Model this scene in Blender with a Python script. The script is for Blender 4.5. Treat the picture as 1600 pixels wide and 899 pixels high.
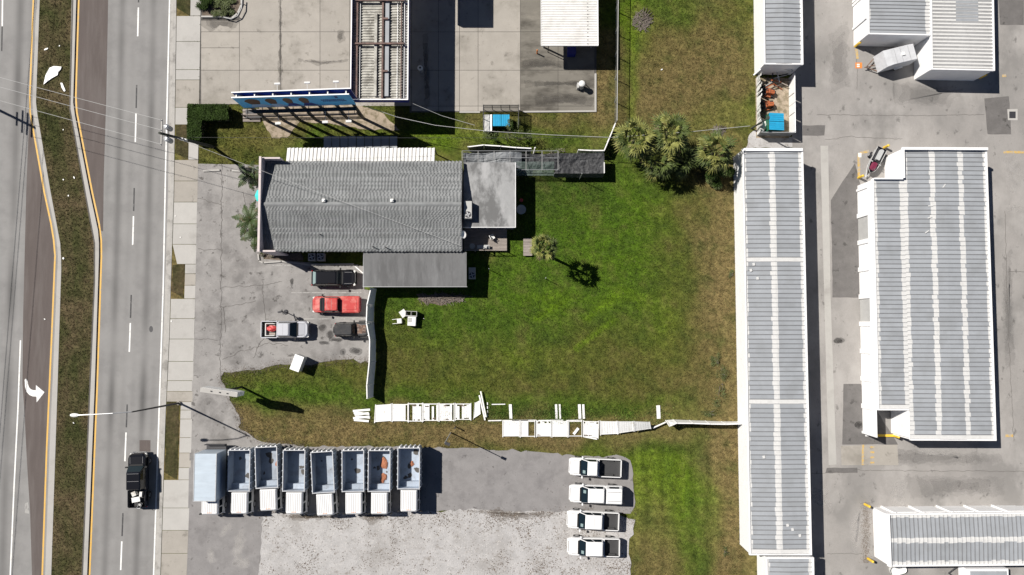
import bpy, math, random
import numpy as np
from mathutils import Vector, Matrix, noise as mnoise

random.seed(11)
scene = bpy.context.scene
for o in list(bpy.data.objects):
    bpy.data.objects.remove(o)
COL = scene.collection

# ------------------------------------------------------------------ camera
F_PX, CAM_H, TILT = 1110.0, 81.0, math.radians(3.1)
cam_data = bpy.data.cameras.new('camera')
cam = bpy.data.objects.new('camera', cam_data)
COL.objects.link(cam)
cam.location = (0, 0, CAM_H)
cam.rotation_euler = (TILT, 0, 0)
cam_data.sensor_width = 36.0
cam_data.lens = 36.0 * F_PX / 1600.0
cam_data.clip_end = 3000
scene.camera = cam

# ------------------------------------------------------------------ sky, sun, exposure
SUN_EL = math.radians(48)
SH = Vector((113, -55)).normalized()          # direction in which shadows fall
world = bpy.data.worlds.new('World')
scene.world = world
world.use_nodes = True
wn = world.node_tree
sky = wn.nodes.new('ShaderNodeTexSky')
sky.sky_type = 'NISHITA'
sky.sun_disc = False
sky.air_density = 0.42
sky.dust_density = 0.2
sky.sun_elevation = SUN_EL
sky.sun_rotation = math.atan2(-SH.x, -SH.y)
wn.links.new(sky.outputs[0], wn.nodes['Background'].inputs[0])
wn.nodes['Background'].inputs[1].default_value = 0.05
sun_d = bpy.data.lights.new('sun', 'SUN')
sun_d.energy = 5.0
sun_d.angle = math.radians(0.5)
sun_d.color = (1.0, 0.95, 0.88)
sun = bpy.data.objects.new('sun', sun_d)
COL.objects.link(sun)
sun.rotation_euler = Vector((SH.x * math.cos(SUN_EL), SH.y * math.cos(SUN_EL), -math.sin(SUN_EL))).to_track_quat('-Z', 'Y').to_euler()
sun.location = (-60, 40, 90)
scene.view_settings.view_transform = 'Standard'
scene.view_settings.look = 'None'
scene.view_settings.exposure = 0.35
scene.view_settings.gamma = 1.0

# ------------------------------------------------------------------ helpers: pixel to world
CT, ST = math.cos(TILT), math.sin(TILT)
def G(x, y, z=0.0):
    """point where the photo pixel's ray meets the level z"""
    dx, dy = (x - 800) / F_PX, -(y - 449.5) / F_PX
    wy = dy * CT + ST
    wz = dy * ST - CT
    t = (z - CAM_H) / wz
    return Vector((dx * t, wy * t, z))
def to_px(X, Y, Z=0.0):
    a, b = Y, Z - CAM_H
    cy = a * CT + b * ST
    cz = -a * ST + b * CT
    return 800 + F_PX * X / -cz, 449.5 - F_PX * cy / -cz

# ------------------------------------------------------------------ helpers: meshes
class MB:
    def __init__(self):
        self.v, self.f, self.m = [], [], []
        self.cur = 0
    def mat(self, i):
        self.cur = i
        return self
    def add(self, vs, fs):
        b = len(self.v)
        self.v += [tuple(p) for p in vs]
        self.f += [tuple(i + b for i in f) for f in fs]
        self.m += [self.cur] * len(fs)
        return self
    def quad(self, a, b, c, d):
        return self.add([a, b, c, d], [(0, 1, 2, 3)])
    def box(self, c, s, rz=0.0, M=None):
        x, y, z = s[0] / 2, s[1] / 2, s[2] / 2
        vs = [Vector((i * x, j * y, k * z)) for k in (-1, 1) for j in (-1, 1) for i in (-1, 1)]
        if M is None:
            M = Matrix.Rotation(rz, 3, 'Z')
        vs = [M @ p + Vector(c) for p in vs]
        return self.add(vs, [(0, 2, 3, 1), (4, 5, 7, 6), (0, 1, 5, 4), (2, 6, 7, 3), (0, 4, 6, 2), (1, 3, 7, 5)])
    def span(self, x0, x1, y0, y1, z0, z1):
        return self.box(((x0 + x1) / 2, (y0 + y1) / 2, (z0 + z1) / 2), (abs(x1 - x0), abs(y1 - y0), abs(z1 - z0)))
    def prism(self, pts, z0, z1, bottom=True):
        n = len(pts)
        area = sum(pts[i][0] * pts[(i + 1) % n][1] - pts[(i + 1) % n][0] * pts[i][1] for i in range(n))
        if area < 0:
            pts = list(pts)[::-1]
        vs = [(p[0], p[1], z0) for p in pts] + [(p[0], p[1], z1) for p in pts]
        fs = [tuple(range(n, 2 * n))]
        if bottom:
            fs.append(tuple(range(n - 1, -1, -1)))
        fs += [(i, (i + 1) % n, n + (i + 1) % n, n + i) for i in range(n)]
        return self.add(vs, fs)
    def loft(self, rings, cap0=True, cap1=True):
        n = len(rings[0])
        vs = [p for r in rings for p in r]
        fs = []
        for k in range(len(rings) - 1):
            for i in range(n):
                j = (i + 1) % n
                fs.append((k * n + i, k * n + j, (k + 1) * n + j, (k + 1) * n + i))
        if cap0:
            fs.append(tuple(range(n - 1, -1, -1)))
        if cap1:
            fs.append(tuple(range((len(rings) - 1) * n, len(rings) * n)))
        return self.add(vs, fs)
    def cyl(self, p0, p1, r0, r1=None, n=8, caps=True):
        r1 = r0 if r1 is None else r1
        p0, p1 = Vector(p0), Vector(p1)
        d = (p1 - p0).normalized()
        a = d.orthogonal().normalized()
        b = d.cross(a)
        ring = lambda p, r: [p + (a * math.cos(2 * math.pi * i / n) + b * math.sin(2 * math.pi * i / n)) * r for i in range(n)]
        return self.loft([ring(p0, r0), ring(p1, r1)], caps, caps)
    def tube(self, pts, r, n=6):
        pts = [Vector(p) for p in pts]
        rings = []
        a = None
        for i, p in enumerate(pts):
            d = (pts[min(i + 1, len(pts) - 1)] - pts[max(i - 1, 0)]).normalized()
            a = d.orthogonal().normalized() if a is None else (a - d * a.dot(d)).normalized()
            b = d.cross(a)
            rr = r[i] if isinstance(r, (list, tuple)) else r
            rings.append([p + (a * math.cos(2 * math.pi * k / n) + b * math.sin(2 * math.pi * k / n)) * rr for k in range(n)])
        return self.loft(rings)
    def ball(self, c, s, n=10, m=6, jit=0.0, rng=random):
        c = Vector(c)
        s = (s, s, s) if not isinstance(s, (tuple, list)) else s
        vs, fs = [c + Vector((0, 0, s[2]))], []
        for i in range(1, m):
            th = math.pi * i / m
            for k in range(n):
                ph = 2 * math.pi * k / n
                q = 1 + rng.uniform(-jit, jit)
                vs.append(c + Vector((s[0] * math.sin(th) * math.cos(ph) * q, s[1] * math.sin(th) * math.sin(ph) * q, s[2] * math.cos(th) * q)))
        vs.append(c - Vector((0, 0, s[2])))
        for k in range(n):
            fs.append((0, 1 + k, 1 + (k + 1) % n))
        for i in range(m - 2):
            for k in range(n):
                a, b = 1 + i * n + k, 1 + i * n + (k + 1) % n
                fs.append((a, a + n, b + n, b))
        L = len(vs) - 1
        o = 1 + (m - 2) * n
        for k in range(n):
            fs.append((L, o + (k + 1) % n, o + k))
        return self.add(vs, fs)
    def mesh(self, name, mats, smooth=False):
        me = bpy.data.meshes.new(name)
        me.from_pydata(self.v, [], self.f)
        for mt in (mats if isinstance(mats, (list, tuple)) else [mats]):
            me.materials.append(mt)
        if len(set(self.m)) > 1:
            me.polygons.foreach_set('material_index', self.m)
        if smooth:
            me.polygons.foreach_set('use_smooth', [True] * len(me.polygons))
        me.update()
        return me
    def build(self, name, mats, parent=None, smooth=False, **kw):
        return link(name, self.mesh(name, mats, smooth), parent, **kw)

def link(name, me, parent=None, loc=None, rz=0.0, label=None, cat=None, group=None, kind=None):
    o = bpy.data.objects.new(name, me)
    COL.objects.link(o)
    if loc is not None:
        o.location = loc
    if rz:
        o.rotation_euler = (0, 0, rz)
    if parent is not None:
        o.parent = parent
    if label: o['label'] = label
    if cat: o['category'] = cat
    if group: o['group'] = group
    if kind: o['kind'] = kind
    return o
def thing(name, label, cat, loc=(0, 0, 0), rz=0.0, group=None):
    o = link(name, None, None, loc, rz, label, cat, group)
    o.empty_display_size = 0.3
    return o
def copy_tree(o, parent=None):
    c = o.copy()
    COL.objects.link(c)
    c.parent = parent
    for ch in o.children:
        copy_tree(ch, c)
    return c

# ------------------------------------------------------------------ helpers: materials
def _nt(name):
    m = bpy.data.materials.new(name)
    m.use_nodes = True
    nt = m.node_tree
    return m, nt, nt.nodes['Principled BSDF']
def _noise(nt, vec, scale, detail=4.0, rough=0.6):
    n = nt.nodes.new('ShaderNodeTexNoise')
    n.inputs['Scale'].default_value = scale
    n.inputs['Detail'].default_value = detail
    n.inputs['Roughness'].default_value = rough
    nt.links.new(vec, n.inputs['Vector'])
    return n.outputs['Fac']
def _ramp(nt, fac, lo, hi, a=0.0, b=1.0):
    r = nt.nodes.new('ShaderNodeMapRange')
    r.inputs['From Min'].default_value = lo
    r.inputs['From Max'].default_value = hi
    r.inputs['To Min'].default_value = a
    r.inputs['To Max'].default_value = b
    nt.links.new(fac, r.inputs['Value'])
    return r.outputs['Result']
def _mix(nt, fac, a, b, blend='MIX'):
    n = nt.nodes.new('ShaderNodeMix')
    n.data_type = 'RGBA'
    n.blend_type = blend
    for s, v in ((n.inputs['Factor'], fac), (n.inputs['A'], a), (n.inputs['B'], b)):
        if isinstance(v, (int, float)):
            s.default_value = v
        elif isinstance(v, (tuple, list)):
            s.default_value = (*v[:3], 1)
        else:
            nt.links.new(v, s)
    return n.outputs['Result']
def _pos(nt, scale=(1, 1, 1)):
    g = nt.nodes.new('ShaderNodeNewGeometry')
    if scale == (1, 1, 1):
        return g.outputs['Position']
    mp = nt.nodes.new('ShaderNodeMapping')
    mp.inputs['Scale'].default_value = scale
    nt.links.new(g.outputs['Position'], mp.inputs['Vector'])
    return mp.outputs['Vector']
def mat(name, col, rough=0.7, spots=None, var=0.12, sc=1.5, fine=9.0, stretch=(1, 1, 1), metal=0.0, bump=0.0, attr=None, coat=0.0, spec=None, alpha=None, rand=0.0):
    """spots: list of (colour, noise scale, threshold low, threshold high, strength)"""
    m, nt, b = _nt(name)
    p = _pos(nt, stretch)
    c = (*col[:3],)
    cur = None
    if attr:
        a = nt.nodes.new('ShaderNodeAttribute')
        a.attribute_name = attr
        cur = a.outputs['Color']
    else:
        rgb = nt.nodes.new('ShaderNodeRGB')
        rgb.outputs[0].default_value = (*c, 1)
        cur = rgb.outputs[0]
    if var > 0:
        n1 = _noise(nt, p, sc)
        n2 = _noise(nt, p, fine, 3.0, 0.7)
        f1 = _ramp(nt, n1, 0.3, 0.7, 1 - var, 1 + var)
        f2 = _ramp(nt, n2, 0.25, 0.75, 1 - var, 1 + var)
        for f in (f1, f2):
            comb = nt.nodes.new('ShaderNodeCombineColor')
            for k in range(3):
                nt.links.new(f, comb.inputs[k])
            cur = _mix(nt, 1.0, cur, comb.outputs[0], 'MULTIPLY')
    for s in spots or ():
        fac = _ramp(nt, _noise(nt, p, s[1], 6.0, 0.65), .485 + (s[2] - .5) * .62, .49 + (s[3] - .5) * .62, 0.0, s[4])
        cur = _mix(nt, fac, cur, s[0])
    if rand:
        oi = nt.nodes.new('ShaderNodeObjectInfo')
        fr_ = _ramp(nt, oi.outputs['Random'], 0, 1, 1 - rand, 1 + rand)
        comb = nt.nodes.new('ShaderNodeCombineColor')
        for k in range(3):
            nt.links.new(fr_, comb.inputs[k])
        cur = _mix(nt, 1.0, cur, comb.outputs[0], 'MULTIPLY')
    nt.links.new(cur, b.inputs['Base Color'])
    b.inputs['Roughness'].default_value = rough
    b.inputs['Metallic'].default_value = metal
    if coat:
        b.inputs['Coat Weight'].default_value = coat
        b.inputs['Coat Roughness'].default_value = 0.05
    if spec is not None:
        b.inputs['Specular IOR Level'].default_value = spec
    if bump:
        bn = nt.nodes.new('ShaderNodeBump')
        bn.inputs['Strength'].default_value = 0.6
        bn.inputs['Distance'].default_value = bump
        nt.links.new(_noise(nt, p, fine * 1.3, 5.0, 0.7), bn.inputs['Height'])
        nt.links.new(bn.outputs[0], b.inputs['Normal'])
    if alpha is not None:
        b.inputs['Alpha'].default_value = alpha
    return m

M = {}
M['soil'] = mat('soil', (0.13, 0.11, 0.08), 0.95, var=0.2)
M['lawn'] = mat('lawn', (0.1, 0.1, 0.03), 0.95, spots=[((0.11, 0.085, 0.045), 0.9, 0.66, 0.9, 0.22), ((0.014, 0.024, 0.006), 2.4, 0.52, 0.8, 0.55), ((0.13, 0.14, 0.05), 3.6, 0.60, 0.85, 0.4)], var=0.36, sc=1.3, fine=4.0, bump=0.08, attr='tint', spec=0.1)
M['grass'] = mat('grass_blade', (0.1, 0.1, 0.03), 0.8, var=0.0, attr='tint', spec=0.15)
M['road'] = mat('road_asphalt', (0.25, 0.245, 0.24), 0.85, spots=[((0.16, 0.157, 0.155), 0.35, 0.5, 0.8, 0.45)], var=0.06, sc=0.4, fine=16, bump=0.006, attr='tint', spec=0.25)
M['lot'] = mat('lot_asphalt', (0.265, 0.255, 0.247), 0.9, spots=[((0.156, 0.149, 0.144), 0.22, 0.5, 0.68, 0.75), ((0.364, 0.351, 0.337), 0.13, 0.55, 0.75, 0.5), ((0.0638, 0.0592, 0.0546), 1.1, 0.68, 0.78, 0.7)], var=0.12, sc=0.9, fine=14, bump=0.01, spec=0.2)
M['lot2'] = mat('worn_asphalt', (0.238, 0.229, 0.227), 0.9, spots=[((0.158, 0.151, 0.151), 0.5, 0.52, 0.78, 0.6), ((0.0504, 0.0468, 0.0432), 1.6, 0.70, 0.80, 0.5)], var=0.10, sc=0.8, fine=15, bump=0.01, spec=0.2)
M['drive'] = mat('drive_asphalt', (0.297, 0.283, 0.27), 0.9, spots=[((0.201, 0.194, 0.186), 0.2, 0.48, 0.7, 0.75), ((0.387, 0.37, 0.354), 0.16, 0.55, 0.75, 0.6), ((0.0966, 0.0925, 0.0886), 1.0, 0.70, 0.8, 0.6)], var=0.09, sc=0.8, fine=14, stretch=(1, 0.7, 1), spec=0.2)
M['drive_dark'] = mat('patched_asphalt', (0.142, 0.135, 0.131), 0.9, spots=[((0.0396, 0.0383, 0.0363), 0.9, 0.68, 0.78, 0.6)], var=0.12, sc=1.0, fine=14, spec=0.2)
M['conc'] = mat('concrete', (0.349, 0.325, 0.291), 0.85, spots=[((0.205, 0.19, 0.164), 0.25, 0.55, 0.8, 0.65), ((0.119, 0.109, 0.0941), 1.0, 0.68, 0.85, 0.5)], var=0.06, sc=0.7, fine=12, spec=0.25, rand=0.05)
M['conc2'] = mat('concrete_pale', (0.413, 0.401, 0.38), 0.85, spots=[((0.262, 0.251, 0.234), 0.35, 0.58, 0.85, 0.6)], var=0.05, sc=0.7, fine=12, spec=0.25, rand=0.05)
M['conc3'] = mat('concrete_grimy', (0.177, 0.165, 0.143), 0.85, spots=[((0.0608, 0.0551, 0.0467), 0.22, 0.5, 0.72, 0.8), ((0.243, 0.224, 0.192), 0.4, 0.6, 0.8, 0.6)], var=0.09, sc=0.7, fine=12, stretch=(0.6, 1.4, 1), spec=0.25, rand=0.06)
M['joint'] = mat('joint_dirt', (0.091, 0.084, 0.077), 0.95, var=0.2)
M['kerb'] = mat('kerb_concrete', (0.378, 0.365, 0.343), 0.85, spots=[((0.18, 0.171, 0.158), 0.8, 0.55, 0.75, 0.7)], var=0.08, fine=12)
M['gravel'] = mat('shell_gravel', (0.415, 0.406, 0.403), 0.95, spots=[((0.256, 0.241, 0.227), 0.22, 0.5, 0.75, 0.5), ((0.177, 0.153, 0.129), 0.9, 0.66, 0.82, 0.6), ((0.132, 0.109, 0.0857), 3.2, 0.66, 0.80, 0.7), ((0.0883, 0.0743, 0.06), 7.0, 0.68, 0.80, 0.6)], var=0.12, sc=0.8, fine=8, bump=0.03, spec=0.1)
M['stone'] = mat('shell_stone', (0.6, 0.58, 0.55), 0.9, var=0.2, sc=3)
M['mulch'] = mat('mulch', (0.11, 0.085, 0.065), 0.95, spots=[((0.2, 0.16, 0.13), 5, 0.5, 0.7, 0.6)], var=0.3, sc=2, fine=12, bump=0.04)
M['sand'] = mat('bare_sand', (0.33, 0.27, 0.205), 0.95, spots=[((0.13, 0.11, 0.06), 1.5, 0.5, 0.65, 0.7)], var=0.15, sc=1, fine=10)
M['white_paint'] = mat('white_road_paint', (0.78, 0.78, 0.76), 0.7, spots=[((0.36, 0.355, 0.35), 4, 0.6, 0.78, 0.5)], var=0.05)
M['faded_paint'] = mat('faded_paint', (0.36, 0.353, 0.338), 0.8, spots=[((0.216, 0.209, 0.205), 3, 0.45, 0.6, 0.8)], var=0.05)
M['black_paint'] = mat('black_road_paint', (0.05, 0.05, 0.052), 0.8, spots=[((0.22, 0.215, 0.21), 4, 0.6, 0.75, 0.6)], var=0.08)
M['yellow_paint'] = mat('yellow_road_paint', (0.66, 0.40, 0.09), 0.7, spots=[((0.38, 0.33, 0.22), 3, 0.55, 0.75, 0.5)], var=0.06)
M['yellow_worn'] = mat('yellow_worn_paint', (0.55, 0.36, 0.10), 0.8, spots=[((0.36, 0.34, 0.31), 3, 0.42, 0.62, 0.8)], var=0.08)
M['yellow'] = mat('yellow_steel', (0.75, 0.50, 0.05), 0.5, var=0.08)
M['orange'] = mat('orange_paint', (0.7, 0.22, 0.04), 0.6, var=0.08)
M['white'] = mat('white_metal', (0.85, 0.85, 0.85), 0.5, spots=[((0.68, 0.67, 0.65), 0.8, 0.65, 0.85, 0.4)], var=0.03, fine=5)
M['vinyl'] = mat('white_vinyl', (0.82, 0.82, 0.81), 0.45, spots=[((0.5, 0.47, 0.4), 1.4, 0.66, 0.8, 0.5)], var=0.02, fine=6)
M['coat'] = mat('white_roof_coating', (0.612, 0.612, 0.603), 0.6, spots=[((0.455, 0.455, 0.446), 1.5, 0.55, 0.75, 0.5)], var=0.05, fine=6)
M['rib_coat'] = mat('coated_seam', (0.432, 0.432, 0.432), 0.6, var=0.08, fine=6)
M['galv'] = mat('weathered_roof_metal', (0.32, 0.339, 0.363), 0.55, spots=[((0.26, 0.273, 0.285), 0.5, 0.5, 0.75, 0.6)], var=0.05, sc=0.6, fine=4, metal=0.0, rand=0.06)
M['rib'] = mat('shaded_seam', (0.19, 0.194, 0.203), 0.7, var=0.1)  # shade of the seam gaps painted into the rib colour
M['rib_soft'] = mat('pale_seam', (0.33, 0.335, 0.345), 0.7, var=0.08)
M['steel'] = mat('galvanised_steel', (0.5, 0.51, 0.52), 0.4, metal=0.4, var=0.06)
M['darksteel'] = mat('dark_steel', (0.035, 0.035, 0.04), 0.6, var=0.1)
M['black'] = mat('black_rubber', (0.012, 0.012, 0.013), 0.75, var=0.1)
M['glass'] = mat('dark_glass', (0.006, 0.012, 0.016), 0.08, var=0.0, spec=0.6)
M['glass_pale'] = mat('pale_glass', (0.20, 0.27, 0.27), 0.12, var=0.0, spec=0.6)
M['car_white'] = mat('white_car_paint', (0.80, 0.80, 0.80), 0.35, var=0.01, coat=0.4)
M['car_black'] = mat('black_car_paint', (0.006, 0.006, 0.008), 0.22, var=0.0, coat=0.5)
M['car_red'] = mat('mottled_red_paint', (0.50, 0.055, 0.05), 0.35, spots=[((0.66, 0.24, 0.20), 1.1, 0.5, 0.7, 0.6)], var=0.05, coat=0.5)  # red with paler pink blotches from noise
M['car_silver'] = mat('silver_car_paint', (0.50, 0.51, 0.55), 0.35, metal=0.35, var=0.02, coat=0.5)
M['jeep'] = mat('matt_black_top', (0.035, 0.036, 0.038), 0.8, spots=[((0.08, 0.075, 0.07), 2.0, 0.5, 0.7, 0.5)], var=0.2)
M['rust'] = mat('rusty_hood', (0.20, 0.12, 0.085), 0.8, spots=[((0.05, 0.04, 0.038), 2.5, 0.45, 0.6, 0.8), ((0.36, 0.30, 0.26), 3.5, 0.58, 0.7, 0.7)], var=0.15)
M['rust_orange'] = mat('orange_machine_paint', (0.45, 0.12, 0.04), 0.6, spots=[((0.08, 0.045, 0.03), 5, 0.5, 0.65, 0.8)], var=0.15)
M['liner'] = mat('bed_liner', (0.045, 0.045, 0.047), 0.8, var=0.1)
M['chrome'] = mat('chrome', (0.6, 0.6, 0.6), 0.2, metal=0.9, var=0.0)
M['lamp'] = mat('lamp_lens', (0.7, 0.7, 0.68), 0.2, var=0.0)
M['tail'] = mat('red_lens', (0.35, 0.01, 0.01), 0.25, var=0.0)
M['bed_grey'] = mat('grey_bed_paint', (0.35, 0.40, 0.47), 0.5, spots=[((0.22, 0.23, 0.25), 0.9, 0.5, 0.72, 0.6), ((0.08, 0.065, 0.06), 1.6, 0.74, 0.84, 0.6)], var=0.06, sc=0.8, rand=0.16)
M['box_grey'] = mat('pale_box_skin', (0.46, 0.53, 0.60), 0.4, var=0.06, sc=0.9, fine=2.0, stretch=(0.4, 1.6, 1))
M['chassis'] = mat('chassis_black', (0.02, 0.02, 0.022), 0.7, var=0.1)
M['rustsoil'] = mat('red_clay', (0.33, 0.13, 0.07), 0.95, var=0.3, fine=12)
M['blue'] = mat('blue_fascia', (0.015, 0.025, 0.22), 0.4, var=0.05)
M['lid_blue'] = mat('blue_plastic_lid', (0.02, 0.36, 0.62), 0.5, spots=[((0.03, 0.25, 0.45), 3, 0.5, 0.7, 0.5)], var=0.08)
M['dumpster'] = mat('green_dumpster', (0.02, 0.13, 0.075), 0.6, spots=[((0.12, 0.09, 0.05), 2, 0.58, 0.72, 0.5)], var=0.12)
M['bill_blue'] = mat('billboard_blue', (0.10, 0.50, 0.88), 0.5, spots=[((0.18, 0.60, 0.92), 0.7, 0.45, 0.65, 0.5)], var=0.03)
M['bill_ink'] = mat('billboard_ink', (0.02, 0.035, 0.22), 0.5, var=0.05)
M['bill_brown'] = mat('billboard_brown', (0.12, 0.055, 0.04), 0.5, var=0.15)
M['bill_pale'] = mat('billboard_pale', (0.36, 0.52, 0.72), 0.5, var=0.08)
M['primer'] = mat('rusty_primer', (0.16, 0.10, 0.085), 0.8, spots=[((0.07, 0.05, 0.045), 2, 0.45, 0.65, 0.7)], var=0.15)
M['deck_old'] = mat('stained_deck_metal', (0.42, 0.41, 0.37), 0.7, spots=[((0.13, 0.12, 0.10), 1.0, 0.42, 0.66, 0.8), ((0.66, 0.65, 0.6), 2.0, 0.58, 0.75, 0.7)], var=0.12)
M['shingle'] = mat('grey_shingle', (0.175, 0.183, 0.186), 0.9, spots=[((0.224, 0.232, 0.235), 0.6, 0.5, 0.72, 0.5), ((0.112, 0.115, 0.12), 0.35, 0.55, 0.75, 0.45)], var=0.14, sc=1.1, fine=9, bump=0.01, rand=0.06)
M['shingle2'] = mat('grey_shingle_light', (0.224, 0.232, 0.235), 0.9, spots=[((0.164, 0.168, 0.172), 0.6, 0.5, 0.72, 0.5)], var=0.14, sc=1.1, fine=9, bump=0.01)
M['roll'] = mat('rolled_roofing', (0.146, 0.147, 0.149), 0.85, spots=[((0.093, 0.093, 0.0942), 0.45, 0.48, 0.7, 0.7), ((0.205, 0.208, 0.211), 0.7, 0.56, 0.75, 0.5)], var=0.08, stretch=(1.6, 0.35, 1))
M['roll2'] = mat('stained_rolled_roofing', (0.302, 0.306, 0.308), 0.8, spots=[((0.0786, 0.0786, 0.0786), 0.26, 0.46, 0.64, 0.75), ((0.399, 0.399, 0.402), 0.4, 0.58, 0.75, 0.6)], var=0.08, stretch=(1.5, 0.8, 1))
M['stucco'] = mat('pinkish_stucco', (0.60, 0.53, 0.52), 0.9, var=0.06)
M['corr_white'] = mat('white_corrugated', (0.70, 0.69, 0.67), 0.5, spots=[((0.52, 0.51, 0.48), 0.9, 0.5, 0.75, 0.5)], var=0.05)
M['wood'] = mat('weathered_wood', (0.28, 0.245, 0.22), 0.9, var=0.18, stretch=(0.6, 4, 1), fine=6, rand=0.12)
M['wood_dark'] = mat('dark_wood', (0.10, 0.085, 0.075), 0.9, var=0.2, fine=8)
M['pole_wood'] = mat('tarred_pole_wood', (0.05, 0.055, 0.045), 0.9, var=0.2)
M['tarp'] = mat('grey_tarp', (0.174, 0.186, 0.198), 0.6, spots=[((0.0992, 0.105, 0.112), 1.2, 0.48, 0.68, 0.7)], var=0.08)
M['cloth'] = mat('black_shade_cloth', (0.03, 0.031, 0.034), 0.7, spots=[((0.09, 0.092, 0.095), 2.6, 0.55, 0.7, 0.7)], var=0.2, bump=0.05)
M['mesh_green'] = mat('torn_green_netting', (0.13, 0.17, 0.155), 0.8, var=0.2, alpha=0.55)
M['link'] = mat('chain_link', (0.30, 0.31, 0.31), 0.5, var=0.1, alpha=0.22)
M['turq'] = mat('turquoise_canvas', (0.03, 0.52, 0.48), 0.6, var=0.04)
M['red_bag'] = mat('red_plastic', (0.55, 0.06, 0.06), 0.5, var=0.1)
M['plastic'] = mat('white_plastic', (0.75, 0.75, 0.73), 0.5, var=0.04)
M['appl'] = mat('old_white_enamel', (0.66, 0.66, 0.63), 0.4, spots=[((0.3, 0.24, 0.18), 3, 0.62, 0.75, 0.6)], var=0.05)
M['acgrey'] = mat('ac_grey', (0.42, 0.42, 0.41), 0.6, var=0.06)
M['seat_grey'] = mat('grey_seat', (0.42, 0.43, 0.43), 0.6, var=0.06)
M['maroon'] = mat('maroon_hood', (0.16, 0.02, 0.05), 0.3, var=0.05, coat=0.4)
M['palm_a'] = mat('palm_leaf', (0.0743, 0.101, 0.0243), 0.6, var=0.35, sc=1.8, fine=7, spec=0.3)
M['palm_b'] = mat('palm_leaf_yellowed', (0.195, 0.202, 0.0546), 0.6, var=0.35, sc=1.8, fine=7, spec=0.3)
M['palm_dead'] = mat('dry_palm_leaf', (0.17, 0.125, 0.07), 0.85, var=0.3)
M['bark'] = mat('bark', (0.12, 0.10, 0.08), 0.95, var=0.2)
M['leaf'] = mat('dark_leaf', (0.028, 0.050, 0.010), 0.7, var=0.4, sc=1.5, fine=8, spec=0.1)
M['leaf2'] = mat('bush_leaf', (0.075, 0.095, 0.03), 0.6, var=0.4, sc=1.5, fine=8, spec=0.3)
M['banana'] = mat('banana_leaf', (0.0372, 0.062, 0.0155), 0.5, spots=[((0.105, 0.0744, 0.031), 2.0, 0.6, 0.75, 0.7)], var=0.3, spec=0.4)
M['dry_twig'] = mat('dry_twigs', (0.20, 0.17, 0.15), 0.95, var=0.25)
M['wire'] = mat('aluminium_wire', (0.45, 0.45, 0.44), 0.5, var=0.0)
M['wire_dark'] = mat('dark_cable', (0.05, 0.05, 0.05), 0.6, var=0.0)
M['stain'] = mat('oil_stain', (0.05, 0.047, 0.045), 0.6, var=0.25, alpha=0.3)
M['groove'] = mat('roof_groove', (0.30, 0.30, 0.31), .7, var=.05)
M['rail_pale'] = mat('pale_bed_rail', (0.52, 0.53, 0.55), .5, var=.08)
# ================================================================== GROUND
def pl(pts, y):
    """x of a photo polyline [(x,y)...] at row y"""
    if y <= pts[0][1]:
        a, b = pts[0], pts[1]
    elif y >= pts[-1][1]:
        a, b = pts[-2], pts[-1]
    else:
        for a, b in zip(pts, pts[1:]):
            if a[1] <= y <= b[1]:
                break
    return a[0] + (b[0] - a[0]) * (y - a[1]) / (b[1] - a[1])
def rough(pts, step=10, amp=2.0, seed=0, closed=True):
    out = []
    n = len(pts)
    for i in range(n if closed else n - 1):
        a, b = Vector(pts[i][:2]), Vector(pts[(i + 1) % n][:2])
        L = (b - a).length
        k = max(1, int(L / step))
        nrm = Vector((-(b - a).y, (b - a).x)).normalized() if L else Vector((0, 0))
        for j in range(k):
            p = a.lerp(b, j / k)
            q = mnoise.noise(Vector((p.x * 0.09, p.y * 0.09, seed * 7.3))) + 0.6 * mnoise.noise(Vector((p.x * 0.31, p.y * 0.31, seed * 3.1)))
            out.append(tuple(p + nrm * q * amp * 1.6))
    return out
def inside(x, y, poly):
    c = False
    j = len(poly) - 1
    for i in range(len(poly)):
        xi, yi = poly[i][0], poly[i][1]
        xj, yj = poly[j][0], poly[j][1]
        if (yi > y) != (yj > y) and x < (xj - xi) * (y - yi) / (yj - yi) + xi:
            c = not c
        j = i
    return c
def sheet(name, pts, z, m, parent=None, t=0.12, **kw):
    return MB().prism([G(p[0], p[1], z)[:2] for p in pts], z - t, z).build(name, m, parent, **kw)
def strip(name, pts, w, z, m, parent=None, t=0.003, **kw):
    """painted line: photo polyline, width in metres"""
    P = [G(p[0], p[1], z) for p in pts]
    L, R = [], []
    for i, p in enumerate(P):
        d = (P[min(i + 1, len(P) - 1)] - P[max(i - 1, 0)]).normalized()
        nn = Vector((-d.y, d.x, 0)) * w / 2
        L.append(p + nn)
        R.append(p - nn)
    n = len(P)
    return MB().add(L + R, [(i, n + i, n + i + 1, i + 1) for i in range(n - 1)]).build(name, m, parent, **kw)
def soft(name, pts, z, m, parent, n=3, amp=2.0):
    n = 3
    """stain whose edge thins out: several ragged thin films, each smaller than the one below"""
    cx_, cy_ = sum(p[0] for p in pts) / len(pts), sum(p[1] for p in pts) / len(pts)
    mb = MB()
    for k in range(n):
        s_ = 1.12 - .3 * k
        q = rough([(cx_ + (p[0] - cx_) * s_, cy_ + (p[1] - cy_) * s_) for p in pts], 2.2, amp * (1 - .1 * k), pts[0][0] + k * 5.7)
        zz_ = z + k * .0012
        mb.add([G(x, y, zz_) for x, y in q], [tuple(range(len(q) - 1, -1, -1))])
    return mb.build(name, m, parent)
def nz(x, y, s, k=0.0):
    return mnoise.noise(Vector((x * s, y * s, k)))

MB().prism([(-900, -900), (900, -900), (900, 900), (-900, 900)], -1.0, -0.4).build('ground', M['soil'], kind='structure')

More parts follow.
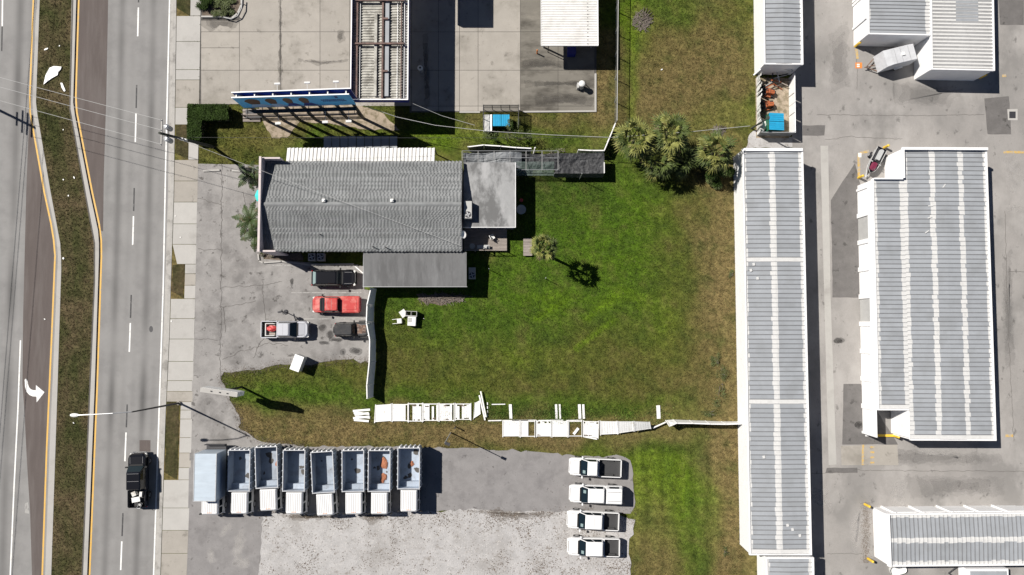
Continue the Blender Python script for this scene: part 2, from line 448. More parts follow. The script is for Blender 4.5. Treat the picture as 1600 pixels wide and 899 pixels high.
Z_ROAD = -0.12
YS = [-500, 0, 899, 1400]
WALK_L = [(275, 0), (271, 300), (264, 520), (258, 650), (250, 899)]
WALK_R = [(314, 0), (309, 300), (304, 520), (298, 740), (292, 899)]
GRASS_L = [(62, 0), (56, 165), (79, 300), (94, 380), (96, 410), (90, 600), (80, 899)]
GRASS_R = [(112, 0), (108, 170), (134, 310), (147, 380), (147, 440), (140, 600), (128, 899)]
YEL_L = [(52, 0), (46, 170), (69, 300), (83, 365), (86, 400), (81, 520), (73, 700), (66, 899)]
YEL_R = [(123, 0), (118, 165), (144, 300), (157, 360), (159, 385), (152, 600), (140, 899)]
DASH = [(216, 20), (212, 200), (208, 360), (203, 525), (196, 700), (189, 880)]
EDGE = [(265, 0), (259, 250), (255, 450), (246, 720), (240, 899)]

# road as one grid whose grey follows the worn lanes
def road_tint(x, y):
    g = 0.245
    d = pl(DASH, y)
    for c, a, w in ((d - 25, 0.125, 5.5), (d + 24, 0.135, 5.5), (32 - 0.032 * y, 0.13, 6.5), (d - 43, .03, 4), (d - 7, .025, 4), (d + 8, .025, 4), (d + 40, .03, 4), (50 - 0.032 * y, .035, 4)):
        g -= a * math.exp(-((x - c) / w) ** 2) * (0.65 + 0.6 * nz(x * 0.4, y, 0.012, c * 0))
    g += 0.02 * nz(x, y, 0.02, 3)
    return (g * 1.02, g, g * 0.98, 1)
xs_n, rows = 150, list(range(-500, 1401, 19))
vs, fs, cs = [], [], []
for r, y in enumerate(rows):
    xr = pl(WALK_L, y) - 1.5
    for k in range(xs_n + 1):
        x = -420 + (xr + 420) * (k / xs_n) ** 0.62
        p = G(x, y, Z_ROAD)
        vs.append(p)
        cs.append(road_tint(x, y))
W1 = xs_n + 1
fs = [(r * W1 + k, (r + 1) * W1 + k, (r + 1) * W1 + k + 1, r * W1 + k + 1) for r in range(len(rows) - 1) for k in range(xs_n)]
road = MB().add(vs, fs).build('road', M['road'], kind='structure')
def set_tint(o, cols):
    a = o.data.color_attributes.new('tint', 'FLOAT_COLOR', 'POINT')
    a.data.foreach_set('color', np.array(cols, dtype=np.float32).ravel())
set_tint(road, cs)

M['turn'] = mat('turn_lane_asphalt', (0.115, 0.097, 0.091), 0.9, spots=[((0.15, 0.134, 0.127), 0.3, 0.5, 0.75, 0.5)], var=0.08, sc=0.6, fine=15, stretch=(2.5, 0.3, 1), spec=0.2)
tl = sheet('turn_lane', [(47, 180), (58, 240), (69, 300), (83, 365), (86, 400), (81, 520), (73, 700), (66, 899), (50, 1400), (46, 1300), (50, 899), (47, 800), (42, 720), (38, 640), (35, 600), (36, 500), (41, 300), (44, 220)], Z_ROAD + 0.004, M['turn'], t=0.003, kind='structure')
sheet('turn_lane', [(140, -500), (123, 0), (118, 165), (144, 300), (157, 360), (161, 362), (162, 280), (166, 150), (169, 0), (182, -500)], Z_ROAD + 0.004, M['turn'], t=0.003, kind='structure')
sheet('road_patch', [(218, 688), (235, 688), (235, 706), (218, 706)], Z_ROAD + 0.005, M['turn'], t=0.003, parent=road)
sheet('manhole_cover', [(236 + 3 * math.cos(a / 12 * 6.283), 514.5 + 5 * math.sin(a / 12 * 6.283)) for a in range(12)], Z_ROAD + 0.006, M['darksteel'], t=0.003, parent=road)
zp = Z_ROAD + 0.009
yy = lambda P, a, b, st=25: [(pl(P, y), y) for y in range(a, b + 1, st)]
strip('edge_line', yy(EDGE, -500, 1400), 0.16, zp, M['white_paint'], road)
strip('median_line', yy(YEL_L, -500, 1400), 0.19, zp, M['yellow_paint'], road)
strip('median_line', yy(YEL_R, -500, 1400), 0.19, zp, M['yellow_paint'], road)
for y0 in [12 - 166 * 3, 12 - 166 * 2, 12 - 166, 12, 177, 338, 505, 676, 846, 1016, 1190]:
    strip('lane_dash', yy(DASH, y0, y0 + 45, 9), 0.17, zp, M['white_paint'], road)
    strip('lane_dash', yy(DASH, y0 - 44, y0 - 1, 9), 0.15, zp, M['black_paint'], road)
for y0 in (-170, -4, 0):
    pass
strip('lane_dash', [(4, -4), (3.5, 41)], 0.17, zp, M['white_paint'], road)
strip('lane_dash', [(3.3, 42), (2.5, 80)], 0.15, zp, M['black_paint'], road)
strip('edge_line', [(32, 532), (28, 640), (22, 760), (16, 899), (4, 1150)], 0.16, zp, M['white_paint'], road)
# turn arrow painted in the turn lane
def arrow_px(cx, cy):
    shaft = [(38.5, 594), (43, 594), (43.6, 600), (45.2, 605), (48, 608.3), (51.5, 609.8), (56, 610), (56.2, 602), (69.5, 613), (57.2, 629), (57, 620), (51, 619.6), (46, 617.5), (41.5, 612.5), (39.2, 605)]
    return [(x, y) for x, y in shaft]
sheet('turn_arrow', arrow_px(0, 0), zp + 0.002, M['white_paint'], road, t=0.003)
sheet('stop_bar', [(38, 788), (44, 784), (46, 803), (39, 802)], zp, M['faded_paint'], road, t=0.003)

# median: kerb ring and dry grass
ys = list(range(-500, 1401, 20))
kl = [(pl(YEL_L, y) + 4.5, y) for y in ys]
kr = [(pl(YEL_R, y) - 4.0, y) for y in ys]
gl = [(pl(GRASS_L, y), y) for y in ys]
gr = [(pl(GRASS_R, y), y) for y in ys]
sheet('median_kerb', kl + gl[::-1], 0.02, M['conc2'], t=0.2, kind='structure')
sheet('median_kerb', gr + kr[::-1], 0.02, M['conc2'], t=0.2, kind='structure')
def med_tint(x, y):
    q = 1.3 * nz(x, y, 0.03, 2) + 0.6 * nz(x, y, 0.13, 4)
    a, b = Vector((0.105, 0.080, 0.045)), Vector((0.046, 0.050, 0.018))
    t = min(1, max(0, 0.5 + 0.8 * q))
    c = a.lerp(b, t)
    return (c.x, c.y, c.z, 1)
nx = 14
vs, cs = [], []
for y in ys:
    for k in range(nx + 1):
        x = pl(GRASS_L, y) + (pl(GRASS_R, y) - pl(GRASS_L, y)) * k / nx
        vs.append(G(x, y, 0.0))
        cs.append(med_tint(x, y))
fs = [(r * (nx + 1) + k, (r + 1) * (nx + 1) + k, (r + 1) * (nx + 1) + k + 1, r * (nx + 1) + k + 1) for r in range(len(ys) - 1) for k in range(nx)]
set_tint(MB().add(vs, fs).build('median_grass', M['lawn'], kind='structure'), cs)
for pts in ([(118, -100), (112, 0), (107.5, 170), (133, 310), (146, 380), (146, 440), (139, 600), (127, 899), (122, 1000)],):
    strip('drain_gap', [(x + 1.5, y) for x, y in pts], 0.16, 0.025, M['joint'], bpy.data.objects['median_kerb.001'])

# the lawn as one sheet under everything between the road and the storage drive
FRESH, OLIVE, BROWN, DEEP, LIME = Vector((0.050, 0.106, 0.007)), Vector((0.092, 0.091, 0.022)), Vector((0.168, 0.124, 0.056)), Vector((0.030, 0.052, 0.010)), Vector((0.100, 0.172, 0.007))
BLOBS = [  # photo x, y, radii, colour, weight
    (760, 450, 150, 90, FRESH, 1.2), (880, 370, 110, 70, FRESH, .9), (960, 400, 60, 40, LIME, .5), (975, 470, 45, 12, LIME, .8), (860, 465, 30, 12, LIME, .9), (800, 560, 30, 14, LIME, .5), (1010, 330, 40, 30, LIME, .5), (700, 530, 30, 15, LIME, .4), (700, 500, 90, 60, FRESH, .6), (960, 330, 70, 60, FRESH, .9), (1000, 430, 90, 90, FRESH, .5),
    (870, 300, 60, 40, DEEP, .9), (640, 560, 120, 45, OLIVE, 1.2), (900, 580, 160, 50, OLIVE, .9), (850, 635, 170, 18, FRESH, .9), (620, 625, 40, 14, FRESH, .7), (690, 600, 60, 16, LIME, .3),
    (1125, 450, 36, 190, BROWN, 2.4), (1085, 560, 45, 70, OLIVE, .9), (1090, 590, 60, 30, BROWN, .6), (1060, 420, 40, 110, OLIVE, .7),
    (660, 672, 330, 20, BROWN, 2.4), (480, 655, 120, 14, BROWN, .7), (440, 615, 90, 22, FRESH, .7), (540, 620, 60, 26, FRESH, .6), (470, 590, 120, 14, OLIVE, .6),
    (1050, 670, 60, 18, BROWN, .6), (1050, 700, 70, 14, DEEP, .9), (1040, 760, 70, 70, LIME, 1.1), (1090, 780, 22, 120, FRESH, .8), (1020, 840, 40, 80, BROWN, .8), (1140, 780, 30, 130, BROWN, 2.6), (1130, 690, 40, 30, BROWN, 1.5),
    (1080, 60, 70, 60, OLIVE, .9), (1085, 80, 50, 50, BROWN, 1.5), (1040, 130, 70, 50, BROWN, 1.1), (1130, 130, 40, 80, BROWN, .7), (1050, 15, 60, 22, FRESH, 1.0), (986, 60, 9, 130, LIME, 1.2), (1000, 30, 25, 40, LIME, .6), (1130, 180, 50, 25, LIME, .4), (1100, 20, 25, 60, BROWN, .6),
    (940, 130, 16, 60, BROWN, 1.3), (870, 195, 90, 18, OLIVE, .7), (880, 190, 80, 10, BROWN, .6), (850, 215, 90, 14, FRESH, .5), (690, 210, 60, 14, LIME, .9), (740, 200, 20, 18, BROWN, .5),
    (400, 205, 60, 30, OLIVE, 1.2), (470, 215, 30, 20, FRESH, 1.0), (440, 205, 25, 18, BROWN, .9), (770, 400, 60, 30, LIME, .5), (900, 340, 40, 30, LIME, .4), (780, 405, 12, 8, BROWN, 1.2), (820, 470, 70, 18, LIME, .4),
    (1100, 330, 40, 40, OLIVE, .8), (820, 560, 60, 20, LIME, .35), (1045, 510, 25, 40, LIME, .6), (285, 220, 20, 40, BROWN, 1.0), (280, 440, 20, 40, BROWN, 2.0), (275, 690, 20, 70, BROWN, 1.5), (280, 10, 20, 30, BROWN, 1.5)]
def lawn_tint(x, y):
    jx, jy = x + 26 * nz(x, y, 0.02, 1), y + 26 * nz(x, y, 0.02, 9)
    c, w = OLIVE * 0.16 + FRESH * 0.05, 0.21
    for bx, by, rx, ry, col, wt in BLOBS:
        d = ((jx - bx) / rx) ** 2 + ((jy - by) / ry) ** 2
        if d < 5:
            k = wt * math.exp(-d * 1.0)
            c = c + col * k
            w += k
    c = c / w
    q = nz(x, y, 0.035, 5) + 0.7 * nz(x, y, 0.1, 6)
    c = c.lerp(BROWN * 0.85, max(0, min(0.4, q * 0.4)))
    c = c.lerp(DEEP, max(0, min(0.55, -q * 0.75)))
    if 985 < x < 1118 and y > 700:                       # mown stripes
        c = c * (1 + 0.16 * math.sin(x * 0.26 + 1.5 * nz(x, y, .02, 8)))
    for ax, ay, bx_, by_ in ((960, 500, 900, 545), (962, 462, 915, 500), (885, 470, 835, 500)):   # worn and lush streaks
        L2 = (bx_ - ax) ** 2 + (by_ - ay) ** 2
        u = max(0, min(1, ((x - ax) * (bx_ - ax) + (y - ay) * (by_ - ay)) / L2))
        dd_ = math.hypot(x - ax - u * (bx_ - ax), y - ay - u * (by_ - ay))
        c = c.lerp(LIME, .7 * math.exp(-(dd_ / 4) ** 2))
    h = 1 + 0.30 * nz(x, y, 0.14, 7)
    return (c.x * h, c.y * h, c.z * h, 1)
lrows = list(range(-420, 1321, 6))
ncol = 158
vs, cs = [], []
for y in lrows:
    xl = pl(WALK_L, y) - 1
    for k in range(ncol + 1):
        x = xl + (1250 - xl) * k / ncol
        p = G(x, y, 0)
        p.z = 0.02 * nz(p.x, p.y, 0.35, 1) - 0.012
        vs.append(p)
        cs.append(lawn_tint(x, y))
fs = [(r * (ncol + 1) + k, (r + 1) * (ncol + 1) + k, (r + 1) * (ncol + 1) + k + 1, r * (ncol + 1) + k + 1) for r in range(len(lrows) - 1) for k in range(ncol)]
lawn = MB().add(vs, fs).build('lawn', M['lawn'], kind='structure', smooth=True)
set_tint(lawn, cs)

HARD = []      # photo polygons where no grass grows
def pave(name, pts, z, m, **kw):
    HARD.append(pts)
    return sheet(name, pts, z, m, kind='structure', t=0.14, **kw)

# kerb and gutter beside the road, sidewalk slabs with grass gaps
ys2 = list(range(-420, 1321, 20))
sheet('kerb', [(pl(WALK_L, y) - 4.5, y) for y in ys2] + [(pl(WALK_L, y) + 0.5, y) for y in ys2[::-1]], 0.03, M['kerb'], t=0.2, kind='structure')
sheet('gutter', [(pl(WALK_L, y) - 8.5, y) for y in ys2] + [(pl(WALK_L, y) - 4, y) for y in ys2[::-1]], Z_ROAD + 0.012, M['kerb'], t=0.01, kind='structure')
sidewalk = sheet('sidewalk', [(pl(WALK_L, y) + 1, y) for y in ys2] + [(pl(WALK_R, y), y) for y in ys2[::-1]], -0.03, M['joint'], t=0.08, kind='structure')
VERGE = [(-200, 25, .55), (195, 250, .56), (413, 467, .53), (628, 750, .53)]
cuts = [-420, -380, -340, -300, -260, -220, -180, -140, -100, -60, -20, 25, 65, 109, 125, 168, 195, 222, 250, 283, 316, 350, 382, 413, 428, 446, 467, 498, 530, 565, 595, 612, 628, 641, 655, 684, 708, 731, 750, 794, 829, 865, 905, 945, 985, 1025, 1065, 1105, 1145, 1185, 1225, 1265, 1305]
for a, b in zip(cuts, cuts[1:]):
    f0 = 0.0
    for va, vb, f in VERGE:
        if a >= va - 1 and b <= vb + 1:
            f0 = f
    g = 0.35
    xa = lambda y: pl(WALK_L, y) + 1 + (pl(WALK_R, y) - pl(WALK_L, y)) * f0
    z = 0.03 + random.uniform(-0.006, 0.006)
    q = [(xa(a) + g, a + g), (pl(WALK_R, a) - g, a + g), (pl(WALK_R, b) - g, b - g), (xa(b) + g, b - g)]
    if b == 413:
        q[3] = (q[3][0] + 8, q[3][1])
    sheet('slab', q, z, M['conc2'] if random.random() < .7 else M['conc'], sidewalk, t=0.08)
    HARD.append(q)
for va, vb, f in VERGE:
    top = max(va, -420)
    pts = [(pl(WALK_L, top) + 2, top), (pl(WALK_L, top) + 2 + 36 * f, top), (pl(WALK_L, vb) + 2 + 36 * f, vb), (pl(WALK_L, vb) + 2, vb - 12)]
    n = 8
    MBv, cc = MB(), []
    P = rough(pts, 8, 1.2, 4)
    o = MBv.add([G(x, y, 0.02) for x, y in P], [tuple(range(len(P) - 1, -1, -1))]).build('verge_grass', M['lawn'], kind='structure')
    set_tint(o, [tuple(0.8 * v for v in med_tint(x, y)[:3]) + (1,) for x, y in P])

# shop parking lot
LOT = [(309, 256), (409, 258), (412, 405), (568, 416), (569, 452), (582, 455), (580, 540), (578, 566)] + rough([(576, 568), (545, 562), (505, 566), (480, 572), (440, 570), (400, 578), (350, 582), (345, 590), (362, 625), (374, 655), (372, 668), (395, 684), (410, 692), (480, 697)], 6, 2.2, 3, closed=False) + [(480, 703), (296, 720), (300, 600), (304, 520)]
pave('parking_lot', LOT, 0.03, M['lot'])
# truck yard
pave('truck_yard', rough([(296, 697), (420, 697), (520, 698), (620, 698), (700, 700), (800, 704), (900, 712), (970, 712), (984, 720), (990, 740), (988, 765), (992, 785), (988, 800)], 7, 2.2, 5, closed=False) + [(985, 803), (900, 802), (690, 798), (660, 806), (412, 806), (404, 899), (395, 1300), (275, 1300), (292, 899)], 0.026, M['lot2'])
GRAVEL = rough([(410, 804), (520, 801), (660, 800), (740, 797), (860, 799), (960, 803), (992, 812), (984, 850), (986, 905), (985, 1300), (402, 1300), (404, 899)], 7, 2.4, 8)
pave('gravel_lot', GRAVEL, 0.036, M['gravel'])
# gas station apron
apron = pave('station_apron', [(326, -420), (932, -420), (932, 174), (640, 176), (640, 163), (360, 163), (340, 168), (311.5, 172), (313.5, 0)], -0.0, M['joint'])
AX = [314, 374, 438, 500, 546, 600, 643, 685, 718, 747, 813, 872, 929]
AY = [-415, -355, -295, -235, -180, -125, -65, -5, 50, 110, 166, 174]
for i in range(len(AX) - 1):
    for j in range(len(AY) - 1):
        a, b, c, d = AX[i], AX[i + 1], AY[j], AY[j + 1]
        if b <= 643 and c >= 166: continue
        if i == 0:
            if c == -5: c = 32
            if c == 50: d = 75
        if d == 166 and b <= 546: d = 163
        mt = M['conc'] if b <= 720 else M['conc3'] if a >= 813 else M['conc']
        g = .3
        sheet('slab', [(a + g, c + g), (b - g, c + g), (b - g, d - g), (a + g, d - g)], 0.034 + random.uniform(-.004, .004), mt, apron, t=.08)
        if i == 0 and AY[j] == 50:
            sheet('slab', [(a + g, 75 + g), (b - g, 75 + g), (b - g, 110 - g), (a + g, 110 - g)], 0.034, mt, apron, t=.08)
sheet('apron_kerb', [(929, 115), (932, 115), (932, 175), (817, 176), (817, 173.5), (929, 172.5)], 0.12, M['conc2'], t=.14, kind='structure')
sheet('apron_kerb', [(718, 174), (750, 174), (750, 176.5), (718, 176.5)], 0.10, M['conc2'], t=.14, kind='structure')
M['grime'] = mat('grime_streak', (.07, .064, .058), .9, var=.3, alpha=.17)
for pts in ([(436, -5), (440, -5), (440, 50), (439.5, 100), (441, 120), (439, 137), (436, 137), (435, 110), (436.5, 60)], [(528, 50), (536, 48), (537, 62), (531, 66), (526, 60)], [(470, 92), (505, 97), (540, 93), (540, 97), (500, 101), (470, 96)], [(318, 28), (372, 31), (366, 44), (345, 40), (330, 48), (318, 40)], [(825, 126), (880, 128), (925, 124), (925, 138), (880, 133), (828, 136)], [(820, 95), (850, 92), (880, 98), (885, 108), (850, 104), (822, 106)], [(840, 150), (890, 147), (925, 152), (920, 165), (870, 160), (842, 164)], [(660, 60), (668, 58), (672, 160), (664, 166)]):
    soft('grime_streak', pts, .041, M['grime'], apron)
M['bleach2'] = mat('bleached_drive', (.50, .48, .46), .9, var=.15, alpha=.2)
M['grime2'] = mat('tyre_grime', (.13, .125, .12), .9, var=.3, alpha=.09)
# storage drive
drive = pave('storage_drive', rough([(1228, -420), (1232, 0), (1238, 118), (1238, 235), (1250, 600), (1262, 900)], 20, .6, 2, closed=False) + [(1275, 1320), (2300, 1320), (2300, -420)], 0.03, M['drive'])
for pts, m in [([(1336, 255), (1345, 290), (1347, 465), (1301, 465), (1298, 313)], 'drive_dark'), ([(1538, 154), (1577, 150.5), (1580, 210), (1543, 210)], 'drive_dark'),
               ([(1254, 196), (1289, 196), (1288, 212), (1254, 212)], 'drive_dark'), ([(1318, 600), (1345, 600), (1403, 695), (1316, 695)], 'drive_dark'), ([(1292, 731), (1340, 731), (1340, 738), (1290, 739)], 'drive_dark'),
               ([(1303, 466), (1346, 466), (1350, 600), (1306, 600)], 'conc3x'), ([(1560, 0), (1600, 0), (1600, 39), (1563, 39)], 'drive_dark')]:
    if m == 'conc3x':
        continue
    sheet('asphalt_patch', rough(pts, 10, .7, 6), 0.034, M[m], drive, t=.004)
for pts in ([(1570, 248), (1592, 240), (1598, 275), (1585, 300), (1573, 290)], [(1574, 322), (1600, 316), (1600, 332), (1576, 330)], [(1395, 760), (1415, 755), (1412, 790), (1394, 790)], [(1330, 820), (1345, 790), (1350, 840), (1335, 860)], [(1440, 700), (1490, 703), (1480, 712), (1445, 712)], [(1250, 770), (1290, 760), (1300, 800)]):
    soft('bleached_patch', pts, .033, M['bleach2'], drive, 5, 3.5)
for pts in ([(1352, 700), (1420, 705), (1550, 712), (1555, 722), (1420, 728), (1360, 720)], [(1420, 745), (1560, 748), (1560, 772), (1430, 776)], [(1296, 60), (1322, 40), (1326, 130), (1300, 140)], [(1400, 130), (1500, 140), (1480, 165), (1400, 160)], [(1566, 420), (1580, 400), (1584, 560), (1572, 570)]):
    soft('tyre_grime', pts, .0325, M['grime2'], drive, 5, 3.5)
sheet('drain_strip', [(1282, 228), (1294, 228), (1298, 470), (1307, 726), (1295, 727), (1288, 470)], 0.036, M['conc2'], drive, t=.006)
sheet('drain_strip', [(1314, 697), (1402, 695), (1404, 727), (1315, 727)], 0.036, M['conc'], drive, t=.006)
for p in ([(1276, 180), (1330, 180), (1430, 181), (1538, 179)], [(1289, 218), (1330, 214), (1410, 217)], [(1338, 60), (1339, 140)], [(1380, 465), (1345, 466)], [(1333, 735), (1600, 737)], [(1268, 740), (1340, 739)], [(1570, 330), (1575, 500), (1584, 690)], [(1575, 425), (1600, 425)], [(1292, 865), (1350, 866)]):
    strip('asphalt_crack', rough(p, 3, 1.1, 3, closed=False) + [p[-1]], 0.035, 0.0405, M['joint'], drive)
lotp = bpy.data.objects['parking_lot']
for p in ([(346, 256), (346, 420), (344, 600)], [(309, 390), (346, 391)], [(346, 448), (405, 447), (440, 440)], [(305, 530), (340, 532)], [(309, 310), (346, 320)], [(352, 520), (350, 480), (400, 470)], [(380, 300), (385, 330), (410, 345)], [(410, 440), (415, 520), (395, 560)], [(347, 560), (420, 535), (450, 540)]):
    strip('asphalt_crack', rough(p, 3, 1.7, 9, closed=False) + [p[-1]], 0.04, 0.042, M['joint'], lotp)
for x0, x1, y in ((424, 484, 415), (505, 560, 414.5), (455, 566, 457.5), (470, 576, 498.5)):
    strip('bay_line', [(x0, y), (x1, y)], 0.11, 0.037, M['faded_paint'], lotp)
strip('bay_line', [(553, 415), (567, 427)], 0.11, 0.037, M['white_paint'], lotp)
strip('bay_line', [(354, 266), (354.5, 288)], 0.11, 0.037, M['faded_paint'], lotp)
for (cx, cy, a, b) in ((557, 549, 9, 5), (536, 551, 4, 5), (506, 536, 7, 3), (504, 511, 6, 5), (456, 441, 2.5, 5), (524, 531, 10, 2.5), (516, 522, 5, 6)):
    soft('oil_stain', [(cx + a * math.cos(t), cy + b * math.sin(t)) for t in np.linspace(0, 6.28, 12, endpoint=False)], 0.0355, M['stain'], lotp)
for (cx, cy, a, b) in ((1342, 664, 6, 5), (1311, 533, 8, 5)):
    soft('oil_stain', [(cx + a * math.cos(t), cy + b * math.sin(t)) for t in np.linspace(0, 6.28, 12, endpoint=False)], 0.0375, M['stain'], drive)
M['bleach'] = mat('bleached_patch', (0.52, 0.50, 0.48), .9, var=.15, alpha=.22)
ty = bpy.data.objects['truck_yard']
for (cx, cy, a, b, r) in ((373, 855, 8, 26, .2), (352, 828, 6, 10, .6), (380, 880, 10, 7, 0), (330, 870, 6, 12, 0)):
    soft('bleached_patch', [(cx + a * math.cos(t) * math.cos(r) - b * math.sin(t) * math.sin(r), cy + b * math.sin(t)) for t in np.linspace(0, 6.28, 14, endpoint=False)], 0.029, M['bleach'], ty, 5, 3.0)
# yellow paint and marks on the storage drive
for p, w in (([(1338, 77), (1340, 92)], .28), ([(1342, 240), (1342, 280)], .3), ([(1344, 240), (1358, 236)], .3), ([(1353, 640), (1353.5, 659)], .22), ([(1348.5, 695), (1348, 727)], .25), ([(1568, 238), (1600, 238)], .28), ([(1571, 681), (1583, 681)], .3), ([(1572, 118), (1566, 119)], .3)):
    strip('yellow_line', p, w, 0.041, M['yellow_worn'], drive)
for k in range(4):
    strip('stencil_mark', [(1360, 699 + k * 8), (1366, 699 + k * 8)], .2, .041, M['yellow_worn'], drive)
sheet('number_square', [(1336.5, 98), (1347, 98), (1347, 107), (1336.5, 107)], .041, M['orange'], drive, t=.003)
for x, y, dx in ((1341, 101, 2.2), (1341, 104, 2.2)):
    strip('number_mark', [(x - dx, y), (x + dx, y)], .16, .043, M['white_paint'], drive)
sheet('number_square', [(1341, 239), (1346, 239), (1346, 246), (1341, 246)], .043, M['white_paint'], drive, t=.003)
sheet('number_square', [(1352, 675), (1358, 675), (1358, 682), (1352, 682)], .043, M['white_paint'], drive, t=.003)
# catch basin in the drive
cb = G(1582, 180, .04)
sheet('drain_frame', [(1574, 171), (1590, 170.5), (1590, 188), (1575, 188)], .042, M['conc2'], drive, t=.008)
sheet('drain_grate', [(1577, 174.5), (1587, 174.5), (1587, 185), (1577, 185)], .046, M['darksteel'], drive, t=.006)
M['leafmulch'] = mat('leaf_litter', (.12, .09, .06), .95, var=.4, fine=6, alpha=.22)
# bare sand by the billboard and under the bins
for pts, m in (([(405, 168), (560, 163), (600, 178), (625, 204), (575, 204), (530, 195), (470, 190), (448, 215), (425, 216), (410, 190)], 'sand'), ([(650, 460), (690, 460), (724, 462), (718, 470), (690, 477), (662, 475)], 'mulch'), ([(410, 393), (470, 396), (474, 407), (415, 406)], 'mulch'), ([(1172, 208), (1186, 200), (1240, 215), (1248, 232), (1165, 232)], 'gravel'), ([(735, 799), (760, 796), (800, 801), (860, 800), (855, 806), (800, 812), (770, 808)], 'leafmulch'), ([(560, 803), (600, 801), (605, 812), (575, 818)], 'leafmulch'), ([(445, 806), (520, 803), (530, 809), (470, 812)], 'leafmulch')):
    if m == 'leafmulch':
        soft('leaf_litter', pts, 0.038, M['leafmulch'], bpy.data.objects['gravel_lot'], 4, 3.0)
        continue
    sheet('bare_ground', rough(pts, 5, 1.6, 5), 0.022, M[m], lawn, t=.03)
    HARD.append(pts)
MED_CHK = lambda x, y: pl(GRASS_L, y) + 1 < x < pl(GRASS_R, y) - 1

# grass tufts: countless, one object
def tufts(name, spots, hgt, seed):
    rng = np.random.default_rng(seed)
    n = len(spots)
    base = np.array([(p.x, p.y, p.z) for p, c in spots], dtype=np.float32)
    col = np.array([c for p, c in spots], dtype=np.float32)
    B = 4
    ang = rng.uniform(0, 6.283, (n, B))
    lean = rng.uniform(.2, 1.0, (n, B)) * hgt
    h = rng.uniform(.4, 1.0, (n, B)) * hgt
    w = rng.uniform(.015, .04, (n, B))
    off = rng.uniform(-.06, .06, (n, B, 2))
    bx = base[:, None, 0] + off[..., 0]
    by = base[:, None, 1] + off[..., 1]
    bz = np.repeat(base[:, None, 2], B, 1)
    dx, dy = np.cos(ang), np.sin(ang)
    V = np.stack([np.stack([bx - dy * w, by + dx * w, bz], -1), np.stack([bx + dy * w, by - dx * w, bz], -1), np.stack([bx + dx * lean, by + dy * lean, bz + h], -1)], 2).reshape(-1, 3)
    nt = n * B
    me = bpy.data.meshes.new(name)
    me.vertices.add(nt * 3)
    me.vertices.foreach_set('co', V.astype(np.float32).ravel())
    me.loops.add(nt * 3)
    me.loops.foreach_set('vertex_index', np.arange(nt * 3, dtype=np.int32))
    me.polygons.add(nt)
    me.polygons.foreach_set('loop_start', np.arange(0, nt * 3, 3, dtype=np.int32))
    me.update()
    me.validate()
    c = np.repeat(np.repeat(col[:, None, :], B, 1) * rng.uniform(.7, 1.5, (n, B, 1)), 3, 0).reshape(-1, 3) if False else np.repeat((np.repeat(col[:, None, :3], B, 1) * rng.uniform(.5, 1.75, (n, B, 1))).reshape(-1, 3), 3, 0)
    c = np.concatenate([c, np.ones((len(c), 1))], 1).astype(np.float32)
    a = me.color_attributes.new('tint', 'FLOAT_COLOR', 'POINT')
    a.data.foreach_set('color', c.ravel())
    me.materials.append(M['grass'])
    return link(name, me, None, kind='stuff')
def hardbox(p):
    xs, ys_ = [q[0] for q in p], [q[1] for q in p]
    return (min(xs), max(xs), min(ys_), max(ys_), p)
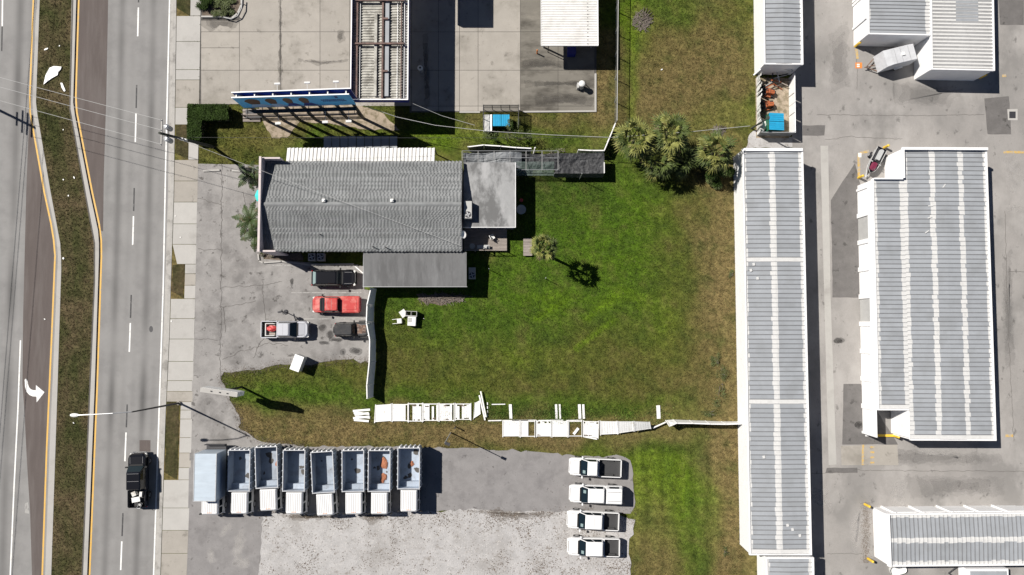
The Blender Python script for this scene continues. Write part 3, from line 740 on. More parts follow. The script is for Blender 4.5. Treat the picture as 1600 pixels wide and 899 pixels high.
# ================================================================== STORAGE BUILDINGS
def frame_px(nw, ne, sw, z):
    """origin, angle, size of a rectangle given by three photo corners at level z"""
    A, B, C = G(*nw, z), G(*ne, z), G(*sw, z)
    u = (B - A)
    v = (C - A)
    ang = math.atan2(-v.x, v.y) + math.pi          # direction of local +y is up the long side
    ang = math.atan2(v.x, -v.y)                    # rotation about z
    ca, sa = math.cos(ang), math.sin(ang)
    w = u.x * ca + u.y * sa
    return A, ang, w, v.length
def storage_section(root, org, w, d, h, segs, pitch, along='x', walls='NESW', seam='rib', panel='galv', coat='coat', rise=.12, edge=.28, plain_rows=None, trim=True, seed=1):
    """one rectangular bay; org is its NW corner in root coordinates; local x east, y north (so it spans y -d..0)"""
    ox, oy = org
    wl = MB()
    t = .18
    if 'N' in walls: wl.span(ox, ox + w, oy - t, oy, 0, h - .02)
    if 'S' in walls: wl.span(ox, ox + w, oy - d, oy - d + t, 0, h - .02)
    if 'W' in walls: wl.span(ox, ox + t, oy - d + t, oy - t, 0, h - .02)
    if 'E' in walls: wl.span(ox + w - t, ox + w, oy - d + t, oy - t, 0, h - .02)
    if wl.v:
        wl.build('wall', M['white'], root)
    core = MB().span(ox + .05, ox + w - .05, oy - d + .05, oy - .05, h - .14, h - .03)
    roof = core.build('roof', M['white'], root)
    if trim:
        tr = MB()
        e = .09
        if 'W' in walls: tr.span(ox - e, ox + .05, oy - d - e, oy + e, h - .25, h + .10)
        if 'E' in walls: tr.span(ox + w - .05, ox + w + e, oy - d - e, oy + e, h - .25, h + .10)
        if 'S' in walls: tr.span(ox + .05, ox + w - .05, oy - d - e, oy - d + .05, h - .25, h + .103)
        if 'N' in walls: tr.span(ox + .05, ox + w - .05, oy - .05, oy + e, h - .25, h + .103)
        tr.build('fascia', M['white'], roof)
    rng = random.Random(seed)
    L, N = (w, d) if along == 'x' else (d, w)
    n = max(1, int(round(N / pitch)))
    p = N / n
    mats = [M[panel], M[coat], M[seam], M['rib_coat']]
    def mesh(full_white=False):
        mb = MB()
        xs = []
        cut = []
        for f0, f1, kind in segs:
            cut.append([f0 * L + (rng.uniform(-.09, .09) if 0 < f0 < 1 else 0), kind])
        pts = [c[0] for c in cut] + [L]
        zz = lambda x: rise * (1 - abs(2 * x / L - 1))
        for i, (c, k) in enumerate(cut):
            a, b = pts[i], pts[i + 1]
            white = k == 'w' or full_white
            parts = [(a, b)] if not (a < L / 2 < b) else [(a, L / 2), (L / 2, b)]
            for q0, q1 in parts:
                mb.mat(1 if white else 0)
                mb.quad((q0, 0, zz(q0)), (q1, 0, zz(q1)), (q1, p, zz(q1)), (q0, p, zz(q0)))
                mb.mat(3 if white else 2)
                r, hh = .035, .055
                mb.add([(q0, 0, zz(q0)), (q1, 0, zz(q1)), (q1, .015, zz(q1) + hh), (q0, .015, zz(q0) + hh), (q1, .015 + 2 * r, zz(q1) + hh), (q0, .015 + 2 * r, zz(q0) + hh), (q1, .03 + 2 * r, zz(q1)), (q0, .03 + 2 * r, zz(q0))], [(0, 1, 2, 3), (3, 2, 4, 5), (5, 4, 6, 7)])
        return mb.mesh('roof_panel', mats)
    var = [mesh() for _ in range(7)]
    allw = mesh(True)
    for k in range(n):
        me = var[rng.randrange(7)]
        f = (k + .5) / n
        if plain_rows and any(a <= 1 - f <= b for a, b in plain_rows):
            me = allw
        o = link('roof_panel', me, roof)
        if along == 'x':
            o.location = (ox, oy - d + k * p, h - .02 + .0)
        else:
            o.location = (ox + k * p, oy, h - .02)
            o.rotation_euler = (0, 0, -math.pi / 2)
    return roof
def doors(root, x, ys_, h, side, openset=(), wdt=2.5, hgt=2.5, name='door'):
    """roll-up doors on a west (side=-1) or east (+1) wall at local x"""
    for i, y in enumerate(ys_):
        fr = MB()
        for s in (-1, 1):
            fr.span(x + side * .02, x + side * .16, y + s * (wdt / 2 + .14) - .13, y + s * (wdt / 2 + .14) + .13, 0, h - .27)
        fr.span(x + side * .02, x + side * .155, y - wdt / 2 - .01, y + wdt / 2 + .01, hgt, h - .28)
        if i in openset:  # shade of an open doorway painted as a flat grey panel
            d = MB().span(x + side * .004, x + side * .03, y - wdt / 2, y + wdt / 2, 0.05, hgt - .02)
            o = d.build(name, M['acgrey'], root, label='flat grey panel painted like a shaded doorway')
        else:
            d = MB()
            nb = 9
            for k in range(nb):
                z0 = hgt * k / nb
                d.span(x + side * .005, x + side * (.05 if k % 2 else .035), y - wdt / 2, y + wdt / 2, z0 + .02, z0 + hgt / nb + .018)
            o = d.build(name, M['white'], root)
        fr.build('door_frame', M['white'], o)
B2 = [(0, .04, 'w'), (.04, .43, 'g'), (.43, .535, 'w'), (.535, .94, 'g'), (.94, 1, 'w')]

# long building beside the lawn
H1 = 3.45
A, ang, w, d = frame_px((1161, 234), (1253, 234), (1172, 866), H1)
r = thing('storage_building', 'long white storage building with two white cross bands on its grey roof, beside the lawn', 'building', (A.x, A.y, 0), ang)
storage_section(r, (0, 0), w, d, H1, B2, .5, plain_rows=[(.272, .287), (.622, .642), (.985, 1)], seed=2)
MB().span(.02, w - .02, -.22, .10, H1 + .105, H1 + .28).build('parapet', M['white'], r)
doors(r, w, [-2.2 - 3.05 * k for k in range(14)], H1, 1)
for fx, fy in ((.14, .29), (.09, .305), (.20, .325), (.25, .765), (.62, .93), (.7, .94), (.82, .955)):
    MB().box((w * fx, -d * fy, H1 + .13), (.28, .3, .015), .2).build('roof_mend', M['coat'], r)
# its lower neighbour
A, ang, w, d = frame_px((1198, 872), (1270, 872), (1204, 1250), 3.1)
r = thing('storage_building', 'lower grey roofed storage building butting against the end of the long building', 'building', (A.x, A.y, 0), ang)
storage_section(r, (0, 0), w, d, 3.1, [(0, .06, 'w'), (.06, .9, 'g'), (.9, 1, 'w')], .5, seed=3)
# upper building
A, ang, w, d = frame_px((1189, -420), (1246, -420), (1195, 100), 3.4)
r = thing('storage_building', 'pale grey roofed storage building behind the machine pen', 'building', (A.x, A.y, 0), ang)
storage_section(r, (0, 0), w, d, 3.4, [(0, .02, 'w'), (.02, .97, 'g'), (.97, 1, 'w')], .52, seed=4, panel='galv')
# big stepped building
H2 = 3.5
A, ang, w, d = frame_px((1410, 233), (1540, 233), (1422, 687), H2)
r = thing('storage_building', 'wide stepped storage building with three white stripes down its grey roof', 'building', (A.x, A.y, 0), ang)
S3 = [(0, .05, 'w'), (.05, .31, 'g'), (.31, .375, 'w'), (.375, .65, 'g'), (.65, .715, 'w'), (.715, .965, 'g'), (.965, 1, 'w')]
storage_section(r, (0, 0), w, d, H2, S3, .49, walls='NES', rise=.1, seed=5, plain_rows=[(.985, 1)])
lw = (G(1410, 460, H2) - G(1362, 460, H2)).x
ly0, ly1 = -(G(1400, 233, H2) - G(1400, 281, H2)).y, -(G(1400, 233, H2) - G(1400, 640, H2)).y
storage_section(r, (-lw, ly0), lw, ly0 - ly1, H2, [(0, .12, 'w'), (.12, .86, 'g'), (.86, 1, 'w')], .49, walls='NSW', rise=.02, seed=6, plain_rows=[(.975, 1)])
MB().span(-.18, 0, ly0 + .13, -.2, 0, H2 - .02).build('wall', M['white'], r)
MB().span(-.18, 0, -d + .2, ly1 - .13, 0, H2 - .02).build('wall', M['white'], r)
MB().span(-.2, w, -.18, .1, H2 + .105, H2 + .42).span(-.2, .0, ly0 + .12, -.18, H2 - .3, H2 + .42).span(-lw, -.2, ly0 - .02, ly0 + .12, H2 + .105, H2 + .36).build('parapet', M['white'], r)
doors(r, -lw, [ly0 - 2.0 - 3.08 * k for k in range(9)], H2, -1, openset=(1, 4), wdt=2.55)
for k, (fx, fy) in enumerate(((.31, .2), (.30, .24), (.26, .29), (.48, .13))):
    MB().box((w * fx, -d * fy, H2 + .12), (.5, .12, .015), .3 * k).build('roof_mend', M['coat'], r)
# top right pair
H3 = 3.5
A, ang, w, d = frame_px((1450, -420), (1544, -420), (1456, 108), H3)
r = thing('storage_building', 'white roofed storage building with one unpainted grey patch, behind the box trailer', 'building', (A.x, A.y, 0), ang)
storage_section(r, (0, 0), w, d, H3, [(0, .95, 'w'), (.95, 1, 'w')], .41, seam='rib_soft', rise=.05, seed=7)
pa = G(1502, 0, H3) - A
pb = G(1538, 34, H3) - A
MB().span(pa.x, pb.x, pb.y, pa.y + 2, H3 + .045, H3 + .055).build('roof_patch', M['galv'], r)
M['rib_line'] = mat('thin_seam_grey', (.28, .28, .28), .8, var=.1)  # flat grey for the thin lines across the white roof
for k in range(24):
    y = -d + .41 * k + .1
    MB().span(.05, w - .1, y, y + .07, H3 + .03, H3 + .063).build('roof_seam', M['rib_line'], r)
lw = (G(1452, 50, H3) - G(1354, 50, H3)).x
ly = -(G(1400, -420, H3) - G(1400, 55, H3)).y
storage_section(r, (-lw, 0), lw - .1, -ly, H3, [(0, .02, 'w'), (.02, .92, 'g'), (.92, 1, 'w')], .41, walls='SW', rise=.05, seed=8)
doors(r, -lw, [ly + 3.4, ly + 6.6], H3, -1)
# bottom right building, ribs run up the picture
H4 = 3.1
A, ang, w, d = frame_px((1386, 804), (1800, 806), (1389, 884), H4)
r = thing('storage_building', 'low grey roofed storage building with one white stripe, across the drive from the stepped building', 'building', (A.x, A.y, 0), ang)
storage_section(r, (0, 0), w, d, H4, [(0, .07, 'w'), (.07, .46, 'g'), (.46, .56, 'w'), (.56, .92, 'g'), (.92, 1, 'w')], .46, along='y', seed=9)
MB().span(-.1, .12, -d - .02, .02, H4 + .105, H4 + .35).build('parapet', M['white'], r)
for k in range(5):
    x = 2.4 + 3.1 * k
    o = MB().span(x - 1.2, x + 1.2, .004, .05, 0, 2.4).build('door', M['white'], r)
    MB().span(x - 1.5, x - 1.25, .004, .16, 0, H4 - .3).build('door_frame', M['white'], o)

# ================================================================== SHOP
EZ, RZ, PZ = 3.4, 4.45, 4.75
W0, E0 = G(414, 330, EZ).x, G(722, 330, EZ).x
N0, S0 = G(560, 252, EZ).y, G(560, 393, EZ).y
RY = G(560, 319, RZ).y
shop = thing('shop_building', 'single storey shop with wavy grey shingle roof and pink front parapet', 'building', ((W0 + E0) / 2, (N0 + S0) / 2, 0))
cx, cy = (W0 + E0) / 2, (N0 + S0) / 2
w0, e0, n0, s0, ry = W0 - cx, E0 - cx, N0 - cy, S0 - cy, RY - cy
wl = MB()
wl.span(w0 + .1, e0 - .1, s0 + .3, s0 + .5, 0, EZ - .05).span(w0 + .1, e0 - .1, n0 - .5, n0 - .3, 0, EZ - .05)
for x in (e0 - .3,):
    wl.add([(x, s0 + .5, 0), (x + .2, s0 + .5, 0), (x + .2, n0 - .5, 0), (x, n0 - .5, 0), (x, s0 + .5, EZ), (x + .2, s0 + .5, EZ), (x + .2, n0 - .5, EZ), (x, n0 - .5, EZ), (x, ry, RZ - .06), (x + .2, ry, RZ - .06)],
           [(0, 1, 5, 4), (2, 3, 7, 6), (1, 2, 6, 9, 5), (3, 0, 4, 8, 7)])
wl.build('wall', M['stucco'], shop)
roof = MB().add([(w0, s0, EZ - .06), (e0, s0, EZ - .06), (e0, ry, RZ - .06), (w0, ry, RZ - .06), (e0, n0, EZ - .06), (w0, n0, EZ - .06), (w0, s0, EZ - .2), (e0, s0, EZ - .2), (e0, n0, EZ - .2), (w0, n0, EZ - .2)],
                [(0, 1, 2, 3), (3, 2, 4, 5), (0, 6, 7, 1), (4, 8, 9, 5), (6, 9, 8, 7)]).build('roof', M['shingle'], shop)
rng = random.Random(5)
def course(y0, z0, y1, z1, idx, side):
    """one shingle course from eave edge (y0,z0) up to (y1,z1) with a scalloped lower edge"""
    mb = MB()
    n = 520
    tp, bt, lo = [], [], []
    ph = (idx % 2) * .9
    for k in range(n + 1):
        x = w0 + (e0 - w0) * k / n
        wob = .07 * math.sin(x * 2 * math.pi / .38 + ph + 3.5 * mnoise.noise(Vector((x * .35, idx * .45, side)))) + .06 * mnoise.noise(Vector((x * 1.3, idx * .9, side * 4)))
        ye = y0 + (wob + .0) * (1 if side < 0 else -1)
        t = (ye - y0) / (y1 - y0)
        ze = z0 + t * (z1 - z0)
        lift = .045 + .04 * math.sin(x * 2 * math.pi / .38 + ph + 3.5 * mnoise.noise(Vector((x * .35, idx * .45, side))))
        bt.append((x, ye, ze + lift))
        lo.append((x, ye, ze - .01))
        tp.append((x, y1, z1 + .004))
    b = n + 1
    fs = []
    for k in range(n):
        f1 = (k, k + 1, b + k + 1, b + k)
        f2 = (2 * b + k, 2 * b + k + 1, k + 1, k)
        fs += [f1, f2] if side < 0 else [f1[::-1], f2[::-1]]
    mb.add(bt + tp + lo, fs)
    return mb.build('shingle_course', M['shingle'] if rng.random() < .65 else M['shingle2'], roof)
NC = 22
for side, ya in ((-1, s0), (1, n0)):
    for k in range(NC):
        t0, t1 = k / NC, min(1, (k + 1.25) / NC)
        course(ya + (ry - ya) * t0, EZ - .06 + (RZ - EZ) * t0, ya + (ry - ya) * t1, EZ - .06 + (RZ - EZ) * t1 + .012, k, side)
MB().add([(w0, ry - .2, RZ - .015), (e0, ry - .2, RZ - .015), (e0, ry, RZ + .045), (w0, ry, RZ + .045), (e0, ry + .2, RZ - .015), (w0, ry + .2, RZ - .015)], [(0, 1, 2, 3), (3, 2, 4, 5)]).build('ridge_cap', M['shingle2'], roof)
for px in (505, 612):
    p = G(px, 313, RZ + .3)
    MB().box((p.x - cx, p.y - cy, RZ + .05), (.34, .34, .34)).cyl((p.x - cx, p.y - cy, RZ + .2), (p.x - cx, p.y - cy, RZ + .3), .12).build('roof_vent', M['plastic'], roof)
for px, py in ((501, 367), (583, 386), (603, 387), (578, 349)):
    p = G(px, py, EZ + .3)
    MB().cyl((p.x - cx, p.y - cy, EZ - .05), (p.x - cx, p.y - cy, EZ + .7), .06).build('vent_pipe', M['darksteel'], roof)
pw = MB().span(w0 - .24, w0 - .04, s0 - .1, n0 + .1, 0, PZ)
pw.span(w0 - .04, w0 + 1.9, n0 - .0, n0 + .18, 0, PZ - .25).span(w0 - .04, w0 + 1.6, s0 - .16, s0 + .02, 0, PZ - .25)
pw.build('parapet', M['stucco'], shop)
MB().span(w0 - .26, w0 - .02, s0 - .18, n0 + .2, PZ, PZ + .06).build('coping', M['stucco'], shop)
# satellite dish and roof cable
p = G(723, 367, 4.0)
dm = MB()
for k in range(1):
    ring = [[Vector((.36 * s * math.cos(a), .42 * s * math.sin(a), .14 * s * s)) for a in np.linspace(0, 6.283, 14, endpoint=False)] for s in (.05, .5, 1)]
    dm.loft([[Matrix.Rotation(.7, 3, 'Y') @ q + Vector((p.x, p.y, 4.0)) for q in rr] for rr in ring], True, False)
dish = thing('satellite_dish', 'white satellite dish at the shop roof corner above the deck', 'satellite dish', (p.x, p.y, 3.3))
MB().cyl((-.05, 0, -.05), (0, 0, .7), .03).build('mast', M['steel'], dish)
o = dm.build('dish', M['plastic'], dish)
o.location = (-p.x, -p.y, -3.3)

def corrugated(w, d, pitch, amp, along='y', flip=False):
    """profile sheet: ribs run along y (or x); spans 0..w, 0..d"""
    mb = MB()
    L = w if along == 'y' else d
    n = int(L / pitch)
    pts = []
    for k in range(n):
        a = k * L / n
        q = L / n
        pts += [(a, 0), (a + q * .45, 0), (a + q * .55, amp), (a + q * .9, amp)]
    pts.append((L, 0))
    if along == 'y':
        A_, B_ = [(x, 0, z) for x, z in pts], [(x, d, z) for x, z in pts]
    else:
        A_, B_ = [(w, x, z) for x, z in pts], [(0, x, z) for x, z in pts]
    m_ = len(pts)
    mb.add(A_ + B_, [(i, i + 1, m_ + i + 1, m_ + i) for i in range(m_ - 1)])
    return mb
# white corrugated lean-to along the shop's back
a, b = G(447, 254, 3.2), G(680, 231, 2.8)
lean = thing('lean_to', 'white corrugated lean-to roof along the shingled shop', 'lean-to', (a.x, a.y, 0))
o = corrugated(b.x - a.x, b.y - a.y, .42, .09).build('roof_sheet', M['corr_white'], lean)
o.location = (0, 0, 3.22)
o.rotation_euler = (-math.atan2(.4, b.y - a.y), 0, 0)
for k in range(5):
    x = .1 + (b.x - a.x - .2) * k / 4
    MB().span(x - .05, x + .05, b.y - a.y - .15, b.y - a.y - .05, 0, 2.78).build('post', M['wood_dark'], lean)
MB().span(0, b.x - a.x, b.y - a.y - .14, b.y - a.y - .06, 2.62, 2.8).build('beam', M['wood_dark'], lean)
# second small roof in the billboard's shade
a, b = G(505, 232, 1.2), G(621, 213, 1.2)
sh2 = thing('shed_roof', 'low metal shed roof lying in the shade of the billboard', 'shed', (a.x, a.y, 0))
nP = 9
for k in range(nP):
    w_ = (b.x - a.x) / nP
    MB().span(k * w_ + .04, (k + 1) * w_ - .04, 0, b.y - a.y, 1.1 + (k % 2) * .05, 1.14 + (k % 2) * .05).build('roof_panel', M['galv'], sh2)
for k in range(4):
    MB().span(.1 + k * (b.x - a.x - .3) / 3, .2 + k * (b.x - a.x - .3) / 3, .1, .2, 0, 1.1).build('post', M['wood_dark'], sh2)
    MB().span(.1 + k * (b.x - a.x - .3) / 3, .2 + k * (b.x - a.x - .3) / 3, b.y - a.y - .2, b.y - a.y - .1, 0, 1.1).build('post', M['wood_dark'], sh2)
MB().span(.02, b.x - a.x - .02, .02, .08, 1.0, 1.1).span(.02, b.x - a.x - .02, b.y - a.y - .08, b.y - a.y - .02, 1.0, 1.1).build('beam', M['wood_dark'], sh2)

# side annex
a, b = G(568, 448, 2.75), G(729, 394, 3.05)
an = thing('side_annex', 'side annex with long flat dark grey roof south of the shingled shop', 'annex', (a.x, a.y, 0))
dx_, dy_ = b.x - a.x, b.y - a.y
o = MB().span(0, dx_, 0, dy_, -.1, .0).build('roof', M['roll'], an)
o.location = (0, 0, 2.76)
o.rotation_euler = (math.atan2(.28, dy_), 0, 0)
MB().span(-.06, dx_ + .06, -.05, -.0, 2.62, 2.79).span(-.06, -.002, 0, dy_, 2.62, 2.79).build('gutter', M['steel'], an)
MB().span(.2, dx_ - .2, .2, .4, 0, 2.62).span(dx_ - .4, dx_ - .2, .4, dy_, 0, 2.62).span(.2, .4, .4, dy_, 0, 2.62).build('wall', M['stucco'], an)
# back annex
a, b = G(724, 355, 2.8), G(805, 254, 2.8)
bn = thing('back_annex', 'back annex with streaked pale flat roof behind the shop', 'annex', (a.x, a.y, 0))
bx_, by_ = b.x - a.x, b.y - a.y
MB().span(0, bx_, 0, by_, 2.68, 2.8).build('roof', M['roll2'], bn)
MB().span(-.0, bx_ + .05, -.06, -.0, 2.62, 2.83).span(bx_, bx_ + .06, 0, by_, 2.62, 2.83).build('roof_edge', M['white'], bn)
MB().span(.1, bx_ - .15, .15, .3, 0, 2.67).span(bx_ - .3, bx_ - .15, .3, by_ - .2, 0, 2.67).build('wall', M['stucco'], bn)
def ac_unit(label, loc, rz, s, group=None):
    t = thing('air_conditioner', label, 'air conditioner', loc, rz, group)
    MB().span(-s[0] / 2, s[0] / 2, -s[1] / 2, s[1] / 2, .06, s[2]).build('casing', M['acgrey'], t)
    MB().span(-s[0] / 2 + .05, s[0] / 2 - .05, -s[1] / 2 + .05, s[1] / 2 - .05, 0, .06).build('base', M['darksteel'], t)
    fy = -s[1] / 2 + .42
    f = MB().cyl((0, fy, s[2]), (0, fy, s[2] + .03), min(.36, s[0] * .42), n=16).build('fan_grille', M['darksteel'], t)
    for k in range(4):
        an_ = k * math.pi / 2 + .3
        MB().box((.16 * math.cos(an_), fy + .16 * math.sin(an_), s[2] + .045), (.26, .13, .02), an_).build('fan_blade', M['steel'], f)
    return t
p = G(731, 328, 3.7)
ac_unit('tall grey air conditioner on the streaked pale annex roof', (p.x, p.y, 2.8), 0, (.85, 1.9, .95))
p = G(734, 427, .9)
ac_unit('grey air conditioner on the ground beside the dark flat roofed annex', (p.x + .25, p.y, .0), 0, (.75, 1.3, .85))
for k, px in enumerate((487, 501)):
    p = G(px, 402, .8)
    ac_unit('square grey air conditioner in the narrow bed along the shop wall', (p.x, p.y, 0.02), 0, (.8, .84, .8), 'air conditioners in the bed along the shop wall')

# deck behind the shop
a, b = G(725, 392, .5), G(792, 357, .5)
dk = thing('wooden_deck', 'weathered plank deck between the shop and its back annex', 'deck', (a.x, a.y, 0))
W_, D_ = b.x - a.x, b.y - a.y
nb = 17
for k in range(nb):
    y = D_ * k / nb
    MB().span(0, W_, y + .008, y + D_ / nb - .012, .44 + random.uniform(-.006, .006), .48).build('plank', M['wood'], dk)
MB().span(.05, W_ - .05, .03, .1, .1, .43).span(W_ - .1, W_ - .03, .03, D_, .1, .43).build('joist', M['wood_dark'], dk)
for k in range(5):
    x = .1 + k * (W_ - .2) / 4
    MB().span(x - .05, x + .05, -.06, .0, 0, 1.35).build('rail_post', M['wood'], dk)
MB().span(.02, W_, -.07, .02, 1.35, 1.41).build('hand_rail', M['wood'], dk)
p = G(769, 371, .75)
ch = thing('plastic_chair', 'white plastic chair standing on the deck', 'chair', (p.x, p.y, .48), .5)
MB().box((0, 0, .42), (.5, .5, .05)).build('seat', M['plastic'], ch)
MB().box((-.24, 0, .68), (.05, .5, .5)).build('backrest', M['plastic'], ch)
for sx in (-1, 1):
    for sy in (-1, 1):
        MB().box((.2 * sx, .2 * sy, .2), (.05, .05, .4)).build('leg', M['plastic'], ch)
    MB().box((0, .25 * sx, .6), (.45, .05, .04)).build('armrest', M['plastic'], ch)
p = G(755, 386, .8)
bt_ = thing('storage_bench', 'pale low bench against the deck rail', 'bench', (p.x, p.y, .48))
MB().box((0, 0, .42), (1.4, .42, .06)).build('seat', M['seat_grey'], bt_)
for s in (-1, 1):
    MB().box((.58 * s, 0, .195), (.08, .36, .39)).build('leg', M['wood_dark'], bt_)
p = G(738, 385, .9)
MB().cyl((0, 0, 0), (0, 0, .5), .26, .3, n=12).cyl((0, 0, .5), (0, 0, .54), .32, n=12).build('planter_pot', M['acgrey'], None, loc=(p.x, p.y, .48), label='round grey pot at the corner of the deck', cat='pot')
p = G(824.5, 386, .4)
pf = thing('wooden_pallet', 'pale weathered wooden platform on the grass beside the single palm', 'platform', (p.x, p.y, 0))
for k in range(11):
    MB().box((0, -.92 + k * .184, .36), (1.0, .165, .04)).build('plank', M['wood'], pf)
for s in (-1, 0, 1):
    MB().box((.42 * s, 0, .17), (.08, 1.9, .33)).build('runner', M['wood_dark'], pf)
# round metal tank/table and bins in the annex shade
p = G(813, 327, 1.0)
tk = thing('round_table', 'round grey patio table in the shade east of the back annex', 'table', (p.x + .1, p.y, 0))
MB().cyl((0, 0, .7), (0, 0, .74), .55, n=20).build('tabletop', M['acgrey'], tk)
MB().cyl((0, 0, .03), (0, 0, .7), .05).build('pedestal', M['darksteel'], tk)
MB().cyl((0, 0, 0), (0, 0, .05), .3, n=14).build('base', M['darksteel'], tk)
p = G(812, 313, .5)
MB().cyl((0, 0, 0), (0, 0, .45), .16, .2, n=10).cyl((0, 0, .45), (0, 0, .5), .21, n=10).build('red_bucket', M['red_bag'], None, loc=(p.x + .2, p.y, 0), label='red bucket beside the round patio table', cat='bucket')
# awning turquoise umbrella at the shop front
p = G(408, 305, 2.4)
um = thing('patio_umbrella', 'turquoise umbrella at the front wall of the shop', 'umbrella', (p.x, p.y, 0))
mb = MB()
ring = [Vector((.85 * math.cos(a), .85 * math.sin(a), 2.05)) for a in np.linspace(0, 6.283, 9)[:-1]]
for i in range(8):
    mb.add([(0, 0, 2.45), ring[i], ring[(i + 1) % 8]], [(0, 1, 2)])
mb.build('canopy', M['turq'], um)
MB().cyl((0, 0, 0.05), (0, 0, 2.5), .025).build('pole', M['steel'], um)
MB().cyl((0, 0, 0.03), (0, 0, .12), .25, n=12).build('base', M['darksteel'], um)
# planter kerb beside the shop
kb = MB()
pts = [G(*q, .03) for q in ((404, 398), (405, 408), (412, 411), (440, 409), (484, 414), (552, 413))]
for p0, p1 in zip(pts, pts[1:]):
    v = p1 - p0
    kb.box(((p0 + p1) / 2)[:2] + (.1,), (v.length + .1, .16, .2), math.atan2(v.y, v.x))
kb.build('planter_kerb', M['conc2'], kind='structure')
# ================================================================== GAS STATION
CZ = 5.7
a, b = G(547, 156, CZ), G(642, -420, CZ)
cn = thing('fuel_canopy', 'fuel station canopy with deep blue fascia and rusty beams on its ribbed deck', 'canopy', (a.x, a.y, 0))
cw, cd = b.x - a.x, b.y - a.y
fa = MB()
for (x0, x1, y0, y1) in ((0, .1, 0, cd), (cw - .1, cw, 0, cd), (.1, cw - .1, 0, .1), (.1, cw - .1, cd - .1, cd)):
    fa.span(x0, x1, y0, y1, CZ - .95, CZ - .06)
fa.build('fascia', M['blue'], cn)
fe = MB()
for (x0, x1, y0, y1) in ((-.02, .09, -.02, cd), (cw - .09, cw + .02, -.02, cd), (.09, cw - .09, -.02, .09)):
    fe.span(x0, x1, y0, y1, CZ - .06, CZ)
fe.build('edge_trim', M['white'], cn)
dz = CZ - .62
o = corrugated(cw - .2, cd - .2, .30, .10, along='x').build('roof_deck', M['deck_old'], cn)
o.location = (.1, .1, dz)
for x, wd, m in ((.62, .16, 'primer'), (cw * .545, .18, 'primer'), (cw * .87, .1, 'primer')):
    MB().span(x - wd / 2, x + wd / 2, .25, cd - .3, dz + .16, dz + .42).build('girder', M[m], cn)
for x, wd, ln in ((cw * .62, .42, cd - 1), (cw * .42, .3, 9.2), (cw * .45, .34, 0)):
    if ln:
        MB().span(x - wd / 2, x + wd / 2, .5, .5 + ln, dz + .14, dz + .3).build('lighting_tray', M['galv'] if wd > .4 else M['deck_old'], cn)
MB().span(cw * .46, cw * .53, 11, cd - .5, dz + .14, dz + .32).build('lighting_tray', M['wood'], cn)
for y in (6.2, 11.2 - .2, 17, 23, 29):
    MB().span(.45, cw - .45, y - .09, y + .09, dz + .44, dz + .62).build('cross_beam', M['primer'], cn)
for x in (.92, cw * .80, cw * .92):
    MB().cyl((x, .3, dz + .2), (x, cd - .4, dz + .2), .035).build('conduit', M['steel'], cn)
for y in (3.2, 9):
    MB().span(cw * .55, cw * .64, y - .1, y + .1, dz + .43, dz + .52).build('bracket', M['primer'], cn)
for x in (1.2, cw - 1.2):
    for y in (5, 17, 29):
        MB().span(x - .15, x + .15, y - .15, y + .15, 0, CZ - .7).build('column', M['white'], cn)
# unseen canopy, added to cast the shade at the far edge of the apron
a, b = G(662, -90, 5.0), G(702, -13, 5.0)
shade_canopy = thing('fuel_canopy', 'unseen blue edged canopy added to shade the apron', 'canopy', (a.x, b.y, 0))
ww, dd = b.x - a.x + .7, a.y - b.y
MB().span(0, ww, 0, dd, 4.2, 5.0).build('fascia', M['blue'], shade_canopy)
MB().span(.05, ww - .05, .05, dd - .05, 5.0, 5.04).build('roof_deck', M['deck_old'], shade_canopy)
for x in (.6, ww - .6):
    MB().span(x - .12, x + .12, 4, 4.24, 0, 4.2).build('column', M['white'], shade_canopy)
# vacuum canopy with white ribbed roof
VZ = 3.6
a, b = G(846, 71, VZ), G(931, -420, VZ)
vc = thing('vacuum_canopy', 'white ribbed metal roof over the vacuum bays by the wire fence', 'canopy', (a.x, a.y, 0))
w_, d_ = b.x - a.x, b.y - a.y
o = corrugated(w_, d_, .28, .05, along='x').build('roof_sheet', M['corr_white'], vc)
o.location = (0, 0, VZ)
MB().span(-.05, w_ + .05, -.06, 0, VZ - .16, VZ + .06).span(-.06, 0, 0, d_, VZ - .16, VZ + .06).span(w_, w_ + .06, 0, d_, VZ - .16, VZ + .06).build('gutter', M['white'], vc)
for k in range(26):
    MB().box((w_ * .82, .15 + k * .28 * 1.5, VZ + .058), (.14, .06, .012)).build('roof_bolt', M['darksteel'], vc)
for y in (1.2, 10, 20):
    for x in (.4, w_ - .4):
        MB().span(x - .08, x + .08, y - .08, y + .08, 0, VZ - .01).build('column', M['steel'], vc)
# vacuum post
p = G(909, 137, 0)
vp = thing('vacuum_post', 'grey vacuum machine with white dome top on the stained apron', 'vacuum', (p.x - .1, p.y, .03))
MB().cyl((0, 0, 0), (0, 0, 1.2), .3, n=14).build('body', M['acgrey'], vp)
MB().ball((0, 0, 1.3), (.38, .38, .2), 14, 6).build('dome', M['plastic'], vp)
MB().tube([(.3, 0, .9), (.6, .1, .5), (.55, .3, .1), (.2, .45, .04)], .05).build('hose', M['black'], vp)
MB().span(-.5, -.3, -.3, .3, 0, .8).build('control_box', M['acgrey'], vp)
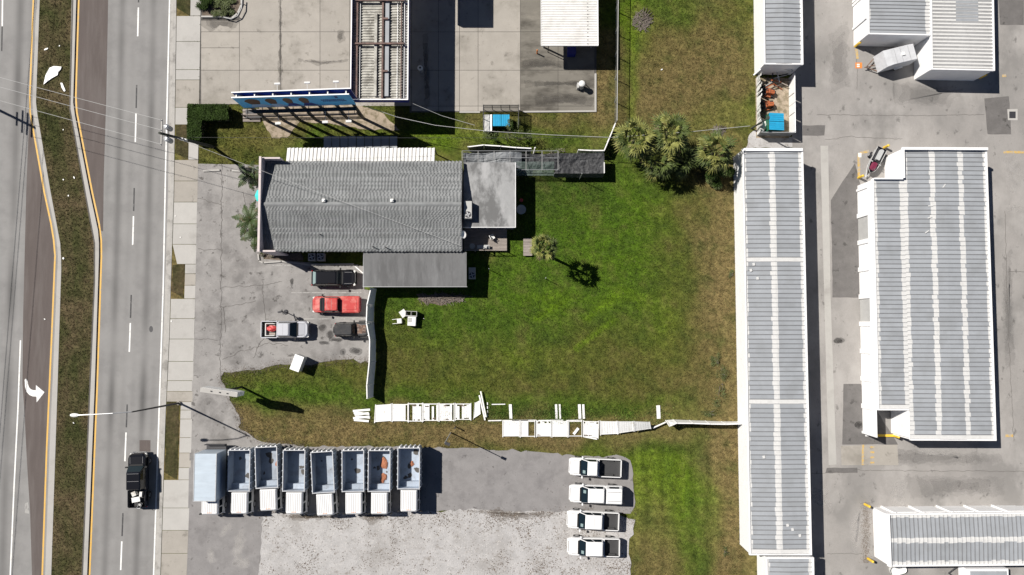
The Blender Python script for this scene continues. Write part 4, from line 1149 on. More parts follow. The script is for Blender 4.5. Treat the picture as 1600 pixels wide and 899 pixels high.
# bollard and hose boom
p = G(839, 84, 0)
MB().cyl((0, 0, 0), (0, 0, 1.0), .08, n=10).ball((0, 0, 1.0), .08, 10, 6).build('safety_bollard', M['orange'], None, loc=(p.x, p.y, .03), label='orange bollard beside the white ribbed canopy', cat='bollard')
p = G(856, 82, 0)
hb = thing('hose_boom', 'thin post with a hose boom at the canopy edge', 'post', (p.x, p.y, .03))
MB().cyl((0, 0, 0), (0, 0, 2.5), .05).build('post', M['darksteel'], hb)
MB().ball((0, 0, 2.5), .14).build('cap', M['darksteel'], hb)
p = G(893, 80, .8)
tb = thing('trash_bin', 'blue trash bin in the shade under the canopy edge', 'bin', (p.x, p.y, .03))
MB().prism([(-.45, -.4), (.45, -.4), (.45, .4), (-.45, .4)], 0, .95).build('body', M['blue'], tb)
MB().prism([(-.5, -.45), (.5, -.45), (.5, .45), (-.5, .45)], .95, 1.02).build('lid', M['blue'], tb)
p = G(657, 108, .6)
wd = thing('car_wash_drum', 'round white topped bin standing in the canopy shade', 'bin', (p.x, p.y, .03))
MB().cyl((0, 0, 0), (0, 0, .9), .28, n=14).build('body', M['acgrey'], wd)
MB().cyl((0, 0, .9), (0, 0, .98), .32, .24, n=14).build('lid', M['plastic'], wd)
MB().cyl((0, 0, .98), (0, 0, .99), .11, n=10).build('opening', M['black'], wd)
# ================================================================== BILLBOARD
BT, BB = 9.2, 5.9
L0, L1 = G(362, 153, BT), G(545, 147.5, BT)
rz = math.atan2((L1 - L0).y, (L1 - L0).x)
bl = thing('billboard', 'large two sided billboard with a blue face on a row of dark steel posts', 'billboard', (L0.x, L0.y, 0), rz)
BL = (L1 - L0).length
face = MB().span(0, BL, -.04, .06, BB, BT).build('front_panel', M['bill_blue'], bl)
bk0, bk1 = G(362, 144, BT) - L0, G(547, 137.5, BT) - L0
R_ = Matrix.Rotation(-rz, 3, 'Z')
q0, q1 = R_ @ Vector((bk0.x, bk0.y, 0)), R_ @ Vector((bk1.x, bk1.y, 0))
vb = q1 - q0
MB().box(((q0.x + q1.x) / 2, (q0.y + q1.y) / 2 - .04, (BT + BB) / 2 - .05), (vb.length, .1, BT - BB), math.atan2(vb.y, vb.x)).build('back_panel', M['blue'], bl)
MB().span(-.03, BL + .03, -.05, .07, BT, BT + .05).build('top_trim', M['white'], bl)
MB().box(((q0.x + q1.x) / 2, (q0.y + q1.y) / 2 - .04, BT - .02), (vb.length + .1, .11, .06), math.atan2(vb.y, vb.x)).build('top_trim', M['white'], bl)
for k in range(7):
    x = .35 + (BL - .7) * k / 6
    yb = q0.y + vb.y * (x - q0.x) / vb.x
    MB().span(x - .06, x + .06, .08, yb - .12, BT - .5, BT - .28).build('spreader', M['corr_white'], bl)
def fy(x, z, t=.052):
    return (x, -.04 - t + .04, z)
hz = BT - BB
for k, (fx, hw) in enumerate(((.14, .85), (.30, .62), (.445, .52), (.585, .55))):
    x = BL * fx
    mb = MB()
    pts = [(x + hw * math.cos(t) * (1 if math.sin(t) > 0 else .8), BB + hz * .56 + hz * .30 * math.sin(t)) for t in np.linspace(0, 6.283, 18)[:-1]]
    mb.add([(px_, -.046, pz) for px_, pz in pts] , [tuple(range(len(pts)))])
    mb.build('head_shape', M['bill_brown'], face)
    mb = MB()
    pts = [(x - hw * .4, BB + hz * .34), (x + hw * .9, BB + hz * .34), (x + hw * 2.1, BB + .3), (x - hw * .9, BB + .3)]
    mb.add([(px_, -.050, pz) for px_, pz in pts], [tuple(range(4))[::-1]])
    mb.build('shoulder_shape', M['bill_ink'] if k > 1 else M['bill_pale'], face)
MB().quad((BL * .1, -.053, BB + .05), (BL * .8, -.053, BB + .05), (BL * .8, -.053, BB + .32), (BL * .1, -.053, BB + .32)).build('caption_band', M['bill_pale'], face)
for row, (z, x0, x1, n) in enumerate(((BB + hz * .52, .73, .94, 12), (BB + hz * .40, .74, .95, 13), (BB + .12, .34, .70, 26))):
    for k in range(n):
        xx = BL * (x0 + (x1 - x0) * k / n)
        h_ = .34 if row < 2 else .13
        MB().quad((xx, -.056, z), (xx + BL * (x1 - x0) / n * random.uniform(.4, .8), -.056, z), (xx + BL * (x1 - x0) / n * .7, -.056, z + h_ * random.uniform(.6, 1)), (xx, -.056, z + h_)).build('letter_mark', M['bill_ink'], face)
MB().quad((BL * .865, -.056, BB + hz * .72), (BL * .89, -.056, BB + hz * .72), (BL * .89, -.056, BB + hz * .9), (BL * .865, -.056, BB + hz * .9)).build('letter_mark', M['bill_ink'], face)
for k in range(7):
    x = .6 + (BL - 1.0) * k / 6
    MB().span(x - .14, x + .14, .10, .32, 0, BT - .4).build('post', M['darksteel'], bl)
wk = MB()
wk.span(.1, BL, -1.05, -.95, BB - .25, BB - .2).span(.1, BL, -.6, -.2, BB - .28, BB - .22)
wk.build('catwalk', M['darksteel'], bl)
for k in range(8):
    x = .3 + (BL - .5) * k / 7
    MB().span(x - .025, x + .025, -1.05, 0.05, BB - .2, BB - .14).build('catwalk_bracket', M['darksteel'], bl)
for x in (BL * .30, BL * .72, BL * .93):
    MB().span(x - .3, x + .3, -1.9, -1.65, BB - .3, BB - .1).span(x - .02, x + .02, -1.7, -.2, BB - .26, BB - .22).build('floodlight', M['lamp'], bl)
for x in (BL * .36, BL * .62, BL * .87):
    yb = q0.y + vb.y * (x - q0.x) / vb.x
    MB().span(x - .3, x + .3, yb + 1.0, yb + 1.2, BT - 1.2, BT - 1.05).span(x - .02, x + .02, yb, yb + 1.0, BT - 1.15, BT - 1.1).build('floodlight', M['lamp'], bl)
# low timber fence below the billboard
a, b = G(383, 184, 0), G(560, 181, 0)
tf = thing('timber_fence', 'low dark timber rail fence under the billboard', 'fence', (a.x, a.y, 0), math.atan2(b.y - a.y, b.x - a.x))
L = (b - a).length
for z in (.3, .6, .9):
    MB().span(0, L, -.03, .03, z, z + .09).build('rail', M['wood_dark'], tf)
for k in range(8):
    MB().span(k * L / 7 - .05, k * L / 7 + .05, .032, .13, 0, 1.05).build('post', M['wood_dark'], tf)
st = G(393, 180, .2)
sp = thing('timber_steps', 'old timber steps at the end of the low rail fence', 'steps', (st.x, st.y, 0))
for k in range(4):
    MB().span(-1.0, 1.0, -.75 + k * .38, -.45 + k * .38, .05, .14 + .05 * k).build('tread', M['wood'], sp)
# ================================================================== FENCES, BINS, SHELTERS
# wire fence by the upper lawn
p0, p1 = G(966.5, -420, 0), G(960, 196, 0)
wf = thing('wire_fence', 'tall wire fence with pale top rail beside the vacuum canopy', 'fence', (p1.x, p1.y, 0), 0)
dirv = (p0 - p1)
LN = dirv.length
wf.rotation_euler = (0, 0, math.atan2(dirv.y, dirv.x))
MB().cyl((0, 0, 2.1), (LN, 0, 2.1), .04, n=6).build('top_rail', M['acgrey'], wf)
MB().quad((0, 0, .05), (LN, 0, .05), (LN, 0, 2.08), (0, 0, 2.08)).build('chain_link', M['link'], wf)
for k in range(int(LN / 2.7) + 1):
    MB().cyl((k * 2.7, 0, 0), (k * 2.7, 0, 2.15), .05, n=6).build('post', M['acgrey'], wf)
def vinyl_fence(label, pts, h, leans, m='vinyl', name='vinyl_fence', group=None, top='vinyl'):
    """standing panels between photo ground points; lean: metres the top leans to the left of travel"""
    P = [G(*q, 0) for q in pts]
    t = thing(name, label, 'fence', P[0])
    o0 = P[0]
    for i in range(len(P) - 1):
        a_, b_ = P[i] - o0, P[i + 1] - o0
        d = (b_ - a_).normalized()
        nn = Vector((-d.y, d.x, 0))
        l0, l1 = leans[i], leans[i + 1]
        tk_ = nn * .025
        A_, B_ = a_ + d * .07, b_ - d * .07
        up0, up1 = nn * l0 + Vector((0, 0, h - .1)), nn * l1 + Vector((0, 0, h - .1))
        rings = [[A_ - tk_, B_ - tk_, B_ + tk_, A_ + tk_], [A_ - tk_ + up0, B_ - tk_ + up1, B_ + tk_ + up1, A_ + tk_ + up0]]
        for r_ in rings[0]:
            r_.z += .06
        MB().loft(rings).build('panel', M[m], t)
        tk2 = nn * .06
        z1 = Vector((0, 0, .1))
        r2 = [[A_ - tk2 + up0, B_ - tk2 + up1, B_ + tk2 + up1, A_ + tk2 + up0], [A_ - tk2 + up0 + z1, B_ - tk2 + up1 + z1, B_ + tk2 + up1 + z1, A_ + tk2 + up0 + z1]]
        MB().loft(r2).build('top_rail', M[top], t)
    for i, a_ in enumerate(P):
        d = (P[min(i + 1, len(P) - 1)] - P[max(0, i - 1)]).normalized()
        nn = Vector((-d.y, d.x, 0))
        MB().cyl(a_ - o0, a_ - o0 + nn * leans[i] + Vector((0, 0, h + .05)), .065, n=6).build('post', M[top], t)
    return t
# travel southwards: left of travel is east, so a negative lean tips it west
vinyl_fence('white vinyl fence leaning along the edge of the shop parking lot', [(588, 452), (584.5, 478), (584, 504), (587, 531), (587, 565), (584, 600), (583, 620)], 1.95, [-.25, -.42, -.45, -.3, -.35, -.4, -.3])
vinyl_fence('white vinyl fence still upright between the lawn and the storage wall', [(1152, 659), (1127, 659), (1102, 658), (1077, 657), (1052, 656), (1040, 657)], 1.8, [0, .05, .1, .1, .15, .4])
vinyl_fence('short white fence with a bend behind the black shade cloth', [(958, 200), (949, 222), (941, 241), (922, 241), (902, 240)], 1.7, [0, 0, 0, 0, 0])
vinyl_fence('sagging grey sheeted fence above the streaked annex roof', [(733, 236), (757, 236), (782, 239), (806, 242), (829, 241)], 1.9, [0, .2, .3, .35, .2], m='tarp')
# pipe frame shelter with torn netting
a, b = G(722, 258, 2.2), G(872, 236, 2.2)
pf2 = thing('pipe_shelter', 'bare pipe shelter frame with torn green netting behind the annex', 'shelter', (a.x, a.y, 0))
w_, d_ = b.x - a.x, b.y - a.y
for k in range(7):
    x = w_ * k / 6
    MB().tube([(x, -.5, 0), (x, -.5, 2.0), (x, d_, 2.2), (x, d_, 0)], .025).build('hoop', M['acgrey'], pf2)
MB().cyl((0, -.5, 2.0), (w_, -.5, 2.0), .025).build('purlin', M['steel'], pf2)
MB().cyl((0, d_ * .55, 2.16), (w_, d_ * .5, 2.16), .025).build('purlin', M['steel'], pf2)
MB().cyl((0, d_, 2.2), (w_, d_, 2.2), .025).build('purlin', M['steel'], pf2)
def rumpled(x0, x1, y0, y1, zf, n=26, m_=10, seed=0):
    mb = MB()
    vs = []
    for j in range(m_ + 1):
        for i in range(n + 1):
            x, y = x0 + (x1 - x0) * i / n, y0 + (y1 - y0) * j / m_
            vs.append((x, y, zf(i / n, j / m_) + .10 * mnoise.noise(Vector((x * 1.3, y * 1.3, seed))) + .07 * mnoise.noise(Vector((x * 3.5, y * 3.5, seed)))))
    return mb.add(vs, [(j * (n + 1) + i, j * (n + 1) + i + 1, (j + 1) * (n + 1) + i + 1, (j + 1) * (n + 1) + i) for j in range(m_) for i in range(n)])
rumpled(w_ * .5, w_ * .96, -1.0, .45, lambda u, v: 1.2 + .7 * v, seed=3).build('netting', M['mesh_green'], pf2)
rumpled(.1, w_ * .62, -.2, d_ - .1, lambda u, v: 1.5 + .4 * v - .3 * math.sin(u * 6.1), seed=5).build('sagging_tarp', M['tarp'], pf2)
rumpled(w_ * .6, w_ * .98, .3, d_ - .1, lambda u, v: 1.1 + .3 * v - .3 * math.sin(u * 3.1), seed=8).build('sagging_tarp', M['cloth'], pf2)
# black shade cloth
a, b = G(866, 271, 1.8), G(944, 240, 1.8)
sc_ = thing('shade_cloth_shelter', 'rumpled black shade cloth stretched over short posts beside the palms', 'shelter', (a.x, a.y, 0))
w_, d_ = b.x - a.x, b.y - a.y
rumpled(0, w_, 0, d_, lambda u, v: 1.7 + .2 * v - .25 * math.sin(u * 3.14) * math.sin(v * 3.14), 40, 16, 9).build('cloth', M['cloth'], sc_)
rumpled(0, w_, -.25, 0, lambda u, v: .7 + 1.0 * v, 40, 8, 9.5).build('cloth_skirt', M['cloth'], sc_)
for x in (.05, w_ * .5, w_ - .05):
    for y in (.05, d_ - .05):
        MB().cyl((x, y, 0), (x, y, 1.68), .05).build('post', M['steel'], sc_)
MB().span(w_ - .06, w_ + .04, 0, d_ * .55, 1.78, 1.86).build('edge_bar', M['plastic'], sc_)
def dumpster(label, loc, rz, w, d, h, green_lid=False):
    t = thing('dumpster', label, 'dumpster', loc, rz)
    MB().loft([[(-w / 2, -d / 2 + .15, .12), (w / 2, -d / 2 + .15, .12), (w / 2, d / 2, .12), (-w / 2, d / 2, .12)], [(-w / 2, -d / 2, h - .25), (w / 2, -d / 2, h - .25), (w / 2, d / 2, h), (-w / 2, d / 2, h)]]).build('body', M['dumpster'], t)
    for s in (-1, 1):
        lid = MB()
        x0, x1 = (s * .03, s * (w / 2 + .02))
        x0, x1 = min(x0, x1), max(x0, x1)
        sl = .25 / d
        zz = lambda y: h + .04 - (d / 2 - y) * sl
        y0 = -d / 2 + (.0 if not green_lid else .0)
        lid.loft([[(x0, y0, zz(y0)), (x1, y0, zz(y0)), (x1, d / 2, zz(d / 2)), (x0, d / 2, zz(d / 2))], [(x0, y0, zz(y0) + .05), (x1, y0, zz(y0) + .05), (x1, d / 2, zz(d / 2) + .05), (x0, d / 2, zz(d / 2) + .05)]])
        lo = lid.build('lid', M['lid_blue'], t)
        for k in (1, 2, 3):
            xx = x0 + (x1 - x0) * k / 4
            MB().loft([[(xx - .02, y0, zz(y0) + .05), (xx + .02, y0, zz(y0) + .05), (xx + .02, d / 2, zz(d / 2) + .05), (xx - .02, d / 2, zz(d / 2) + .05)], [(xx - .02, y0, zz(y0) + .075), (xx + .02, y0, zz(y0) + .075), (xx + .02, d / 2, zz(d / 2) + .075), (xx - .02, d / 2, zz(d / 2) + .075)]]).build('lid_rib', M['lid_blue'], lo)
        MB().span(s * (w / 2 + .02), s * (w / 2 + .14), -.3, .3, h * .5, h * .5 + .18).build('fork_pocket', M['dumpster'], t)
    for sx in (-1, 1):
        for sy in (-1, 1):
            MB().cyl((sx * (w / 2 - .2) - .04, sy * (d / 2 - .25), .07), (sx * (w / 2 - .2) + .04, sy * (d / 2 - .25), .07), .07).build('caster', M['black'], t)
    return t
p = G(783, 187, 1.3)
dumpster('green dumpster with two blue lids in the wire pen by the apron', (p.x, p.y - .1, .03), 0, 1.85, 1.25, 1.35)
# wire pen round it
a, b = G(756, 207, 0), G(810, 172, 0)
pn = thing('wire_pen', 'dark wire pen round the dumpster at the edge of the apron', 'fence', (a.x, a.y, 0))
w_, d_ = b.x - a.x, b.y - a.y
M['slat_mesh'] = mat('dark_slatted_mesh', (.06, .065, .06), .7, var=.15, alpha=.5)
for (x0, y0, x1, y1) in ((0, 0, 0, d_), (w_, 0, w_, d_), (0, d_, w_, d_)):
    MB().cyl((x0, y0, 1.8), (x1, y1, 1.8), .035).build('top_rail', M['darksteel'], pn)
    MB().cyl((x0, y0, .9), (x1, y1, .9), .025).build('mid_rail', M['darksteel'], pn)
    MB().quad((x0, y0, .05), (x1, y1, .05), (x1, y1, 1.78), (x0, y0, 1.78)).build('mesh_panel', M['slat_mesh'], pn)
    n = 5 if x0 != x1 else 3
    for k in range(n):
        MB().cyl((x0 + (x1 - x0) * k / (n - 1), y0 + (y1 - y0) * k / (n - 1), 0), (x0 + (x1 - x0) * k / (n - 1), y0 + (y1 - y0) * k / (n - 1), 1.85), .04).build('post', M['darksteel'], pn)
p = G(762, 194, .4)
mt_ = thing('old_mattress', 'crumpled white mattress leaning in the dumpster pen', 'mattress', (p.x, p.y, 0))
o = rumpled(-.5, .5, -.95, .95, lambda u, v: .75 + .25 * u, 8, 14, 2).build('cover', M['plastic'], mt_)
MB().span(-.48, .48, -.9, .9, .03, .62).build('filling', M['plastic'], mt_)
# machine pen by the storage building
a, b = G(1182.5, 212, 0), G(1231, 122, 0)
mp_ = thing('machine_pen', 'white fenced pen with torn slats holding orange machines', 'fence', (a.x, a.y, 0), -.01)
w_, d_ = b.x - a.x, b.y - a.y
MB().quad((-.1, d_, .03), (-.1, -.3, .03), (w_, -.3, .03), (w_, d_, .03)).build('pen_floor', M['sand'], mp_)
M['torn'] = mat('torn_white_slats', (.7, .7, .68), .6, spots=[((.12, .12, .10), 3.2, .5, .6, .85)], var=.1)
rng = random.Random(8)
for k in range(26):
    y = d_ * k / 26
    l = rng.uniform(-.1, .22)
    MB().add([(0, y, .05), (0, y + d_ / 25.5, .05), (l - .15, y + d_ / 25.5, 1.75), (l - .15, y, 1.75), (-.03, y, .05), (-.03, y + d_ / 27, .05)], [(0, 1, 2, 3)]).build('torn_slat', M['torn'] if rng.random() < .3 else M['vinyl'], mp_)
for k in range(3):
    MB().span(w_ + .0, w_ + .06, d_ * k / 3 + .05, d_ * (k + 1) / 3 - .05, .06, 1.75).build('panel', M['vinyl'], mp_)
MB().quad((0, -.02, .05), (w_, -.02, .05), (w_, -.12, 1.7), (0, -.12, 1.7)).build('panel', M['tarp'], mp_)
for z in (1.78,):
    MB().cyl((-.1, -.1, z), (w_ + .03, -.1, z), .045).cyl((w_ + .03, -.1, z), (w_ + .03, d_, z), .06).build('top_rail', M['steel'], mp_)
MB().cyl((-.9, d_ - .3, 1.7), (.6, d_ + 1.0, 1.9), .09).build('loose_beam', M['vinyl'], mp_)
MB().cyl((.6, d_ + .9, 1.8), (w_ - .2, d_ + .2, 1.6), .05).build('loose_beam', M['steel'], mp_)
MB().cyl((w_ - .9, d_ + 1.0, 1.8), (w_ + .02, d_ + .0, 1.7), .05).build('loose_beam', M['steel'], mp_)
for x, y in ((0, 0), (w_ + .03, 0), (w_ + .03, d_), (0, d_), (w_ + .03, d_ / 2)):
    MB().cyl((x, y, 0), (x, y, 1.85), .05).build('post', M['steel'], mp_)
p = G(1217, 190, 1.5)
dumpster('green dumpster with blue lids inside the torn white pen', (p.x - .25, p.y, .03), math.pi / 2 * -1 + math.pi, 1.9, 1.75, 1.5)
def ride_mower(label, loc, rz):
    t = thing('ride_on_mower', label, 'mower', loc, rz)
    MB().loft([[(-.2, -.28, .35), (.8, -.28, .35), (.8, .28, .35), (-.2, .28, .35)], [(-.1, -.24, .8), (.72, -.2, .75), (.72, .2, .75), (-.1, .24, .8)]]).build('hood', M['rust_orange'], t)
    MB().box((-.45, 0, .42), (.6, .75, .22)).build('chassis', M['darksteel'], t)
    MB().box((-.5, 0, .62), (.4, .42, .12)).box((-.7, 0, .82), (.1, .42, .4)).build('seat', M['black'], t)
    MB().box((.1, 0, .2), (.8, 1.05, .16)).build('cutting_deck', M['rust_orange'], t)
    MB().cyl((-.1, 0, .75), (-.22, 0, 1.0), .03).cyl((-.22, -.18, 1.0), (-.22, .18, 1.0), .025).build('steering', M['black'], t)
    for x, y, r_ in ((-.6, .45, .3), (-.6, -.45, .3), (.65, .38, .2), (.65, -.38, .2)):
        MB().cyl((x, y - .1, r_), (x, y + .1, r_), r_, n=14).build('wheel', M['black'], t)
p = G(1200, 143, .6)
ride_mower('rusty orange mower tipped against the torn slats, next to scrap timber', (p.x, p.y, .03), -.2)
p = G(1199, 164, .6)
ride_mower('orange mower parked between the other mower and the dumpster', (p.x, p.y, .03), .15)
p = G(1192, 196, .5)
MB().ball((0, 0, .4), (.4, .75, .42), 10, 7, .18).build('white_sack', M['plastic'], None, loc=(p.x, p.y, .0), label='bulging white sack between the pen slats and the dumpster', cat='sack')
rng = random.Random(3)
sc2 = thing('scrap_pile', 'heap of scrap timber and pipes at the head of the pen', 'scrap', G(1207, 130, 0))
for k in range(14):
    x, y = rng.uniform(-1.3, 1.5), rng.uniform(-.5, .7)
    an_ = rng.uniform(-.6, .6) + (math.pi / 2 if k % 4 == 0 else 0)
    l_ = rng.uniform(.6, 1.6)
    MB().box((x, y, .12 + .06 * k), (l_, .1, .08), an_).build('scrap_board' if k % 3 else 'scrap_pipe', M[['wood_dark', 'rust_orange', 'steel', 'darksteel', 'wood'][k % 5]], sc2)
# ================================================================== VEHICLES  (local x forward, y left)
def rrect(x0, x1, hw, rf, rr, z, n=4, hwf=None, hwr=None):
    """rounded rectangle ring, counter-clockwise; rf / rr corner radii at front / rear"""
    pts = []
    for cx_, cy_, r_, a0 in ((x1 - rf, hw - rf, rf, 0), (x0 + rr, hw - rr, rr, 90), (x0 + rr, -hw + rr, rr, 180), (x1 - rf, -hw + rf, rf, 270)):
        for k in range(n + 1):
            a_ = math.radians(a0 + 90 * k / n)
            pts.append(Vector((cx_ + r_ * math.cos(a_), cy_ + r_ * math.sin(a_), z)))
    return pts
def wheel(t, x, y, r, w, rimm='chrome', s=1):
    o = MB().cyl((0, -w / 2, 0), (0, w / 2, 0), r, n=20).build('wheel', M['black'], t)
    o.location = (x, y, r)
    MB().cyl((0, s * (w / 2 - .02), 0), (0, s * (w / 2 + .012), 0), r * .62, n=16).build('rim', M[rimm], o)
    return o
def window(t, name, quad, out, m='glass', k=.88):
    """glass pane inset in the quad, set proud along out"""
    c = sum((Vector(q) for q in quad), Vector()) / 4
    out = Vector(out).normalized()
    fr = [c + (Vector(q) - c) * k + out * .012 for q in quad]
    bk = [c + (Vector(q) - c) * k - out * .02 for q in quad]
    return MB().loft([bk, fr]).build(name, M[m], t)
def vehicle(name, label, cat, px, py, rz, L, W, paint, kind='pickup', hood=.20, ws=.35, roof=.68, H=1.85, belt=1.08, group=None, cover=None, rim='chrome', z0=.036, sticker=None, zref=1.0, roofm=None, hoodm=None, clad=None, rearglass=False):
    p = G(px, py, zref)
    t = thing(name, label, cat, (p.x, p.y, z0), rz, group)
    xf, xr = L / 2, -L / 2
    X = lambda f: xf - L * f
    hw = W / 2
    cr = X(roof) if kind == 'pickup' else xr + .05
    bm = M[paint]
    # lower body
    end = cr - .12 if kind == 'pickup' else xr
    rrs = .05 if kind == 'pickup' else .22
    rings = [rrect(end, xf - .10, hw - .10, .38, rrs, .32), rrect(end, xf - .02, hw - .02, .42, rrs, .55), rrect(end, xf, hw, .46, rrs, .72), rrect(end, xf - .03, hw - .02, .5, rrs, belt - .14), rrect(end, xf - .12, hw - .10, .55, rrs, belt)]
    MB().loft(rings).build('body', bm, t)
    hm = M[hoodm] if hoodm else bm
    h0, h1 = X(hood) - .02, xf - .28
    MB().loft([[(h0, -hw + .16, belt - .02), (h1, -hw + .30, belt - .06), (h1, hw - .30, belt - .06), (h0, hw - .16, belt - .02)], [(h0, -hw + .28, belt + .075), (h1 - .1, -hw + .42, belt + .02), (h1 - .1, hw - .42, belt + .02), (h0, hw - .28, belt + .075)]]).build('hood', hm, t)
    for s in (-1, 1):
        MB().box((xf - .16, s * (hw - .24), .80), (.22, .34, .18), -s * .35).build('headlight', M['lamp'], t)
    MB().box((xf - .02, 0, .82), (.08, W - .9, .24)).build('grille', M['darksteel'], t)
    MB().box((xf + .02, 0, .50), (.14, W - .45, .2)).build('bumper', M['chrome'] if kind == 'pickup' and paint != 'car_white' else bm, t)
    # cab
    rx1, rx0 = X(ws), (cr + .06 if kind == 'pickup' else X(roof))
    bf, br = X(hood) - .0, (cr - .02 if kind == 'pickup' else xr + .12)
    wb, wr = hw - .09, hw - .24
    Z1 = H - .09
    B = {'f': bf, 'r': br}
    cab = MB()
    ringb = rrect(br, bf, wb, .12, .10, belt - .02)
    ringm = rrect(br + (rx0 - br) * .92, bf + (rx1 - bf) * .92, wb + (wr - wb) * .9, .12, .12, Z1)
    ringt = rrect(rx0 + .08, rx1 - .06, wr - .07, .15, .15, H)
    cab.loft([ringb, ringm, ringt])
    cab.build('cab', bm, t)
    if roofm:
        MB().prism([q[:2] for q in rrect(rx0 + .04, rx1 - .02, wr - .03, .15, .15, 0)], H - .01, H + .03).build('roof_panel', M[roofm], t)
    zb, zt = belt + .03, Z1 - .02
    lf = lambda z: (z - belt) / (Z1 - belt) * .92
    xw = lambda z: bf + (rx1 - bf) * lf(z)
    xb = lambda z: br + (rx0 - br) * lf(z)
    yw = lambda z: wb + (wr - wb) * lf(z) * .98
    wsn = window(t, 'windshield', [(xw(zb), -yw(zb), zb), (xw(zb), yw(zb), zb), (xw(zt), yw(zt), zt), (xw(zt), -yw(zt), zt)], (1, 0, 1.2), 'glass', .96)
    MB().box((xw(belt) + .05, 0, belt + .045), (.16, 2 * hw - .5, .08)).build('wiper_cowl', M['black'], t)
    for s in (-1, 1):
        MB().span(X(hood) + .1, xf - .36, s * (hw - .30) - .012, s * (hw - .30) + .012, belt - .01, belt + .052).build('hood_seam', M['groove'], t)
    if roof - ws > .25 and kind == 'pickup':
        for xx in (rx1 - .12, (rx0 + rx1) / 2):
            MB().span(xx - .012, xx + .012, -wr + .12, wr - .12, H - .002, H + .004).build('roof_seam', M['groove'], t)
    if sticker:
        m1, m2 = zb + (zt - zb) * .35, zb + (zt - zb) * .72
        MB().quad(*[Vector((xw(z) + .012, y, z)) + Vector((.02, 0, .02)) for z, y in ((m1, sticker - .14), (m1, sticker + .2), (m2, sticker + .2), (m2, sticker - .14))]).build('price_sticker', M['glass_pale'], wsn)
    window(t, 'rear_window', [(xb(zb), yw(zb), zb), (xb(zb), -yw(zb), zb), (xb(zt), -yw(zt), zt), (xb(zt), yw(zt), zt)], (-1, 0, .3 if kind == 'pickup' else 1.0), 'glass_pale' if rearglass else 'glass')
    nwin = 2 if (xw(zt) - xb(zt)) > 1.3 else 1
    for s in (-1, 1):
        for k in range(nwin):
            f0, f1 = k / nwin, (k + 1) / nwin
            lerp = lambda z, f: (xb(z) + .1) + (xw(z) - .12 - xb(z) - .1) * f
            window(t, 'side_window', [(lerp(zb, f0), s * yw(zb), zb), (lerp(zb, f1), s * yw(zb), zb), (lerp(zt, f1), s * yw(zt), zt), (lerp(zt, f0), s * yw(zt), zt)][::(-1 if s > 0 else 1)], (0, s, .3), 'glass')
        MB().box((xw(zb) - .15, s * (hw + .09), belt + .06), (.14, .24, .18)).build('mirror', M['black'] if paint != 'car_white' else bm, t)
    # bed
    if kind == 'pickup':
        bz, fz = belt + .02, .74
        x1, x0 = cr - .14, xr
        tb_ = MB()
        wt = .09
        tb_.loft([rrect(x0 + .02, x1, hw - .10, .03, .12, .36), rrect(x0, x1, hw - .01, .03, .12, .66), rrect(x0, x1, hw, .03, .12, fz)], True, True)
        for s in (-1, 1):
            tb_.span(x0 + .09, x1, s * (hw - wt), s * hw, fz, bz)
        tb_.span(x1 - .06, x1 - .002, -hw + wt, hw - wt, fz, bz)
        tb_.build('bed', bm, t)
        ln = MB().span(x0 + .09, x1 - .062, -hw + wt, hw - wt, fz, fz + .02)
        for s in (-1, 1):
            ln.span(x0 + .09, x1 - .062, s * (hw - wt - .012), s * (hw - wt), fz + .02, bz - .03)
            ln.span((x0 + x1) / 2 - .42, (x0 + x1) / 2 + .42, s * (hw - wt - .2), s * (hw - wt - .013), fz + .02, fz + .2)
        for k in range(8):
            yk = -hw + .34 + k * (W - .68) / 7
            ln.span(x0 + .12, x1 - .1, yk - .025, yk + .025, fz + .02, fz + .035)
        ln.build('bed_liner', M['liner'], t)
        MB().span(x0 - .0, x0 + .085, -hw + .08, hw - .08, fz - .1, bz - .01).build('tailgate', bm, t)
        MB().span(x0 - .1, x0 - .005, -hw + .12, hw - .12, .42, .58).build('rear_bumper', M['chrome'], t)
        if cover == 'tonneau':
            MB().loft([rrect(x0 + .04, x1 - .02, hw - .03, .05, .12, bz + .003), rrect(x0 + .08, x1 - .06, hw - .10, .05, .14, bz + .07)]).build('bed_cover', bm, t)
            MB().loft([rrect(x0 + .3, x1 - .28, hw - .32, .08, .14, bz + .07), rrect(x0 + .34, x1 - .32, hw - .36, .08, .14, bz + .10)]).build('bed_cover_panel', bm, t)
        if cover == 'shell':
            MB().loft([rrect(x0 + .03, x1 - .02, hw - .02, .05, .1, bz + .003), rrect(x0 + .16, x1 - .04, hw - .18, .05, .1, H - .06), rrect(x0 + .22, x1 - .1, hw - .26, .05, .1, H)]).build('camper_shell', bm, t)
            for s in (-1, 1):
                yk = lambda z: s * (hw - .02 - .16 * (z - bz) / (H - .06 - bz))
                window(t, 'shell_window', [(x0 + .35, yk(bz + .15), bz + .15), (x1 - .25, yk(bz + .15), bz + .15), (x1 - .3, yk(H - .15), H - .15), (x0 + .45, yk(H - .15), H - .15)][::(-1 if s > 0 else 1)], (0, s, .25))
            for s in (-1, 1):
                MB().span(x0 + .3, x1 - .1, s * (hw - .52), s * (hw - .49), H - .005, H + .03).build('roof_rack_bar', M['darksteel'], t)
    for s in (-1, 1):
        MB().box((xr + .03 if kind == 'pickup' else xr + .06, s * (hw - .14), .88), (.08, .16, .28)).build('tail_light', M['tail'], t)
        for x, nm in ((xf - L * .165, 'f'), (xr + L * .2, 'r')):
            wheel(t, x, s * (hw - .08), .38, .26, rim, s)
    return t, X, cr, hw, belt
WP = 'white work pickup trucks parked in a row'
PI = math.pi
